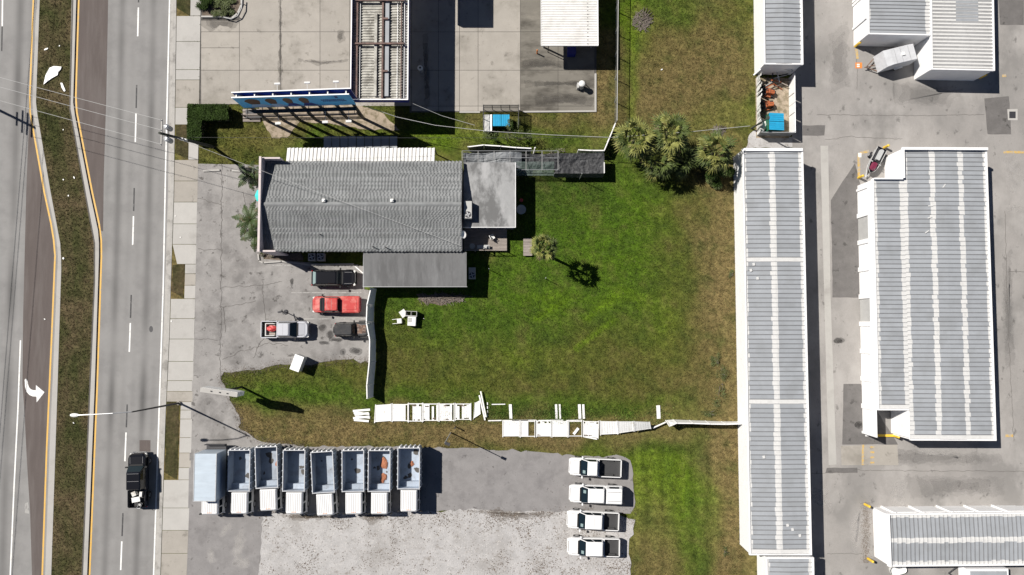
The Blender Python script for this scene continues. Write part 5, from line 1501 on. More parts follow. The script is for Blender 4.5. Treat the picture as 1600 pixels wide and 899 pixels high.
v1 = vehicle('pickup_truck', 'white pickup with a long empty black bed, next to the asphalt edge and fallen fence', 'pickup', 931, 731, PI - .04, 5.7, 1.98, 'car_white', belt=1.22, H=1.98, zref=1.2, hood=.20, ws=.345, roof=.53, sticker=.4, group=WP)
v2 = vehicle('pickup_truck', 'white pickup with a white camper shell over its bed', 'pickup', 932, 773, PI - .03, 5.8, 1.98, 'car_white', belt=1.22, H=1.98, zref=1.2, hood=.20, ws=.345, roof=.645, cover='shell', sticker=-.4, group=WP)
v3 = vehicle('pickup_truck', 'white crew cab pickup with black bed parked between the camper shell pickup and another', 'pickup', 927.5, 814, PI - .045, 5.65, 1.98, 'car_white', belt=1.22, H=1.95, zref=1.2, hood=.20, ws=.345, roof=.665, sticker=.4, group=WP)
v4 = vehicle('pickup_truck', 'white crew cab pickup with black bed at the gravel end of the row', 'pickup', 928.5, 855.5, PI - .022, 5.65, 1.98, 'car_white', belt=1.22, H=1.95, zref=1.2, hood=.20, ws=.345, roof=.665, sticker=.4, group=WP)
vehicle('pickup_truck', 'pink mottled red pickup with a red bed cover in the shop lot', 'pickup', 525, 476, PI, 5.35, 1.88, 'car_red', hood=.19, ws=.31, roof=.575, cover='tonneau', H=1.75)
sv = vehicle('pickup_truck', 'silver pickup with red bag and junk in its black bed', 'pickup', 445, 515, 0, 5.35, 1.92, 'car_silver', hood=.23, ws=.37, roof=.63, H=1.8)
t, X, cr, hw, belt = sv
MB().ball((cr - .75, .1, 1.05), (.5, .35, .22), 9, 6, .25).build('red_bag', M['red_bag'], None, loc=t.location, label='crumpled red bag in the bed of the silver pickup', cat='bag')
bx_ = thing('tool_crate', 'white framed crate beside the red bag in the silver pickup', 'crate', t.location)
for x0, x1, y0, y1 in ((cr - 1.45, cr - .4, -.72, -.66), (cr - 1.45, cr - .4, .62, .68), (cr - 1.45, cr - 1.38, -.66, .62)):
    MB().span(x0, x1, y0, y1, .765, 1.15).build('side', M['plastic'], bx_)
for k in range(4):
    MB().span(cr - 1.37, cr - .45, -.6 + k * .32, -.36 + k * .32, .77, .80).build('slat', M['wood'], bx_)
vehicle('car', 'black estate car parked beside the shop wall', 'car', 521, 434.5, 0, 4.95, 1.86, 'car_black', kind='suv', hood=.30, ws=.42, roof=.86, H=1.55, belt=.98, rearglass=True)
jp = vehicle('old_jeep', 'dusty black off-road car with a rust streaked hood against the vinyl fence', 'car', 550, 515, .02, 3.85, 1.62, 'jeep', kind='suv', hood=.38, ws=.47, roof=.97, H=1.8, belt=1.08, roofm='jeep', hoodm='rust')
t = jp[0]
MB().cyl((-2.05, 0, .9), (-1.9, 0, .9), .36, n=16).build('spare_wheel', M['black'], t)
for s in (-1, 1):
    MB().loft([[(.75, s * .66, .78), (1.75, s * .66, .78), (1.75, s * .98, .70), (.75, s * .98, .70)], [(.8, s * .66, .86), (1.7, s * .66, .86), (1.7, s * .96, .80), (.8, s * .96, .80)]][::1 if s > 0 else -1]).build('fender', M['jeep'], t)
bt2 = vehicle('pickup_truck', 'lifted black crew cab pickup driving on the road with junk in its bed', 'pickup', 211.5, 752, PI / 2 + .03, 5.95, 2.0, 'car_black', hood=.22, ws=.33, roof=.655, H=2.05, belt=1.25, z0=Z_ROAD + .02, zref=1.4)
t, X, cr, hw, belt = bt2
for s in (-1, 1):
    for x in (5.95 / 2 - 5.95 * .165, -5.95 / 2 + 5.95 * .2):
        MB().span(x - .5, x + .5, s * (hw - .02), s * (hw + .13), .78, .9).build('fender_flare', M['black'], t)
def rel(p, q):
    return tuple(t.matrix_basis @ Vector(q))
JB = [('loose_board', 'white board lying across the junk in the black pickup bed', 'board', (cr - 1.15, .05, 1.30), (.55, .95, .06), .15, 'plastic'), ('junk_box', 'crumpled pale box behind the cab of the black pickup', 'box', (cr - .55, .35, 1.0), (.5, .5, .45), .4, 'appl'), ('junk_box', 'small white box behind the cab next to the pale one', 'box', (cr - .62, -.4, .98), (.55, .3, .4), -.1, 'plastic')]
mw = Matrix.Translation(t.location) @ Matrix.Rotation(t.rotation_euler.z, 4, 'Z')
for nm, lb, ct, c, s, r_, m in JB:
    q = mw @ Vector((c[0], c[1], 0))
    o = thing(nm, lb, ct, (q.x, q.y, t.location.z + c[2] - s[2] / 2), t.rotation_euler.z + r_)
    MB().box((0, 0, s[2] / 2 - .02), (s[0], s[1], s[2] - .04)).build('board' if 'board' in nm else 'carton', M[m], o)
    MB().box((0, 0, s[2] - .01), (s[0] * .94, s[1] * .94, .02)).build('top', M[m], o)
q = mw @ Vector((cr - 1.75, -.3, 0))
ml = thing('push_mower', 'small push mower with pale handle at the tail of the black pickup bed', 'mower', (q.x, q.y, t.location.z + .77), t.rotation_euler.z)
MB().cyl((0, 0, .08), (0, 0, .22), .26, .22, n=12).build('deck', M['darksteel'], ml)
MB().cyl((0, 0, .22), (0, 0, .4), .13, n=10).build('engine', M['acgrey'], ml)
MB().tube([(.1, .2, .2), (-.35, .25, .55), (-.35, -.1, .55), (.1, -.2, .2)], .03).build('handle', M['steel'], ml)
for a_ in (-1, 1):
    for b_ in (-1, 1):
        MB().cyl((.2 * a_, .25 * b_ - .03, .08), (.2 * a_, .25 * b_ + .03, .08), .08).build('wheel', M['black'], ml)

# ------------------------------------------------------------------ flat-nosed trucks, nose towards the bottom of the photo
rngt = random.Random(41)
def truck(label, px, py, rz, cargo, bl_=4.45, bw=2.42, rim=2.62, floor=1.12, cab_len=2.45, name='dump_truck', group='flat nosed white cab trucks parked side by side', heap=None, zref=None):
    p = G(px, py, zref or rim)
    t = thing(name, label, 'truck', (p.x, p.y, .036), rz - PI / 2, group)
    # x forward; bed centred on origin
    ch = MB()
    xb0, xb1 = -bl_ / 2, bl_ / 2
    xc1 = xb1 + .18 + cab_len
    for s in (-1, 1):
        ch.span(xb0 + .1, xc1 - .3, s * .38 - .05, s * .38 + .05, .6, .85)
    for x in (xb0 + .3, 0, xb1, xc1 - .5):
        ch.span(x - .06, x + .06, -.33, .33, .62, .82)
    ch.build('chassis', M['chassis'], t)
    if cargo == 'dump':
        b = MB()
        wt = .07
        b.span(xb0, xb1, -bw / 2, bw / 2, floor - .1, floor)
        for s in (-1, 1):
            b.span(xb0, xb1, s * (bw / 2 - wt), s * bw / 2, floor, rim)
        b.build('bed', M['bed_grey'], t)
        MB().span(xb1 - .075, xb1 - .002, -bw / 2 + wt + .002, bw / 2 - wt - .002, floor + .001, rim - .003).build('bulkhead', M['bed_grey'], t)
        MB().span(xb0 + .002, xb0 + .07, -bw / 2 + wt + .002, bw / 2 - wt - .002, floor + .001, rim - .003).build('tailgate', M['bed_grey'], t)
        rm = MB()
        for s in (-1, 1):
            rm.span(xb0 - .03, xb1 + .03, s * (bw / 2 - .07), s * (bw / 2 + .01), rim, rim + .05)
        rm.span(xb0 - .01, xb0 + .07, -bw / 2 + .076, bw / 2 - .076, rim, rim + .05).span(xb1 - .07, xb1 + .01, -bw / 2 + .076, bw / 2 - .076, rim, rim + .05)
        rm.build('top_rail', M['rail_pale'], t)
        # bulkhead box on the floor
        MB().span(xb1 - .62, xb1 - .078, -bw / 2 + wt + .003, bw / 2 - wt - .003, floor + .002, floor + .55).build('hoist_box', M['bed_grey'], t)
        for k in range(7):
            x = xb0 + .25 + k * (bl_ - .5) / 6
            for s in (-1, 1):
                MB().span(x - .05, x + .05, s * (bw / 2 + .001), s * (bw / 2 + .10), floor - .1, rim - .02).build('stake', M['bed_grey'], t)
        for k in range(5):
            y = -bw / 2 + .2 + k * (bw - .4) / 4
            MB().span(xb0 - .12, xb0 - .001, y - .06, y + .06, floor - .1, rim - .02).build('stake', M['white'], t)
        for _ in range(rngt.randrange(1, 6)):
            hx, hy, hr = rngt.uniform(-bl_ / 2 + .5, bl_ / 2 - .9), rngt.uniform(-bw / 2 + .4, bw / 2 - .4), rngt.uniform(.1, .34)
            MB().ball((hx, hy, floor + .005), (hr, hr * rngt.uniform(.5, 1.3), .025), 9, 4, .35, rngt).build('mud_smear', M['joint'], t)
        if heap:
            for (hx, hy, hr) in heap:
                MB().ball((hx, hy, floor + .02), (hr, hr * .8, hr * .35), 9, 5, .3).build('clay_lump', M['rustsoil'], t)
    else:
        MB().span(xb0, xb1, -bw / 2, bw / 2, .95, 1.1).build('bed', M['chassis'], t)
        MB().loft([[(xb0 + .02, -bw / 2, 1.102), (xb1, -bw / 2, 1.102), (xb1, bw / 2, 1.102), (xb0 + .02, bw / 2, 1.102)], [(xb0 + .02, -bw / 2, rim), (xb1, -bw / 2, rim), (xb1, bw / 2, rim), (xb0 + .02, bw / 2, rim)]]).build('box', M['box_grey'], t)
        for k in range(6):
            x = xb0 + .45 + k * (bl_ - .9) / 5
            MB().span(x - .03, x + .03, -bw / 2 + .08, bw / 2 - .08, rim, rim + .022).build('roof_bow', M['box_grey'], t)
        tr = MB()
        for s in (-1, 1):
            tr.span(xb0 - .02, xb1 + .03, s * (bw / 2 - .05), s * (bw / 2 + .03), rim - .04, rim + .03)
        tr.span(xb1 - .05, xb1 + .035, -bw / 2 + .051, bw / 2 - .051, rim - .04, rim + .028)
        tr.build('edge_rail', M['steel'], t)
        MB().span(xb0 - .55, xb0, -bw / 2 + .1, bw / 2 - .1, .75, .95).span(xb0 - .58, xb0 - .5, -bw / 2 + .05, bw / 2 - .05, .9, 1.5).build('tail_lift', M['darksteel'], t)
    # cab
    c0, c1 = xb1 + .14, xc1
    chw = .98
    hz_ = 2.42
    rg = [rrect(c0, c1, chw, .12, .05, .62), rrect(c0, c1 + .02, chw, .14, .05, 1.25), rrect(c0 + .02, c1 - .10, chw - .06, .16, .07, 2.18), rrect(c0 + .05, c1 - .22, chw - .10, .18, .1, hz_ - .06), rrect(c0 + .09, c1 - .28, chw - .16, .2, .12, hz_)]
    MB().loft(rg).build('cab', M['car_white'], t)
    rp = MB()
    n = 9
    for k in range(n):
        y = -chw + .20 + k * (2 * chw - .4) / (n - 1)
        rp.span(c0 + .14, c1 - .42, y - .022, y + .022, hz_ - .003, hz_ + .004)
    rp.build('roof_grooves', M['groove'], t, kind='stuff')
    zb, zt = 1.32, 2.12
    fx = lambda z: c1 + .02 - .12 * (z - 1.25) / .93
    yw_ = lambda z: chw - .06 * (z - 1.25) / .93
    window(t, 'windshield', [(fx(zb), -yw_(zb), zb), (fx(zb), yw_(zb), zb), (fx(zt), yw_(zt), zt), (fx(zt), -yw_(zt), zt)], (1, 0, .12))
    for s in (-1, 1):
        lng = c1 - .15 - c0
        for k in range(2 if lng > 1.6 else 1):
            n_ = 2 if lng > 1.6 else 1
            x0, x1 = c0 + .08 + lng * k / n_, c0 + .02 + lng * (k + 1) / n_
            window(t, 'side_window', [(x0, s * yw_(zb), zb), (x1, s * yw_(zb), zb), (x1, s * yw_(zt), zt), (x0, s * yw_(zt), zt)][::(-1 if s > 0 else 1)], (0, s, .06))
        MB().span(c1 - .12, c1 - .02, s * (chw + .12), s * (chw + .34), 1.55, 1.95).build('mirror', M['black'], t)
        MB().cyl((c1 - .1, s * (chw - .02), 1.9), (c1 - .07, s * (chw + .2), 1.9), .02).build('mirror_arm', M['black'], t)
        MB().box((c1 + .02, s * .72, .82), (.06, .3, .2)).build('headlight', M['lamp'], t)
        MB().span(c0 + .1, c0 + .7, s * (chw - .02), s * (chw + .06), .45, .6).build('step', M['chassis'], t)
        wheel(t, c1 - .75, s * (chw - .12), .4, .26, 'steel', s)
        w_ = wheel(t, xb0 + 1.15, s * (bw / 2 - .34), .4, .5, 'steel', s)
    for k in range(3):
        MB().box((c1 - .36, -.18 + .18 * k, hz_ + .01), (.06, .09, .05)).build('marker_light', M['orange'], t)
    MB().box((c1 + .06, 0, .55), (.14, 1.9, .26)).build('bumper', M['car_white'], t)
    MB().span(xb0 + .9, xb0 + 1.6, -1.1, -.6, .5, .9).build('fuel_tank', M['steel'], t)
    return t
truck('box truck with pale grey cargo box parked next to the sidewalk', 320.4, 746, 0.0, 'box', bl_=5.05, bw=2.38, rim=3.75, cab_len=1.75, name='box_truck', zref=3.75)
truck('dump truck with empty grey bed parked beside the box truck', 373.5, 735.5, 0, 'dump', group='flat nosed white cab trucks parked side by side')
truck('dump truck set back from the row with one red clay lump in its bed', 416.5, 730.5, .045, 'dump', heap=[(-.1, .95 - .25, .28)])
truck('grey bed dump truck between the set back clay truck and a tilted one', 459.3, 735.5, 0, 'dump', heap=None)
truck('dump truck parked at a slight angle with an empty bed', 504.2, 738, .06, 'dump')
truck('empty dump truck between the angled one and the muddiest bed', 551.6, 736, .015, 'dump')
truck('dump truck with the largest smear of red clay in its bed', 592.5, 736, 0, 'dump', heap=[(-.35, .25, .5), (-.9, .3, .35), (.9, .3, .4), (1.3, .1, .3)])
truck('dump truck at the open end of the row with a small clay lump', 638.6, 732, 0, 'dump', heap=[(-.2, .15, .3)])
# box trailer
p = G(1407, 86, 2.3)
tr = thing('box_trailer', 'white enclosed cargo trailer with roof vent in the corner of the storage buildings', 'trailer', (p.x, p.y, .036), math.radians(194))
l2 = 1.75
MB().loft([[(-l2, -.95, .45), (l2 + .25, -.95, .45), (l2 + .25, .95, .45), (-l2, .95, .45)], [(-l2, -.95, 2.2), (l2 + .0, -.95, 2.2), (l2 + .0, .95, 2.2), (-l2, .95, 2.2)], [(-l2 + .05, -.88, 2.3), (l2 - .75, -.88, 2.32), (l2 - .75, .88, 2.32), (-l2 + .05, .88, 2.3)]]).build('box', M['rail_pale'], tr)
for x in (-1.0, -.1, .6):
    MB().span(x - .03, x + .03, -.86, .86, 2.312, 2.335).build('roof_seam', M['steel'], tr)
MB().span(-.45, -.1, -.2, .15, 2.336, 2.45).build('roof_vent', M['plastic'], tr)
MB().tube([(1.9, -.8, .45), (3.1, 0, .45)], .06).tube([(1.9, .8, .45), (3.1, 0, .45)], .06).tube([(1.9, 0, .45), (3.3, 0, .45)], .06).build('tow_frame', M['rust'], tr)
MB().cyl((2.8, 0, 0), (2.8, 0, .75), .04).build('jack', M['steel'], tr)
for s in (-1, 1):
    wheel(tr, -.3, s * .98, .34, .2, 'steel', s)
    MB().span(-.8, .2, s * .96, s * 1.12, .68, .75).build('fender', M['white'], tr)
# second trailer at the bottom edge
p = G(1543, 897, 1.9)
tr = thing('box_trailer', 'low white trailer by the end wall of the single stripe storage building', 'trailer', (p.x, p.y - .4, .036), math.radians(180))
MB().loft([[(-2.3, -.95, .45), (2.3, -.95, .45), (2.3, .95, .45), (-2.3, .95, .45)], [(-2.3, -.95, 1.85), (2.3, -.95, 1.85), (2.3, .95, 1.85), (-2.3, .95, 1.85)]]).build('box', M['white'], tr)
MB().span(-2.1, 1.9, -.7, .7, 1.851, 1.9).build('roof_panel', M['galv'], tr)
MB().tube([(2.3, -.8, .45), (3.4, 0, .45)], .06).tube([(2.3, .8, .45), (3.4, 0, .45)], .06).build('tow_frame', M['darksteel'], tr)
for s in (-1, 1):
    wheel(tr, -.3, s * .98, .34, .2, 'steel', s)
# jet ski on a trailer
p = G(1368.5, 251, .9)
jt = thing('boat_trailer', 'narrow steel trailer under the watercraft', 'trailer', (p.x, p.y, .036), math.radians(242))
MB().tube([(-1.3, .45, .4), (.8, .4, .4), (2.1, 0, .4)], .05).tube([(-1.3, -.45, .4), (.8, -.4, .4), (2.1, 0, .4)], .05).cyl((-.5, -.7, .32), (-.5, .7, .32), .04).build('frame', M['steel'], jt)
MB().span(-1.2, 1.0, .2, .32, .45, .52).span(-1.2, 1.0, -.32, -.2, .45, .52).build('bunk', M['darksteel'], jt)
for s in (-1, 1):
    wheel(jt, -.5, s * .72, .28, .16, 'steel', s)
    MB().span(-.8, -.2, s * .63, s * .83, .57, .61).build('fender', M['darksteel'], jt)
js = thing('jet_ski', 'black personal watercraft with grey seat and maroon hood on a trailer', 'watercraft', (p.x, p.y, .556), math.radians(242))
def hull(z, k, l0=-1.55, l1=1.6):
    out = []
    for u in np.linspace(0, 1, 11):
        x = l0 + (l1 - l0) * u
        out.append((x, .58 * k * (1 if u < .5 else math.sqrt(max(.0, 1 - ((u - .5) / .5) ** 2.2))), z))
    return [Vector(q) for q in out] + [Vector((q[0], -q[1], q[2])) for q in out[::-1][1:]]
MB().loft([hull(0, .35), hull(.22, .95), hull(.4, 1.0), hull(.52, .84)]).build('hull', M['car_black'], js)
MB().loft([hull(.42, 1.05, -1.5, 1.62), hull(.47, 1.05, -1.5, 1.62)]).build('bumper_rail', M['acgrey'], js)
MB().loft([rrect(-1.3, .1, .24, .1, .15, .52), rrect(-1.28, .05, .2, .1, .15, .82)]).build('seat', M['seat_grey'], js)
MB().loft([rrect(.35, 1.3, .34, .25, .1, .52), rrect(.4, 1.15, .22, .2, .1, .78)]).build('hood', M['maroon'], js)
MB().box((.22, 0, .85), (.25, .3, .2)).cyl((.2, -.42, .98), (.2, .42, .98), .03).build('handlebar', M['black'], js)
for s in (-1, 1):
    MB().span(-1.35, .1, s * .30, s * .46, .521, .545).build('footwell', M['darksteel'], js)
    MB().box((.45, s * .5, .75), (.1, .2, .14)).build('mirror', M['acgrey'], js)
# ================================================================== POLES, WIRES, SIGNS
def sag(a, b, s, n=14):
    return [Vector(a).lerp(Vector(b), k / n) - Vector((0, 0, s * 4 * (k / n) * (1 - k / n))) for k in range(n + 1)]
foot, top = G(334, 230, 0), G(249, 208, 10.6)
up = thing('utility_pole', 'leaning dark wooden utility pole with crossarm and two transformers', 'pole', foot)
tv = top - foot
MB().cyl((0, 0, -.1), tv, .17, .13, n=10).build('shaft', M['pole_wood'], up)
c0, c1 = G(252.5, 187, 10.1) - foot, G(252.5, 228, 10.1) - foot
MB().box((c0 + c1) / 2, (.11, (c1 - c0).length, .13)).build('crossarm', M['conc2'], up)
ins = []
for f in (.04, .42, .96):
    q = c0.lerp(c1, f)
    MB().cyl(q + Vector((0, 0, .06)), q + Vector((0, 0, .3)), .05, .03).build('insulator', M['plastic'], up)
    ins.append(q + foot + Vector((0, 0, .3)))
for px, py in ((263, 200), (263.5, 219)):
    q = G(px, py, 8.9) - foot
    o = MB().cyl(q - Vector((0, 0, .5)), q + Vector((0, 0, .45)), .27, n=14).build('transformer', M['acgrey'], up)
    MB().cyl(q + Vector((0, 0, .45)), q + Vector((0, 0, .56)), .28, .12, n=14).build('lid', M['steel'], o)
    m_ = tv * .84
    MB().cyl((m_.x, m_.y, q.z), q, .04).build('bracket', M['darksteel'], up)
    for s in (-1, 1):
        MB().cyl(q + Vector((.1 * s, 0, .5)), q + Vector((.13 * s, 0, .78)), .03).build('bushing', M['plastic'], o)
for k, f in enumerate((.60, .66)):
    q = tv * f
    MB().box((q.x + .25, q.y - .1, q.z), (.35, .25, .3)).build('junction_box', M['appl'] if k == 0 else M['acgrey'], up)
# pole beyond the road, outside the photo, whose arms throw a shadow on the left lanes
f2 = G(-66, 141, 0)
up2 = thing('utility_pole', 'wooden utility pole across the road with several crossarms', 'pole', f2)
MB().cyl((0, 0, -.2), (0, 0, 11.2), .18, .14, n=10).build('shaft', M['pole_wood'], up2)
for z, l in ((10.6, 2.6), (9.9, 2.6), (9.2, 2.6), (8.4, 1.6)):
    MB().box((0, 0, z), (.12, l, .14)).build('crossarm', M['pole_wood'], up2)
for i, (a_, f) in enumerate(zip(ins, (.04, .42, .96))):
    b_ = f2 + Vector((0, 1.25 - 2.5 * f, 10.9))
    wv = MB().tube(sag(a_, b_, .45), .022, n=5).build('power_line', M['wire'], None, label=['upper road crossing power line strung from the crossarm', 'middle road crossing power line strung from the crossarm', 'lower road crossing power line strung from the crossarm'][i], cat='wire', group='power lines over the road')
# lines along the far side, whose shadows lie along the median
for k, (dx, z) in enumerate(((-1.1, 10.7), (1.1, 10.7), (.2, 8.6))):
    a_, b_ = f2 + Vector((dx + 3.4, 62, z)), f2 + Vector((dx - 2.6, -78, z))
    MB().tube(sag(a_, b_, .2, 20), .024, n=5).build('power_line', M['wire_dark'], None, label='dark power line strung along the far side of the road', cat='wire', group='power lines along the far side of the road')
MB().tube(sag(foot + tv * .8, G(720, 384, 4.0), .7, 18), .02, n=5).build('service_cable', M['wire'], None, label='thin cable from the leaning utility pole across the shingle roof', cat='wire')
MB().tube(sag(foot + tv * .72, G(960, 215, 5.2), .2, 20), .016, n=5).build('service_cable', M['wire_dark'], None, label='dark cable from the utility pole over the shop towards the palms', cat='wire')
MB().tube([G(568, 165, 5.5), G(620, 183, 4.7), (G(680, 196, 4.5)), G(760, 205, 4.4), G(860, 211, 4.4), G(955, 215, 4.6), G(1080, 206, 4.7), G(1172, 197, 5.0)], .028, n=5).build('service_cable', M['wire'], None, label='pale cable from the blue canopy past the dumpster pen to the storage buildings', cat='wire')
MB().tube([G(645, 162, 5.3), G(690, 181, 4.2), G(742, 196, 3.8)], .024, n=5).build('service_cable', M['wire'], None, label='short pale cable from the blue canopy to the dumpster pen', cat='wire')
p = G(1174, 201, 0)
MB().cyl((0, 0, 0), (.05, -.3, 5.2), .11, .08).box((.05, -.3, 5.2), (.3, .3, .2)).build('cable_post', M['pole_wood'], None, loc=p, label='short leaning post holding the pale cable beside the torn pen', cat='post')
# street lamp
ft = G(280, 630, .03)
tp = G(206, 644, 10.0)
ar = G(115, 649, 10.4)
sl = thing('street_lamp', 'tall street lamp at the sidewalk with a long arm over the road', 'street lamp', ft)
tv = tp - ft
MB().cyl((0, 0, 0), tv, .12, .07, n=10).build('pole', M['darksteel'], sl)
MB().cyl((0, 0, 0), (0, 0, .25), .22, n=10).build('base', M['conc'], sl)
MB().tube([tv - Vector((0, 0, .3)), tv.lerp(ar - ft, .3) + Vector((0, 0, .3)), tv.lerp(ar - ft, .65) + Vector((0, 0, .35)), ar - ft], [.06, .055, .05, .045]).build('arm', M['steel'], sl)
h_ = ar - ft
o = MB().ball((h_.x + .1, h_.y, h_.z), (.48, .2, .13), 12, 6).build('lamp_head', M['plastic'], sl)
MB().ball((h_.x, h_.y, h_.z - .08), (.28, .15, .1), 10, 5).build('lens', M['lamp'], o)
# yard light
ft = G(704.5, 676, 0)
yl = thing('yard_light', 'slim steel light pole on the grass between the fallen fence and the truck yard', 'lamp post', ft)
MB().cyl((0, 0, 0), (0, 0, 7.1), .07, .05).build('pole', M['steel'], yl)
MB().box((.25, -.1, 7.1), (.55, .3, .12), -.4).build('lamp_head', M['darksteel'], yl)
p = G(712, 667, 0)
MB().cyl((0, 0, 0), (0, 0, 1.1), .06).cyl((0, 0, 1.1), (0, 0, 1.18), .08).build('marker_post', M['darksteel'], None, loc=p, label='stubby dark post beside the slim light pole', cat='post')
# pole sign
ft = G(378, 605, 0)
ps = thing('pole_sign', 'white cabinet sign raised on a dark post at the lot entrance', 'sign', ft, -.14)
MB().cyl((0, 0, 0), (0, 0, 4.4), .13).build('post', M['darksteel'], ps)
MB().span(-1.95, 1.95, -.22, .22, 4.4, 6.3).build('cabinet', M['white'], ps)
for s in (-1, 1):
    MB().span(-1.85, 1.85, s * .221, s * .24, 4.5, 6.2).build('sign_face', M['plastic'], ps)
MB().span(-1.97, 1.97, -.24, .24, 6.3, 6.36).build('top_trim', M['conc2'], ps)
for x in (-.8, .1, .9):
    MB().span(x - .06, x + .06, -.05, .05, 6.36, 6.46).build('lifting_eye', M['darksteel'], ps)
# thin posts on the lawn
for k, (px, py, h, lb) in enumerate(((765, 422, 1.9, 'thin steel post on the lawn south-east of the dark roofed annex'), (852, 436, 1.8, 'thin steel post on the lawn below the single palm'), (905, 281, 3.4, 'slim post beside the black shade cloth'))):
    p = G(px, py, 0)
    MB().cyl((0, 0, 0), (0, 0, h), .04).ball((0, 0, h), .05, 8, 5).build('thin_post', M['steel'], None, loc=p, label=lb, cat='post')
p = G(447, 488, 0)
kp = thing('key_post', 'thin dark post with a bracket and box standing beside the silver pickup', 'post', (p.x, p.y, .03))
MB().cyl((0, 0, 0), (0, 0, 2.2), .05).build('post', M['darksteel'], kp)
MB().box((0, 0, 2.0), (.45, .16, .5), .3).build('box', M['darksteel'], kp)
MB().box((0, 0, 1.2), (.08, .6, .08), .3).build('bracket', M['darksteel'], kp)
MB().cyl((0, 0, 0), (0, 0, .1), .3, .2, n=10).build('base', M['darksteel'], kp)
# tall white bin in the lot
p = G(464, 567.5, 1.5)
db = thing('metal_bin', 'tall white metal bin with seamed top at the grass edge of the shop lot', 'bin', (p.x, p.y, .03), math.radians(-20))
MB().span(-.5, .5, -.85, .85, .08, 1.5).build('body', M['appl'], db)
MB().span(-.53, .53, .01, .88, 1.5, 1.55).span(-.53, .53, -.88, -.01, 1.5, 1.55).build('lid', M['white'], db)
MB().span(-.45, .45, -.8, .8, 0, .08).build('base', M['darksteel'], db)
MB().span(-.52, -.5, -.4, .4, .9, 1.3).build('hatch', M['steel'], db)
# wheel stops, kerb stones
for k, (px, py, l, r_) in enumerate(((331, 267, 1.9, .05), (371, 267.5, 1.2, -.03))):
    p = G(px, py, 0)
    MB().prism([(-l / 2, -.1), (l / 2, -.1), (l / 2, .1), (-l / 2, .1)], 0, .13).build('wheel_stop', M['conc2'], None, loc=(p.x, p.y, .031), rz=r_, label=['whole white wheel stop beside the sidewalk', 'broken short white wheel stop beside the palm fronds'][k], cat='wheel stop')
# planter island at the station entrance
pts = [G(x, y, .03) for x, y in ((316, 27), (348, 27), (362, 30), (372, 22), (378, 8), (378, -40))]
kb = MB()
for p0, p1 in zip(pts, pts[1:]):
    v = p1 - p0
    kb.box(((p0.x + p1.x) / 2, (p0.y + p1.y) / 2, .12), (v.length + .1, .18, .2), math.atan2(v.y, v.x))
kb.build('planter_kerb', M['conc2'], kind='structure')
sheet('planter_bed', [(316, 26), (347, 26), (361, 28), (370, 20), (376, 7), (376, -40), (316, -40)], .05, M['mulch'], kind='structure')
p = G(374, 20, .5)
rb = thing('guard_rail', 'bent steel guard rail round the entrance planter', 'rail', (p.x, p.y, 0))
MB().tube([(-1.8, -.55, .5), (-.9, -.75, .5), (-.2, -.4, .5), (.25, .5, .5), (.3, 1.6, .5)], .07).build('rail', M['acgrey'], rb)
for q in ((-1.6, -.58), (-.2, -.4), (.3, 1.2)):
    MB().cyl((q[0], q[1], 0), (q[0], q[1], .5), .05).build('post', M['acgrey'], rb)
# yellow bollards by the storage corners
for px, py, h, lb in ((1336, 73, 1.2, 'by the corner behind the box trailer'), (1341, 278, 1.1, 'at the step of the wide stepped building'), (1381, 231, 1.0, 'beside the watercraft trailer'), (1350, 639, 1.0, 'by the lower door corner of the stepped building'), (1396, 681, 1.1, 'at the lower step of the wide stepped building'), (1351, 788, 1.1, 'at the upper corner of the single stripe building'), (1356, 873, 1.1, 'at the lower corner of the single stripe building'), (1531, 122, 1.1, 'in the shade of the white roofed building')):
    p = G(px, py, 0)
    MB().cyl((0, 0, 0), (0, 0, h), .14, n=12).ball((0, 0, h), (.14, .14, .1), 12, 6).build('yellow_bollard', M['yellow'], None, loc=(p.x, p.y, .03), label='yellow steel bollard ' + lb, cat='bollard', group='yellow bollards at the storage corners')
p = G(1388, 681, .2)
MB().prism([(-1.3, -.13), (1.3, -.13), (1.3, .13), (-1.3, .13)], 0, .16).build('yellow_wheel_stop', M['yellow'], None, loc=(p.x, p.y, .034), label='yellow wheel stop at the lower step of the stepped building', cat='wheel stop')
p = G(1403, 891, .4)
bb = thing('bath_tub', 'white tub lying beside the lower wall of the single stripe building', 'tub', (p.x, p.y, .034), .3)
MB().loft([rrect(-.8, .8, .42, .3, .3, .0), rrect(-.9, .9, .5, .35, .35, .5)], True, False).loft([rrect(-.78, .78, .4, .3, .3, .12), rrect(-.9, .9, .5, .35, .35, .5)], True, False).build('shell', M['plastic'], bb)
MB().cyl((.6, 0, .125), (.6, 0, .14), .05).build('drain', M['steel'], bb)

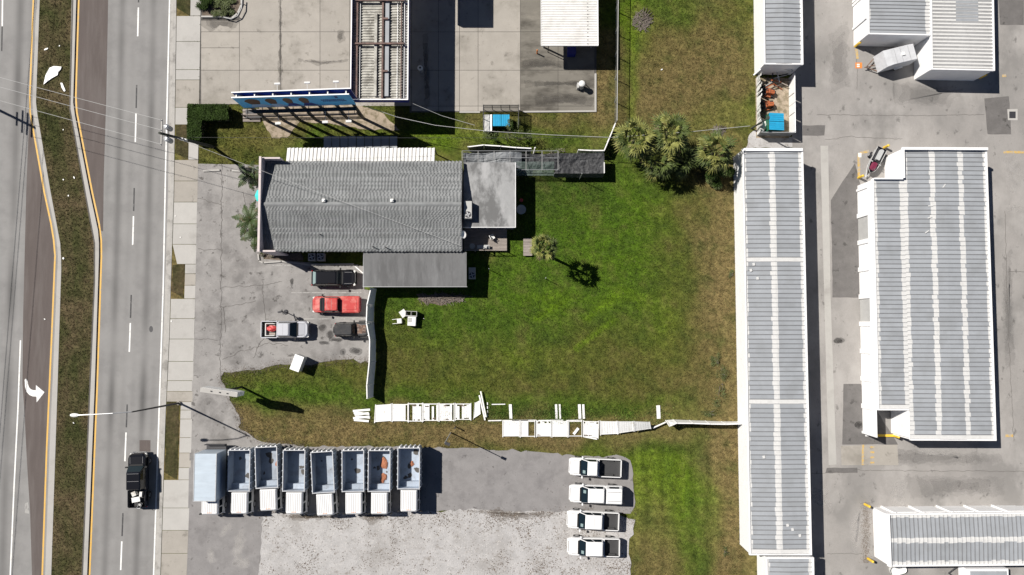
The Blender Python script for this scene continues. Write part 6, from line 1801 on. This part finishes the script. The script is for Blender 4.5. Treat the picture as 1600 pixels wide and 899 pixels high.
# ================================================================== FALLEN VINYL FENCE
rng = random.Random(21)
def fallen(label, quad, z=.12, posts=(0, 1), sheet_=(0, 1), rails=True, tilt=0.0, holes=False, group='fallen white vinyl fence panels'):
    """panel lying down; quad = photo corners TL, TR, BR, BL; z = rest height, tilt = extra height of the top edge"""
    zz = [z + tilt, z + tilt, z, z]
    Q = [G(q[0], q[1], h) for q, h in zip(quad, zz)]
    c = sum(Q, Vector()) / 4
    t = thing('fallen_fence', label, 'fallen fence', (c.x, c.y, 0), 0, group)
    Q = [q - Vector((c.x, c.y, 0)) for q in Q]
    P = lambda u, v, dz=0: Q[0].lerp(Q[1], u).lerp(Q[3].lerp(Q[2], u), v) + Vector((0, 0, dz))
    def slab(u0, u1, v0, v1, h0, h1, nm, m):
        MB().loft([[P(u0, v1, h0), P(u1, v1, h0), P(u1, v0, h0), P(u0, v0, h0)], [P(u0, v1, h1), P(u1, v1, h1), P(u1, v0, h1), P(u0, v0, h1)]]).build(nm, M[m], t)
    if sheet_:
        nb_ = 7
        for k in range(nb_):
            u0 = sheet_[0] + (sheet_[1] - sheet_[0]) * k / nb_
            u1 = sheet_[0] + (sheet_[1] - sheet_[0]) * (k + 1) / nb_
            v0, v1 = (.04, .965)
            if holes and rng.random() < .07: continue
            if holes:
                v0 += rng.choice((0, .0, .04, .12)); v1 -= rng.choice((0, .0, .03, .08))
            slab(u0 + .004, u1 - .004, v0, v1, -.03 + rng.uniform(-.008, .008), .0, 'board', 'vinyl')
    if rails:
        slab(0, 1, 0, .05, -.045, .02, 'rail', 'vinyl')
        slab(0, 1, .955, 1, -.045, .02, 'rail', 'vinyl')
    for u in posts:
        slab(max(0, u - .035), min(1, u + .035) if u else .05, -.04, 1.05, -.06, .05, 'post', 'vinyl')
    if holes:
        for k in range(2):
            u, v = rng.uniform(.15, .8), rng.choice((.12, .88)) + rng.uniform(-.06, .06)
            q = P(u, v)
            MB().prism([(q.x + .22 * math.cos(a_) * rng.uniform(.6, 1.4), q.y + .09 * math.sin(a_) * rng.uniform(.3, 1.5)) for a_ in np.linspace(0, 6.28, 9)[:-1]], q.z, q.z + .012).build('mud_patch', M['mulch'], t)
    return t
S1 = lambda x, y: (540 + x / 6.154, 600 + y / 6.154)
S2 = lambda x, y: (760 + x / 4, 620 + y / 4)
def rect(S, x0, y0, x1, y1, sk=0):
    return [S(x0, y0), S(x1, y0 + sk), S(x1, y1 + sk), S(x0, y1)]
fallen('clean fallen fence panel touching the foot of the leaning parking lot fence', [S1(285, 205), S1(440, 195), S1(440, 355), S1(275, 368)])
fallen('fallen fence panel with a gap along its top rail, next to the cleanest panel', rect(S1, 445, 195, 600, 358, 0), sheet_=(.02, .85))
fallen('half empty fallen panel frame with a muddy remnant of boards', rect(S1, 602, 188, 740, 362), sheet_=(.3, .92), holes=True)
fallen('lightly muddied fallen panel between the half empty frame and the mud stained one', rect(S1, 742, 190, 893, 355), holes=True)
fallen('mud stained fallen fence panel with brown patches in both upper corners', rect(S1, 897, 190, 1045, 355), holes=True)
fallen('speckled fallen fence panel at the end of the upper row', rect(S1, 1050, 190, 1208, 345), holes=True)
fallen('twisted broken panel piece beside the crossed loose rails', [S1(1240, 185), S1(1290, 160), S1(1298, 290), S1(1228, 335)], posts=(0,), z=.15)
fallen('clean fallen panel at the start of the lower row', rect(S2, 100, 152, 208, 248))
fallen('fallen panel whose boards stop short of an open slot', rect(S2, 211, 152, 304, 250), sheet_=(0, .55))
fallen('fallen panel with ragged dark upper edge in the lower row', rect(S2, 310, 150, 403, 248), holes=True)
fallen('plain fallen panel between the ragged one and the empty frame', rect(S2, 407, 152, 508, 250))
fallen('empty fallen frame with one stray board inside', rect(S2, 512, 152, 598, 248), sheet_=None)
fallen('cracked fallen panel with a loose lower rail', [S2(604, 152), S2(702, 155), S2(700, 258), S2(604, 248)], holes=True)
fallen('half raised panel leaning next to the cracked one', [S2(708, 153), S2(815, 155), S2(822, 232), S2(710, 238)], z=.25, tilt=.45)
fallen('leaning fence panel propped between two other raised panels', [S2(818, 155), S2(918, 155), S2(922, 215), S2(822, 230)], z=.5, tilt=.6)
fallen('raised fence panel next to the fence that still stands', [S2(921, 155), S2(1022, 158), S2(1030, 200), S2(924, 215)], z=.75, tilt=.7)
def loose(label, S, x0, y0, x1, y1, w=.14, z=.16, name='loose_rail', h=.06):
    a_, b_ = G(*S(x0, y0), z), G(*S(x1, y1), z)
    v = b_ - a_
    MB().box((0, 0, z - h / 2), (v.length, w, h)).build(name, M['vinyl'], None, loc=((a_.x + b_.x) / 2, (a_.y + b_.y) / 2, 0), rz=math.atan2(v.y, v.x), label=label, cat='fence rail', group='loose white fence rails')
for k in range(6):
    loose(['straight loose board topmost in the pile by the leaning fence', 'loose board second in the pile by the leaning fence', 'slanted board in the pile by the leaning fence', 'wide loose board low in the pile by the leaning fence', 'tilted loose board near the bottom of the pile by the leaning fence', 'lowest loose board of the pile by the leaning fence'][k], S1, 70 + 8 * k % 30, 262 + 17 * k, 235 - 6 * (k % 3), 262 + 17 * k + (12 if k % 2 else -14), .24, .09 + .05 * (k % 3))
loose('long loose rail crossed over the end of the upper row', S1, 1285, 110, 1340, 350, .16, .3)
loose('longest loose rail standing out beyond the upper row', S1, 1298, 72, 1350, 320, .15, .38)
loose('bottom rail left of the lower row', S1, 1370, 355, 1500, 352, .12, .1)
loose('rail fragment in the grass above the lower row', S1, 1405, 198, 1535, 196, .1, .1)
loose('stray board inside the empty frame', S2, 545, 235, 575, 197, .3, .14)
loose('loose lower rail under the cracked panel', S2, 608, 250, 692, 266, .14, .14)
loose('loose rail bent towards the standing fence', S2, 1040, 196, 1120, 160, .14, .5)
for nm, x0, x1 in (('weed covered fence piece nearest the crossed rails', 140, 158), ('narrow fence piece in tall grass above the ragged panel', 428, 442), ('narrow fence strip beside the tall grass piece', 452, 463), ('speckled fence strip above the empty frame', 572, 590), ('thin fence strip above the cracked panel', 598, 612), ('upright white board near the raised panels', 1062, 1085)):
    loose(nm, S2, (x0 + x1) / 2, 48 if x0 < 1000 else 55, (x0 + x1) / 2 + 4, 138, (x1 - x0) / 4 / 13.9, .12, 'fence_strip')
for x0, x1 in ((100, 260), (160, 310), (325, 480), (500, 600)):
    loose('ground rail along the top of the lower row', S2, x0, 149, x1, 147, .09, .15)
for py in (36, 60, 85, 110):
    loose('short stub of fence left of the lower row', S2, 6, py, 7, py + 16, .1, .1)

# ================================================================== PLANTS
def fan_palm(label, px, py, hgt, crown, nfr, seed, mats=('palm_a', 'palm_b'), ground=None, fan=.6, pb=.38):
    rng = random.Random(seed)
    p = G(px, py, hgt)
    t = thing('palm_tree', label, 'palm', (p.x, p.y, 0))
    tr = MB().tube([(0, 0, -.1), (.05, .03, hgt * .5), (0, 0, hgt)], [.2, .17, .15], n=8)
    tr.build('trunk', M['bark'], t)
    groups = [MB(), MB(), MB()]
    for k in range(nfr):
        az = k * 2.39996 + rng.uniform(-.25, .25)
        el = 1.35 - 2.0 * ((k + .5) / nfr) ** .9 + rng.uniform(-.12, .12)
        mb = groups[2 if k > nfr * .93 else (1 if rng.random() < pb else 0)]
        pet = crown * rng.uniform(.40, .68)
        d = Vector((math.cos(az) * math.cos(el), math.sin(az) * math.cos(el), math.sin(el)))
        base = Vector((0, 0, hgt))
        hub = base + d * pet - Vector((0, 0, .10 * pet))
        side = Vector((-math.sin(az), math.cos(az), 0))
        nrm = d.cross(side).normalized()
        if nrm.z < 0: nrm = -nrm
        side = (side * math.cos(rng.uniform(-.5, .5)) + nrm * rng.uniform(-.45, .45)).normalized()
        mb.add([base - side * .03, base + side * .03, hub + side * .025, hub - side * .025], [(0, 1, 2, 3)])
        nl = 12
        R = crown * fan * rng.uniform(.75, 1.1)
        for j in range(nl):
            ph = (j / (nl - 1) - .5) * 2.9 + rng.uniform(-.07, .07)
            ld = (d * math.cos(ph) + side * math.sin(ph)).normalized()
            ln = R * (1 - .38 * abs(ph) / 1.45) * rng.uniform(.8, 1.12)
            w = .042 + .012 * crown
            perp = nrm.cross(ld).normalized()
            mid = hub + ld * ln * .5 + nrm * .04
            tip = hub + ld * ln - Vector((0, 0, ln * rng.uniform(.15, .5)))
            mb.add([hub - perp * .02, mid - perp * w, tip, mid + perp * w, hub + perp * .02, mid - nrm * .03], [(0, 1, 5, 4), (4, 5, 3), (1, 2, 5), (5, 2, 3)])
    for g_, nm, m_ in zip(groups, ('fronds', 'alt_fronds', 'dry_fronds'), (mats[0], mats[1], 'palm_dead')):  # second leaf tone is dealt to fronds at random
        if g_.v:
            g_.build('frond_crown', M[m_], t)
    return t
fan_palm('single fan palm standing alone on the lawn', 851, 386.5, 6.2, 1.6, 30, 1)
fan_palm('yellowish fan palm beside the bent white fence', 993, 217, 4.6, 2.55, 40, 2, mats=('palm_a', 'palm_b'), pb=.6)
fan_palm('tall green fan palm between the yellowish palm and the dark gap', 1046, 208, 5.0, 2.45, 36, 3)
fan_palm('lower fan palm drooping over the shaded grass', 1027, 252, 3.2, 2.2, 32, 4)
fan_palm('fan palm touching the wall end of the long storage building', 1118, 235, 4.6, 2.4, 36, 5)
fan_palm('dark young fan palm under the taller ones', 1062, 248, 2.4, 2.2, 28, 6, mats=('palm_a', 'palm_a'))
def leaf_cloud(mb, c, s, n, size, rng, shell=.55, flat=.4):
    c = Vector(c)
    for _ in range(n):
        v = Vector((rng.gauss(0, 1), rng.gauss(0, 1), rng.gauss(0, 1))).normalized() * rng.uniform(shell, 1.0)
        p = c + Vector((v.x * s[0], v.y * s[1], v.z * s[2]))
        if p.z < .02: continue
        a = Vector((rng.uniform(-1, 1), rng.uniform(-1, 1), rng.uniform(-flat, flat))).normalized()
        b = a.cross(Vector((rng.uniform(-.5, .5), rng.uniform(-.5, .5), 1))).normalized()
        l, w = size * rng.uniform(.6, 1.3), size * rng.uniform(.25, .5)
        mb.add([p - a * l * .5, p + b * w * .5, p + a * l * .5, p - b * w * .5], [(0, 1, 2, 3)])
def bush(label, px, py, blobs, n, size, m, seed, name='bush', cat='bush', stems=6, mat2=None):
    rng = random.Random(seed)
    p = G(px, py, 0)
    t = thing(name, label, cat, p)
    mbs = [MB(), MB()]
    for (x, y, z, sx, sy, sz) in blobs:
        for k in range(7):
            q = (x + rng.uniform(-.6, .6) * sx, y + rng.uniform(-.6, .6) * sy, z + rng.uniform(-.45, .5) * sz)
            leaf_cloud(mbs[k % 2], q, (sx * .45, sy * .45, sz * .42), n // 7, size, rng, .3)
    mbs[0].build('foliage', M[m], t)
    mbs[1].build('foliage', M[mat2 or m], t)
    st = MB()
    for k in range(stems):
        x, y, z, sx, sy, sz = blobs[k % len(blobs)]
        q = Vector((x + rng.uniform(-.5, .5) * sx, y + rng.uniform(-.5, .5) * sy, z + sz * .3))
        MB().tube([(q.x * .4 + x * .2, q.y * .4 + y * .2, 0), q * .6 + Vector((0, 0, .1)), q], [.05, .035, .015], n=5).build('stem', M['bark'], t)
    return t
bush('dark rounded bush between the palms and the long storage wall', 1108, 266, [(-.9, .6, 1.3, 1.5, 1.3, 1.2), (.5, -.2, 1.2, 1.5, 1.4, 1.1), (1.6, -.9, .9, 1.0, 1.2, .9), (.3, -1.6, .7, 1.2, .9, .7)], 1500, .3, 'leaf2', 3, mat2='leaf')
bush('scrubby dark bush in the shade among the palms', 1070, 255, [(0, 0, .8, 1.3, 1.1, .8), (-1.0, .6, .7, 1.0, .9, .7)], 900, .24, 'leaf', 4)
bush('low weedy bush growing by the storage wall at the lawn corner', 1128, 583, [(0, 0, .3, .9, 1.3, .4), (-.5, -2.6, .3, 1.0, 1.6, .4), (-.9, 1.5, .25, .8, .9, .3)], 330, .14, 'leaf2', 5, name='weed_clump')
bush('small bright weed against the storage wall', 1142, 428, [(0, 0, .15, .45, .6, .2)], 160, .13, 'leaf2', 6, name='weed_clump')
bush('leafy weed patch beside the standing white fence', 1108, 645, [(0, 0, .2, 1.3, .6, .25)], 260, .13, 'leaf2', 7, name='weed_clump')
bush('small weed on the dry strip near the bottom of the long wall', 1133, 861, [(0, 0, .15, .5, .7, .2)], 160, .13, 'leaf2', 8, name='weed_clump')
bush('straggly tree leaning over the dumpster pen', 794, 219, [(0, 0, 2.4, 1.9, .9, .8), (-2.0, -.1, 1.6, 1.3, .8, .7), (1.7, -.1, 1.6, 1.3, .9, .8), (.2, 1.0, 2.6, .5, .9, .5)], 190, .2, 'leaf2', 9, name='small_tree', cat='tree', stems=9, mat2='leaf')
bush('vine climbing the corner of the dumpster pen', 811, 195, [(0, 0, 1.0, .3, 1.0, .8)], 210, .16, 'leaf2', 10, name='vine', cat='vine')
bush('twiggy shrub between the pipe shelter and the dumpster pen', 868, 240, [(0, 0, .7, 1.4, .6, .6)], 170, .18, 'leaf2', 11, name='shrub', cat='shrub', mat2='dry_twig')
bush('dry scrub under the front corner parapet of the shop', 414, 397, [(0, 0, .35, .6, .4, .35), (1.0, -.2, .3, .8, .35, .3)], 190, .16, 'dry_twig', 12, name='shrub', cat='shrub', mat2='leaf2')
for k, (px, py, sx, sy, h, lb) in enumerate(((322, 6, 1.0, 1.0, 1.0, 'dark round shrub at the sidewalk corner of the entrance planter'), (350, 17, 1.2, .9, .7, 'broad low shrub inside the bent guard rail'), (352, 0, 1.4, .6, .5, 'shrub behind the broad low one in the entrance planter'))):
    bush(lb, px, py, [(0, 0, h * .6, sx * 1.15, sy * 1.15, h * .6)], 2400, .17, 'leaf' if k == 0 else 'leaf2', 30 + k, name='shrub', cat='shrub')
# clipped hedge, L shaped
rng = random.Random(77)
p = G(303, 170, 0)
hd = thing('hedge', 'dense clipped L shaped hedge beside the utility pole', 'hedge', p)
mb = [MB(), MB()]
hw_, hl = (G(365, 190, 1.2) - G(303, 190, 1.2)).x, (G(303, 168, 1.2) - G(303, 222, 1.2)).y
for k in range(15000):
    if rng.random() < .55:
        x, y = rng.uniform(0, hw_), -rng.uniform(0, 1.7)
    else:
        x, y = rng.uniform(0, 1.5), -rng.uniform(0, hl)
    z = rng.choice((1.45, 1.45, rng.uniform(.05, 1.45))) + rng.uniform(-.12, .1) + .12 * mnoise.noise(Vector((x * 1.5, y * 1.5, 0)))
    q = Vector((x + rng.uniform(-.08, .08), y + rng.uniform(-.08, .08), z))
    a = Vector((rng.uniform(-1, 1), rng.uniform(-1, 1), rng.uniform(-.6, .6))).normalized()
    b = a.cross(Vector((rng.uniform(-.6, .6), rng.uniform(-.6, .6), 1))).normalized()
    l, w = rng.uniform(.08, .16), rng.uniform(.05, .09)
    mb[k % 3 == 0].add([q - a * l, q + b * w, q + a * l, q - b * w], [(0, 1, 2, 3)])
mb[0].build('foliage', M['leaf'], hd)
mb[1].build('foliage', M['leaf'], hd)
MB().span(.12, hw_ - .12, -1.55, -.12, 0, 1.25).span(.12, 1.36, -hl + .12, -1.56, 0, 1.25).build('inner_twigs', M['bark'], hd)
def banana(label, px, py, hgt, n, L, seed, az0=0, spread=6.283):
    rng = random.Random(seed)
    p = G(px, py, 0)
    t = thing('banana_plant', label, 'banana plant', p)
    MB().tube([(0, 0, -.05), (.02, 0, hgt * .6), (0, 0, hgt)], [.14, .11, .08], n=8).build('stem', M['banana'], t)
    for k in range(n):
        az = az0 + spread * k / n + rng.uniform(-.2, .2)
        el = rng.uniform(.45, 1.0)
        d = Vector((math.cos(az), math.sin(az), 0))
        side = Vector((-math.sin(az), math.cos(az), 0))
        mb = MB()
        m_ = 12
        pts = []
        l = L * rng.uniform(.75, 1.1)
        for j in range(m_ + 1):
            u = j / m_
            pts.append(Vector((0, 0, hgt)) + d * l * u * math.cos(el * (1 - u)) + Vector((0, 0, l * (math.sin(el) * u - .9 * u * u))))
        for j in range(m_):
            u = j / m_
            for s in (-1, 1):
                w0 = .44 * math.sin(math.pi * min(1, u * .92 + .08)) * rng.uniform(.7, 1.1)
                w1 = w0 * rng.uniform(.9, 1.05)
                a_, b_ = pts[j], pts[j].lerp(pts[j + 1], .97)
                dr = Vector((0, 0, -.12))
                mb.add([a_, b_, b_ + side * s * w1 + dr, a_ + side * s * w0 + dr + d * .04], [(0, 1, 2, 3)])
        mb.build('leaf', M['banana'], t)
banana('banana plant with torn leaves at the middle of the shop front', 401, 348, 1.9, 9, 2.2, 3)
banana('smaller banana plant next to the front parapet corner', 405, 371, 1.4, 7, 1.7, 4)
banana('leaning banana plant in the shadow of the utility pole', 400, 281, 1.8, 8, 2.1, 5)
# dead frond heaps on the grass
def twigs(label, px, py, rx, ry, n, seed, name='brush_pile'):
    rng = random.Random(seed)
    t = thing(name, label, 'brush', G(px, py, 0))
    mb = MB()
    for k in range(n):
        a_ = rng.uniform(0, 6.28)
        r_ = math.sqrt(rng.random())
        c = Vector((rx * r_ * math.cos(a_), ry * r_ * math.sin(a_), .05 + rng.uniform(0, .25) * (1 - r_)))
        v = Vector((rng.uniform(-1, 1), rng.uniform(-1, 1), rng.uniform(-.1, .15))).normalized() * rng.uniform(.2, .6)
        mb.tube([c - v, c + v], .022, n=4)
    mb.build('twigs', M['dry_twig'], t)
    mb = MB()
    for k in range(5):
        a_ = .4 + k * .25
        mb.tube([(0, 0, .15), (rx * .8 * math.cos(a_), ry * .8 * math.sin(a_), .2), (rx * 1.5 * math.cos(a_), ry * 1.5 * math.sin(a_), .05)], .035, n=5)
    mb.build('branch', M['bark'], t)
twigs('grey brush pile on the upper lawn by the wire fence', 1003, 33, 1.0, 1.1, 150, 1)
twigs('line of raked dry brush below the dark roofed annex', 690, 467, 2.6, .45, 160, 2)
twigs('scattered dry branches beside the cable over the upper lawn', 1122, 205, .7, .5, 50, 3)
# ================================================================== DEBRIS
p = G(643, 494, .4)
cb_ = thing('open_cabinet', 'white discarded cabinet with open compartments on the lawn', 'cabinet', (p.x, p.y, 0), -.05)
MB().span(-.65, .65, -.05, .05, .02, .9).span(-.65, -.6, .05, .55, .02, .9).span(.6, .65, .05, .55, .02, .9).span(-.02, .02, .05, .55, .02, .9).span(-.6, .6, .5, .55, .02, .9).build('carcass', M['acgrey'], cb_)
MB().span(-.35, .55, -1.1, -.06, .02, .8).build('drawer_unit', M['plastic'], cb_)
MB().span(-.3, .1, -.7, -.2, .801, .82).build('tray', M['acgrey'], cb_)
p = G(630, 490, .3)
MB().box((0, 0, .28), (.7, .8, .06), .6).box((0, 0, .12), (.5, .5, .24), .6).build('cabinet_door', M['appl'], None, loc=(p.x, p.y, 0), label='grey detached box leaning against the discarded cabinet', cat='box')
p = G(622, 502, .3)
ck = thing('broken_chair', 'overturned white chair beside the discarded cabinet', 'chair', (p.x, p.y, 0), .1)
MB().box((.15, 0, .4), (.5, .55, .06)).build('seat', M['plastic'], ck)
MB().box((.4, 0, .22), (.06, .55, .44)).build('backrest', M['acgrey'], ck)
for s in (-1, 1):
    for z in (.12, .4):
        MB().box((-.35, s * .24, z), (.6, .05, .05)).build('leg', M['plastic'], ck)
rng = random.Random(12)
sh_ = thing('foam_sheet', 'large torn white foam sheet lying on the median', 'litter', G(83, 118, 0))
pts = [G(*q, 0) - G(83, 118, 0) for q in ((69, 133), (72, 119), (78, 107), (85, 104), (97, 105), (96, 109), (92, 113), (91, 118), (82, 123), (75, 128))]
MB().prism([q[:2] for q in pts], .04, .13).build('foam', M['plastic'], sh_)
sh_ = thing('foam_scrap', 'narrow torn foam scrap beside the large foam sheet on the median', 'litter', G(98, 136, 0))
pts = [G(*q, 0) - G(98, 136, 0) for q in ((95, 130), (98, 130), (103, 142), (101, 144), (97, 138))]
MB().prism([q[:2] for q in pts], .03, .09).build('foam', M['plastic'], sh_)
LIT = [(72, 77, .9, .3), (93, 72, .2, .3), (116, 278, .25, .5), (99, 281, .25, .25), (99, 203, .2, .2), (107, 306, .3, .3), (99, 404, .4, .35), (115, 661, .35, .2), (70, 499, .2, .3), (274, 338, .2, .2), (282, 371, .2, .2), (268, 502, .3, .25), (41, 594, .35, .45), (1034, 109, .4, .25), (1121, 208, .5, .35), (662, 498, .12, .2)]
for k, (px, py, a_, b_) in enumerate(LIT):
    onroad = (px < 52 and py > 400) or (px == 70)
    a_, b_ = a_ * .7, b_ * .7
    MB().prism([(a_ * .5 * math.cos(t_) * rng.uniform(.7, 1.2), b_ * .5 * math.sin(t_) * rng.uniform(.7, 1.2)) for t_ in np.linspace(0, 6.28, 7)[:-1]], 0, .04).build('litter_scrap', M['plastic'], None, loc=G(px, py, (Z_ROAD + .02) if onroad else .032), rz=rng.uniform(0, 3), label='small white scrap of litter lying on the ground', cat='litter', group='scattered white litter')
p = G(834, 238, .6)
MB().cyl((0, 0, 0), (.15, .4, 1.0), .09, n=8).ball((.15, .4, 1.0), .1).build('white_pipe', M['plastic'], None, loc=(p.x, p.y, 0), label='short white pipe leaning by the twiggy shrub', cat='pipe')
# stones in the gravel lot: countless
mbs = MB()
rng = random.Random(99)
for k in range(5200):
    x, y = rng.uniform(400, 995), rng.uniform(795, 930)
    if not inside(x, y, GRAVEL): continue
    q = G(x, y, .036)
    r_ = rng.uniform(.02, .055)
    vs = [q + Vector((r_ * math.cos(a_) * rng.uniform(.7, 1.3), r_ * math.sin(a_) * rng.uniform(.7, 1.3), 0)) for a_ in (0, 1.57, 3.14, 4.71)] + [q + Vector((0, 0, r_ * .8))]
    mbs.add(vs, [(0, 1, 4), (1, 2, 4), (2, 3, 4), (3, 0, 4)])
mbs.build('gravel_stones', M['stone'], kind='stuff')
mbs = MB()
for k in range(30000):
    x, y = rng.uniform(400, 995), rng.uniform(792, 930)
    cl = nz(x, y, .03, 3) + .5 * nz(x, y, .1, 8) + .55 * math.exp(-abs(y - 803) / 9) + .25 * (x > 820)
    if rng.random() > max(.02, cl * 1.1): continue
    if not inside(x, y, GRAVEL) and rng.random() > .25: continue
    q = G(x, y, .037)
    r_ = rng.uniform(.025, .085)
    ph = rng.uniform(0, 6.28)
    vs = [q + Vector((r_ * math.cos(ph + a_) * rng.uniform(.5, 1.4), r_ * math.sin(ph + a_) * rng.uniform(.3, 1.0), 0)) for a_ in (0, 1.57, 3.14, 4.71)] + [q + Vector((0, 0, r_ * .5))]
    mbs.add(vs, [(0, 1, 4), (1, 2, 4), (2, 3, 4), (3, 0, 4)])
mbs.build('gravel_debris', M['mulch'], kind='stuff')
# dead leaves and grit along the edges of the parking lot and the drive
mbs = MB()
for k in range(9000):
    w_ = rng.random()
    if w_ < .55:
        i_ = rng.randrange(len(LOT))
        p_, q_ = Vector(LOT[i_]), Vector(LOT[(i_ + 1) % len(LOT)])
        v_ = p_.lerp(q_, rng.random())
        x, y = v_.x + rng.gauss(0, 4), v_.y + rng.gauss(0, 4)
    elif w_ < .8:
        x, y = rng.uniform(310, 575), rng.uniform(260, 690)
        if nz(x, y, .03, 12) + .6 * nz(x, y, .1, 4) < .28: continue
    else:
        x, y = rng.gauss(1353, 4), rng.uniform(785, 880)
    if x < 309: continue
    q = G(x, y, .036)
    r_ = rng.uniform(.015, .05)
    ph = rng.uniform(0, 6.28)
    vs = [q + Vector((r_ * math.cos(ph + a_) * rng.uniform(.5, 1.4), r_ * math.sin(ph + a_) * rng.uniform(.3, 1.0), 0)) for a_ in (0, 1.57, 3.14, 4.71)] + [q + Vector((0, 0, r_ * .4))]
    mbs.add(vs, [(0, 1, 4), (1, 2, 4), (2, 3, 4), (3, 0, 4)])
mbs.build('ground_grit', M['mulch'], kind='stuff')
# ================================================================== GRASS
rng = random.Random(4)
HB = [hardbox(p) for p in HARD]
FT = [[(411, 228), (735, 228), (735, 452), (565, 452), (565, 396), (411, 396)], [(1150, 230), (1260, 230), (1275, 900), (1160, 900)]]
HB += [hardbox(p) for p in FT]
spots = []
n = 0
while n < 165000:
    n += 1
    x, y = rng.uniform(300, 1200), rng.uniform(-60, 960)
    bad = False
    for x0, x1, y0, y1, poly in HB:
        if x0 <= x <= x1 and y0 <= y <= y1 and inside(x, y, poly):
            bad = True
            break
    if bad: continue
    p = G(x, y, 0)
    spots.append((p, lawn_tint(x, y)[:3]))
for k in range(20000):
    y = rng.uniform(-60, 960)
    x = rng.uniform(40, 150)
    if MED_CHK(x, y):
        spots.append((G(x, y, 0), med_tint(x, y)[:3]))
tufts('grass', spots, .11, 3)
# fringe weeds along the fallen fence
fr = []
for k in range(2600):
    x = rng.gauss(0, 1) * 11 + rng.choice((765, 795, 872, 900, 875, 910, 640, 690, 980, 840, 860, 880, 1030, 720))
    y = rng.gauss(652, 9)
    if y > 663: continue
    c_ = lawn_tint(x, y)
    q_ = rng.uniform(.8, 1.35)
    fr.append((G(x, y, 0), (c_[0] * q_ * .9, c_[1] * q_ * 1.15, c_[2] * q_)))
tufts('tall_grass', fr, .22, 5)
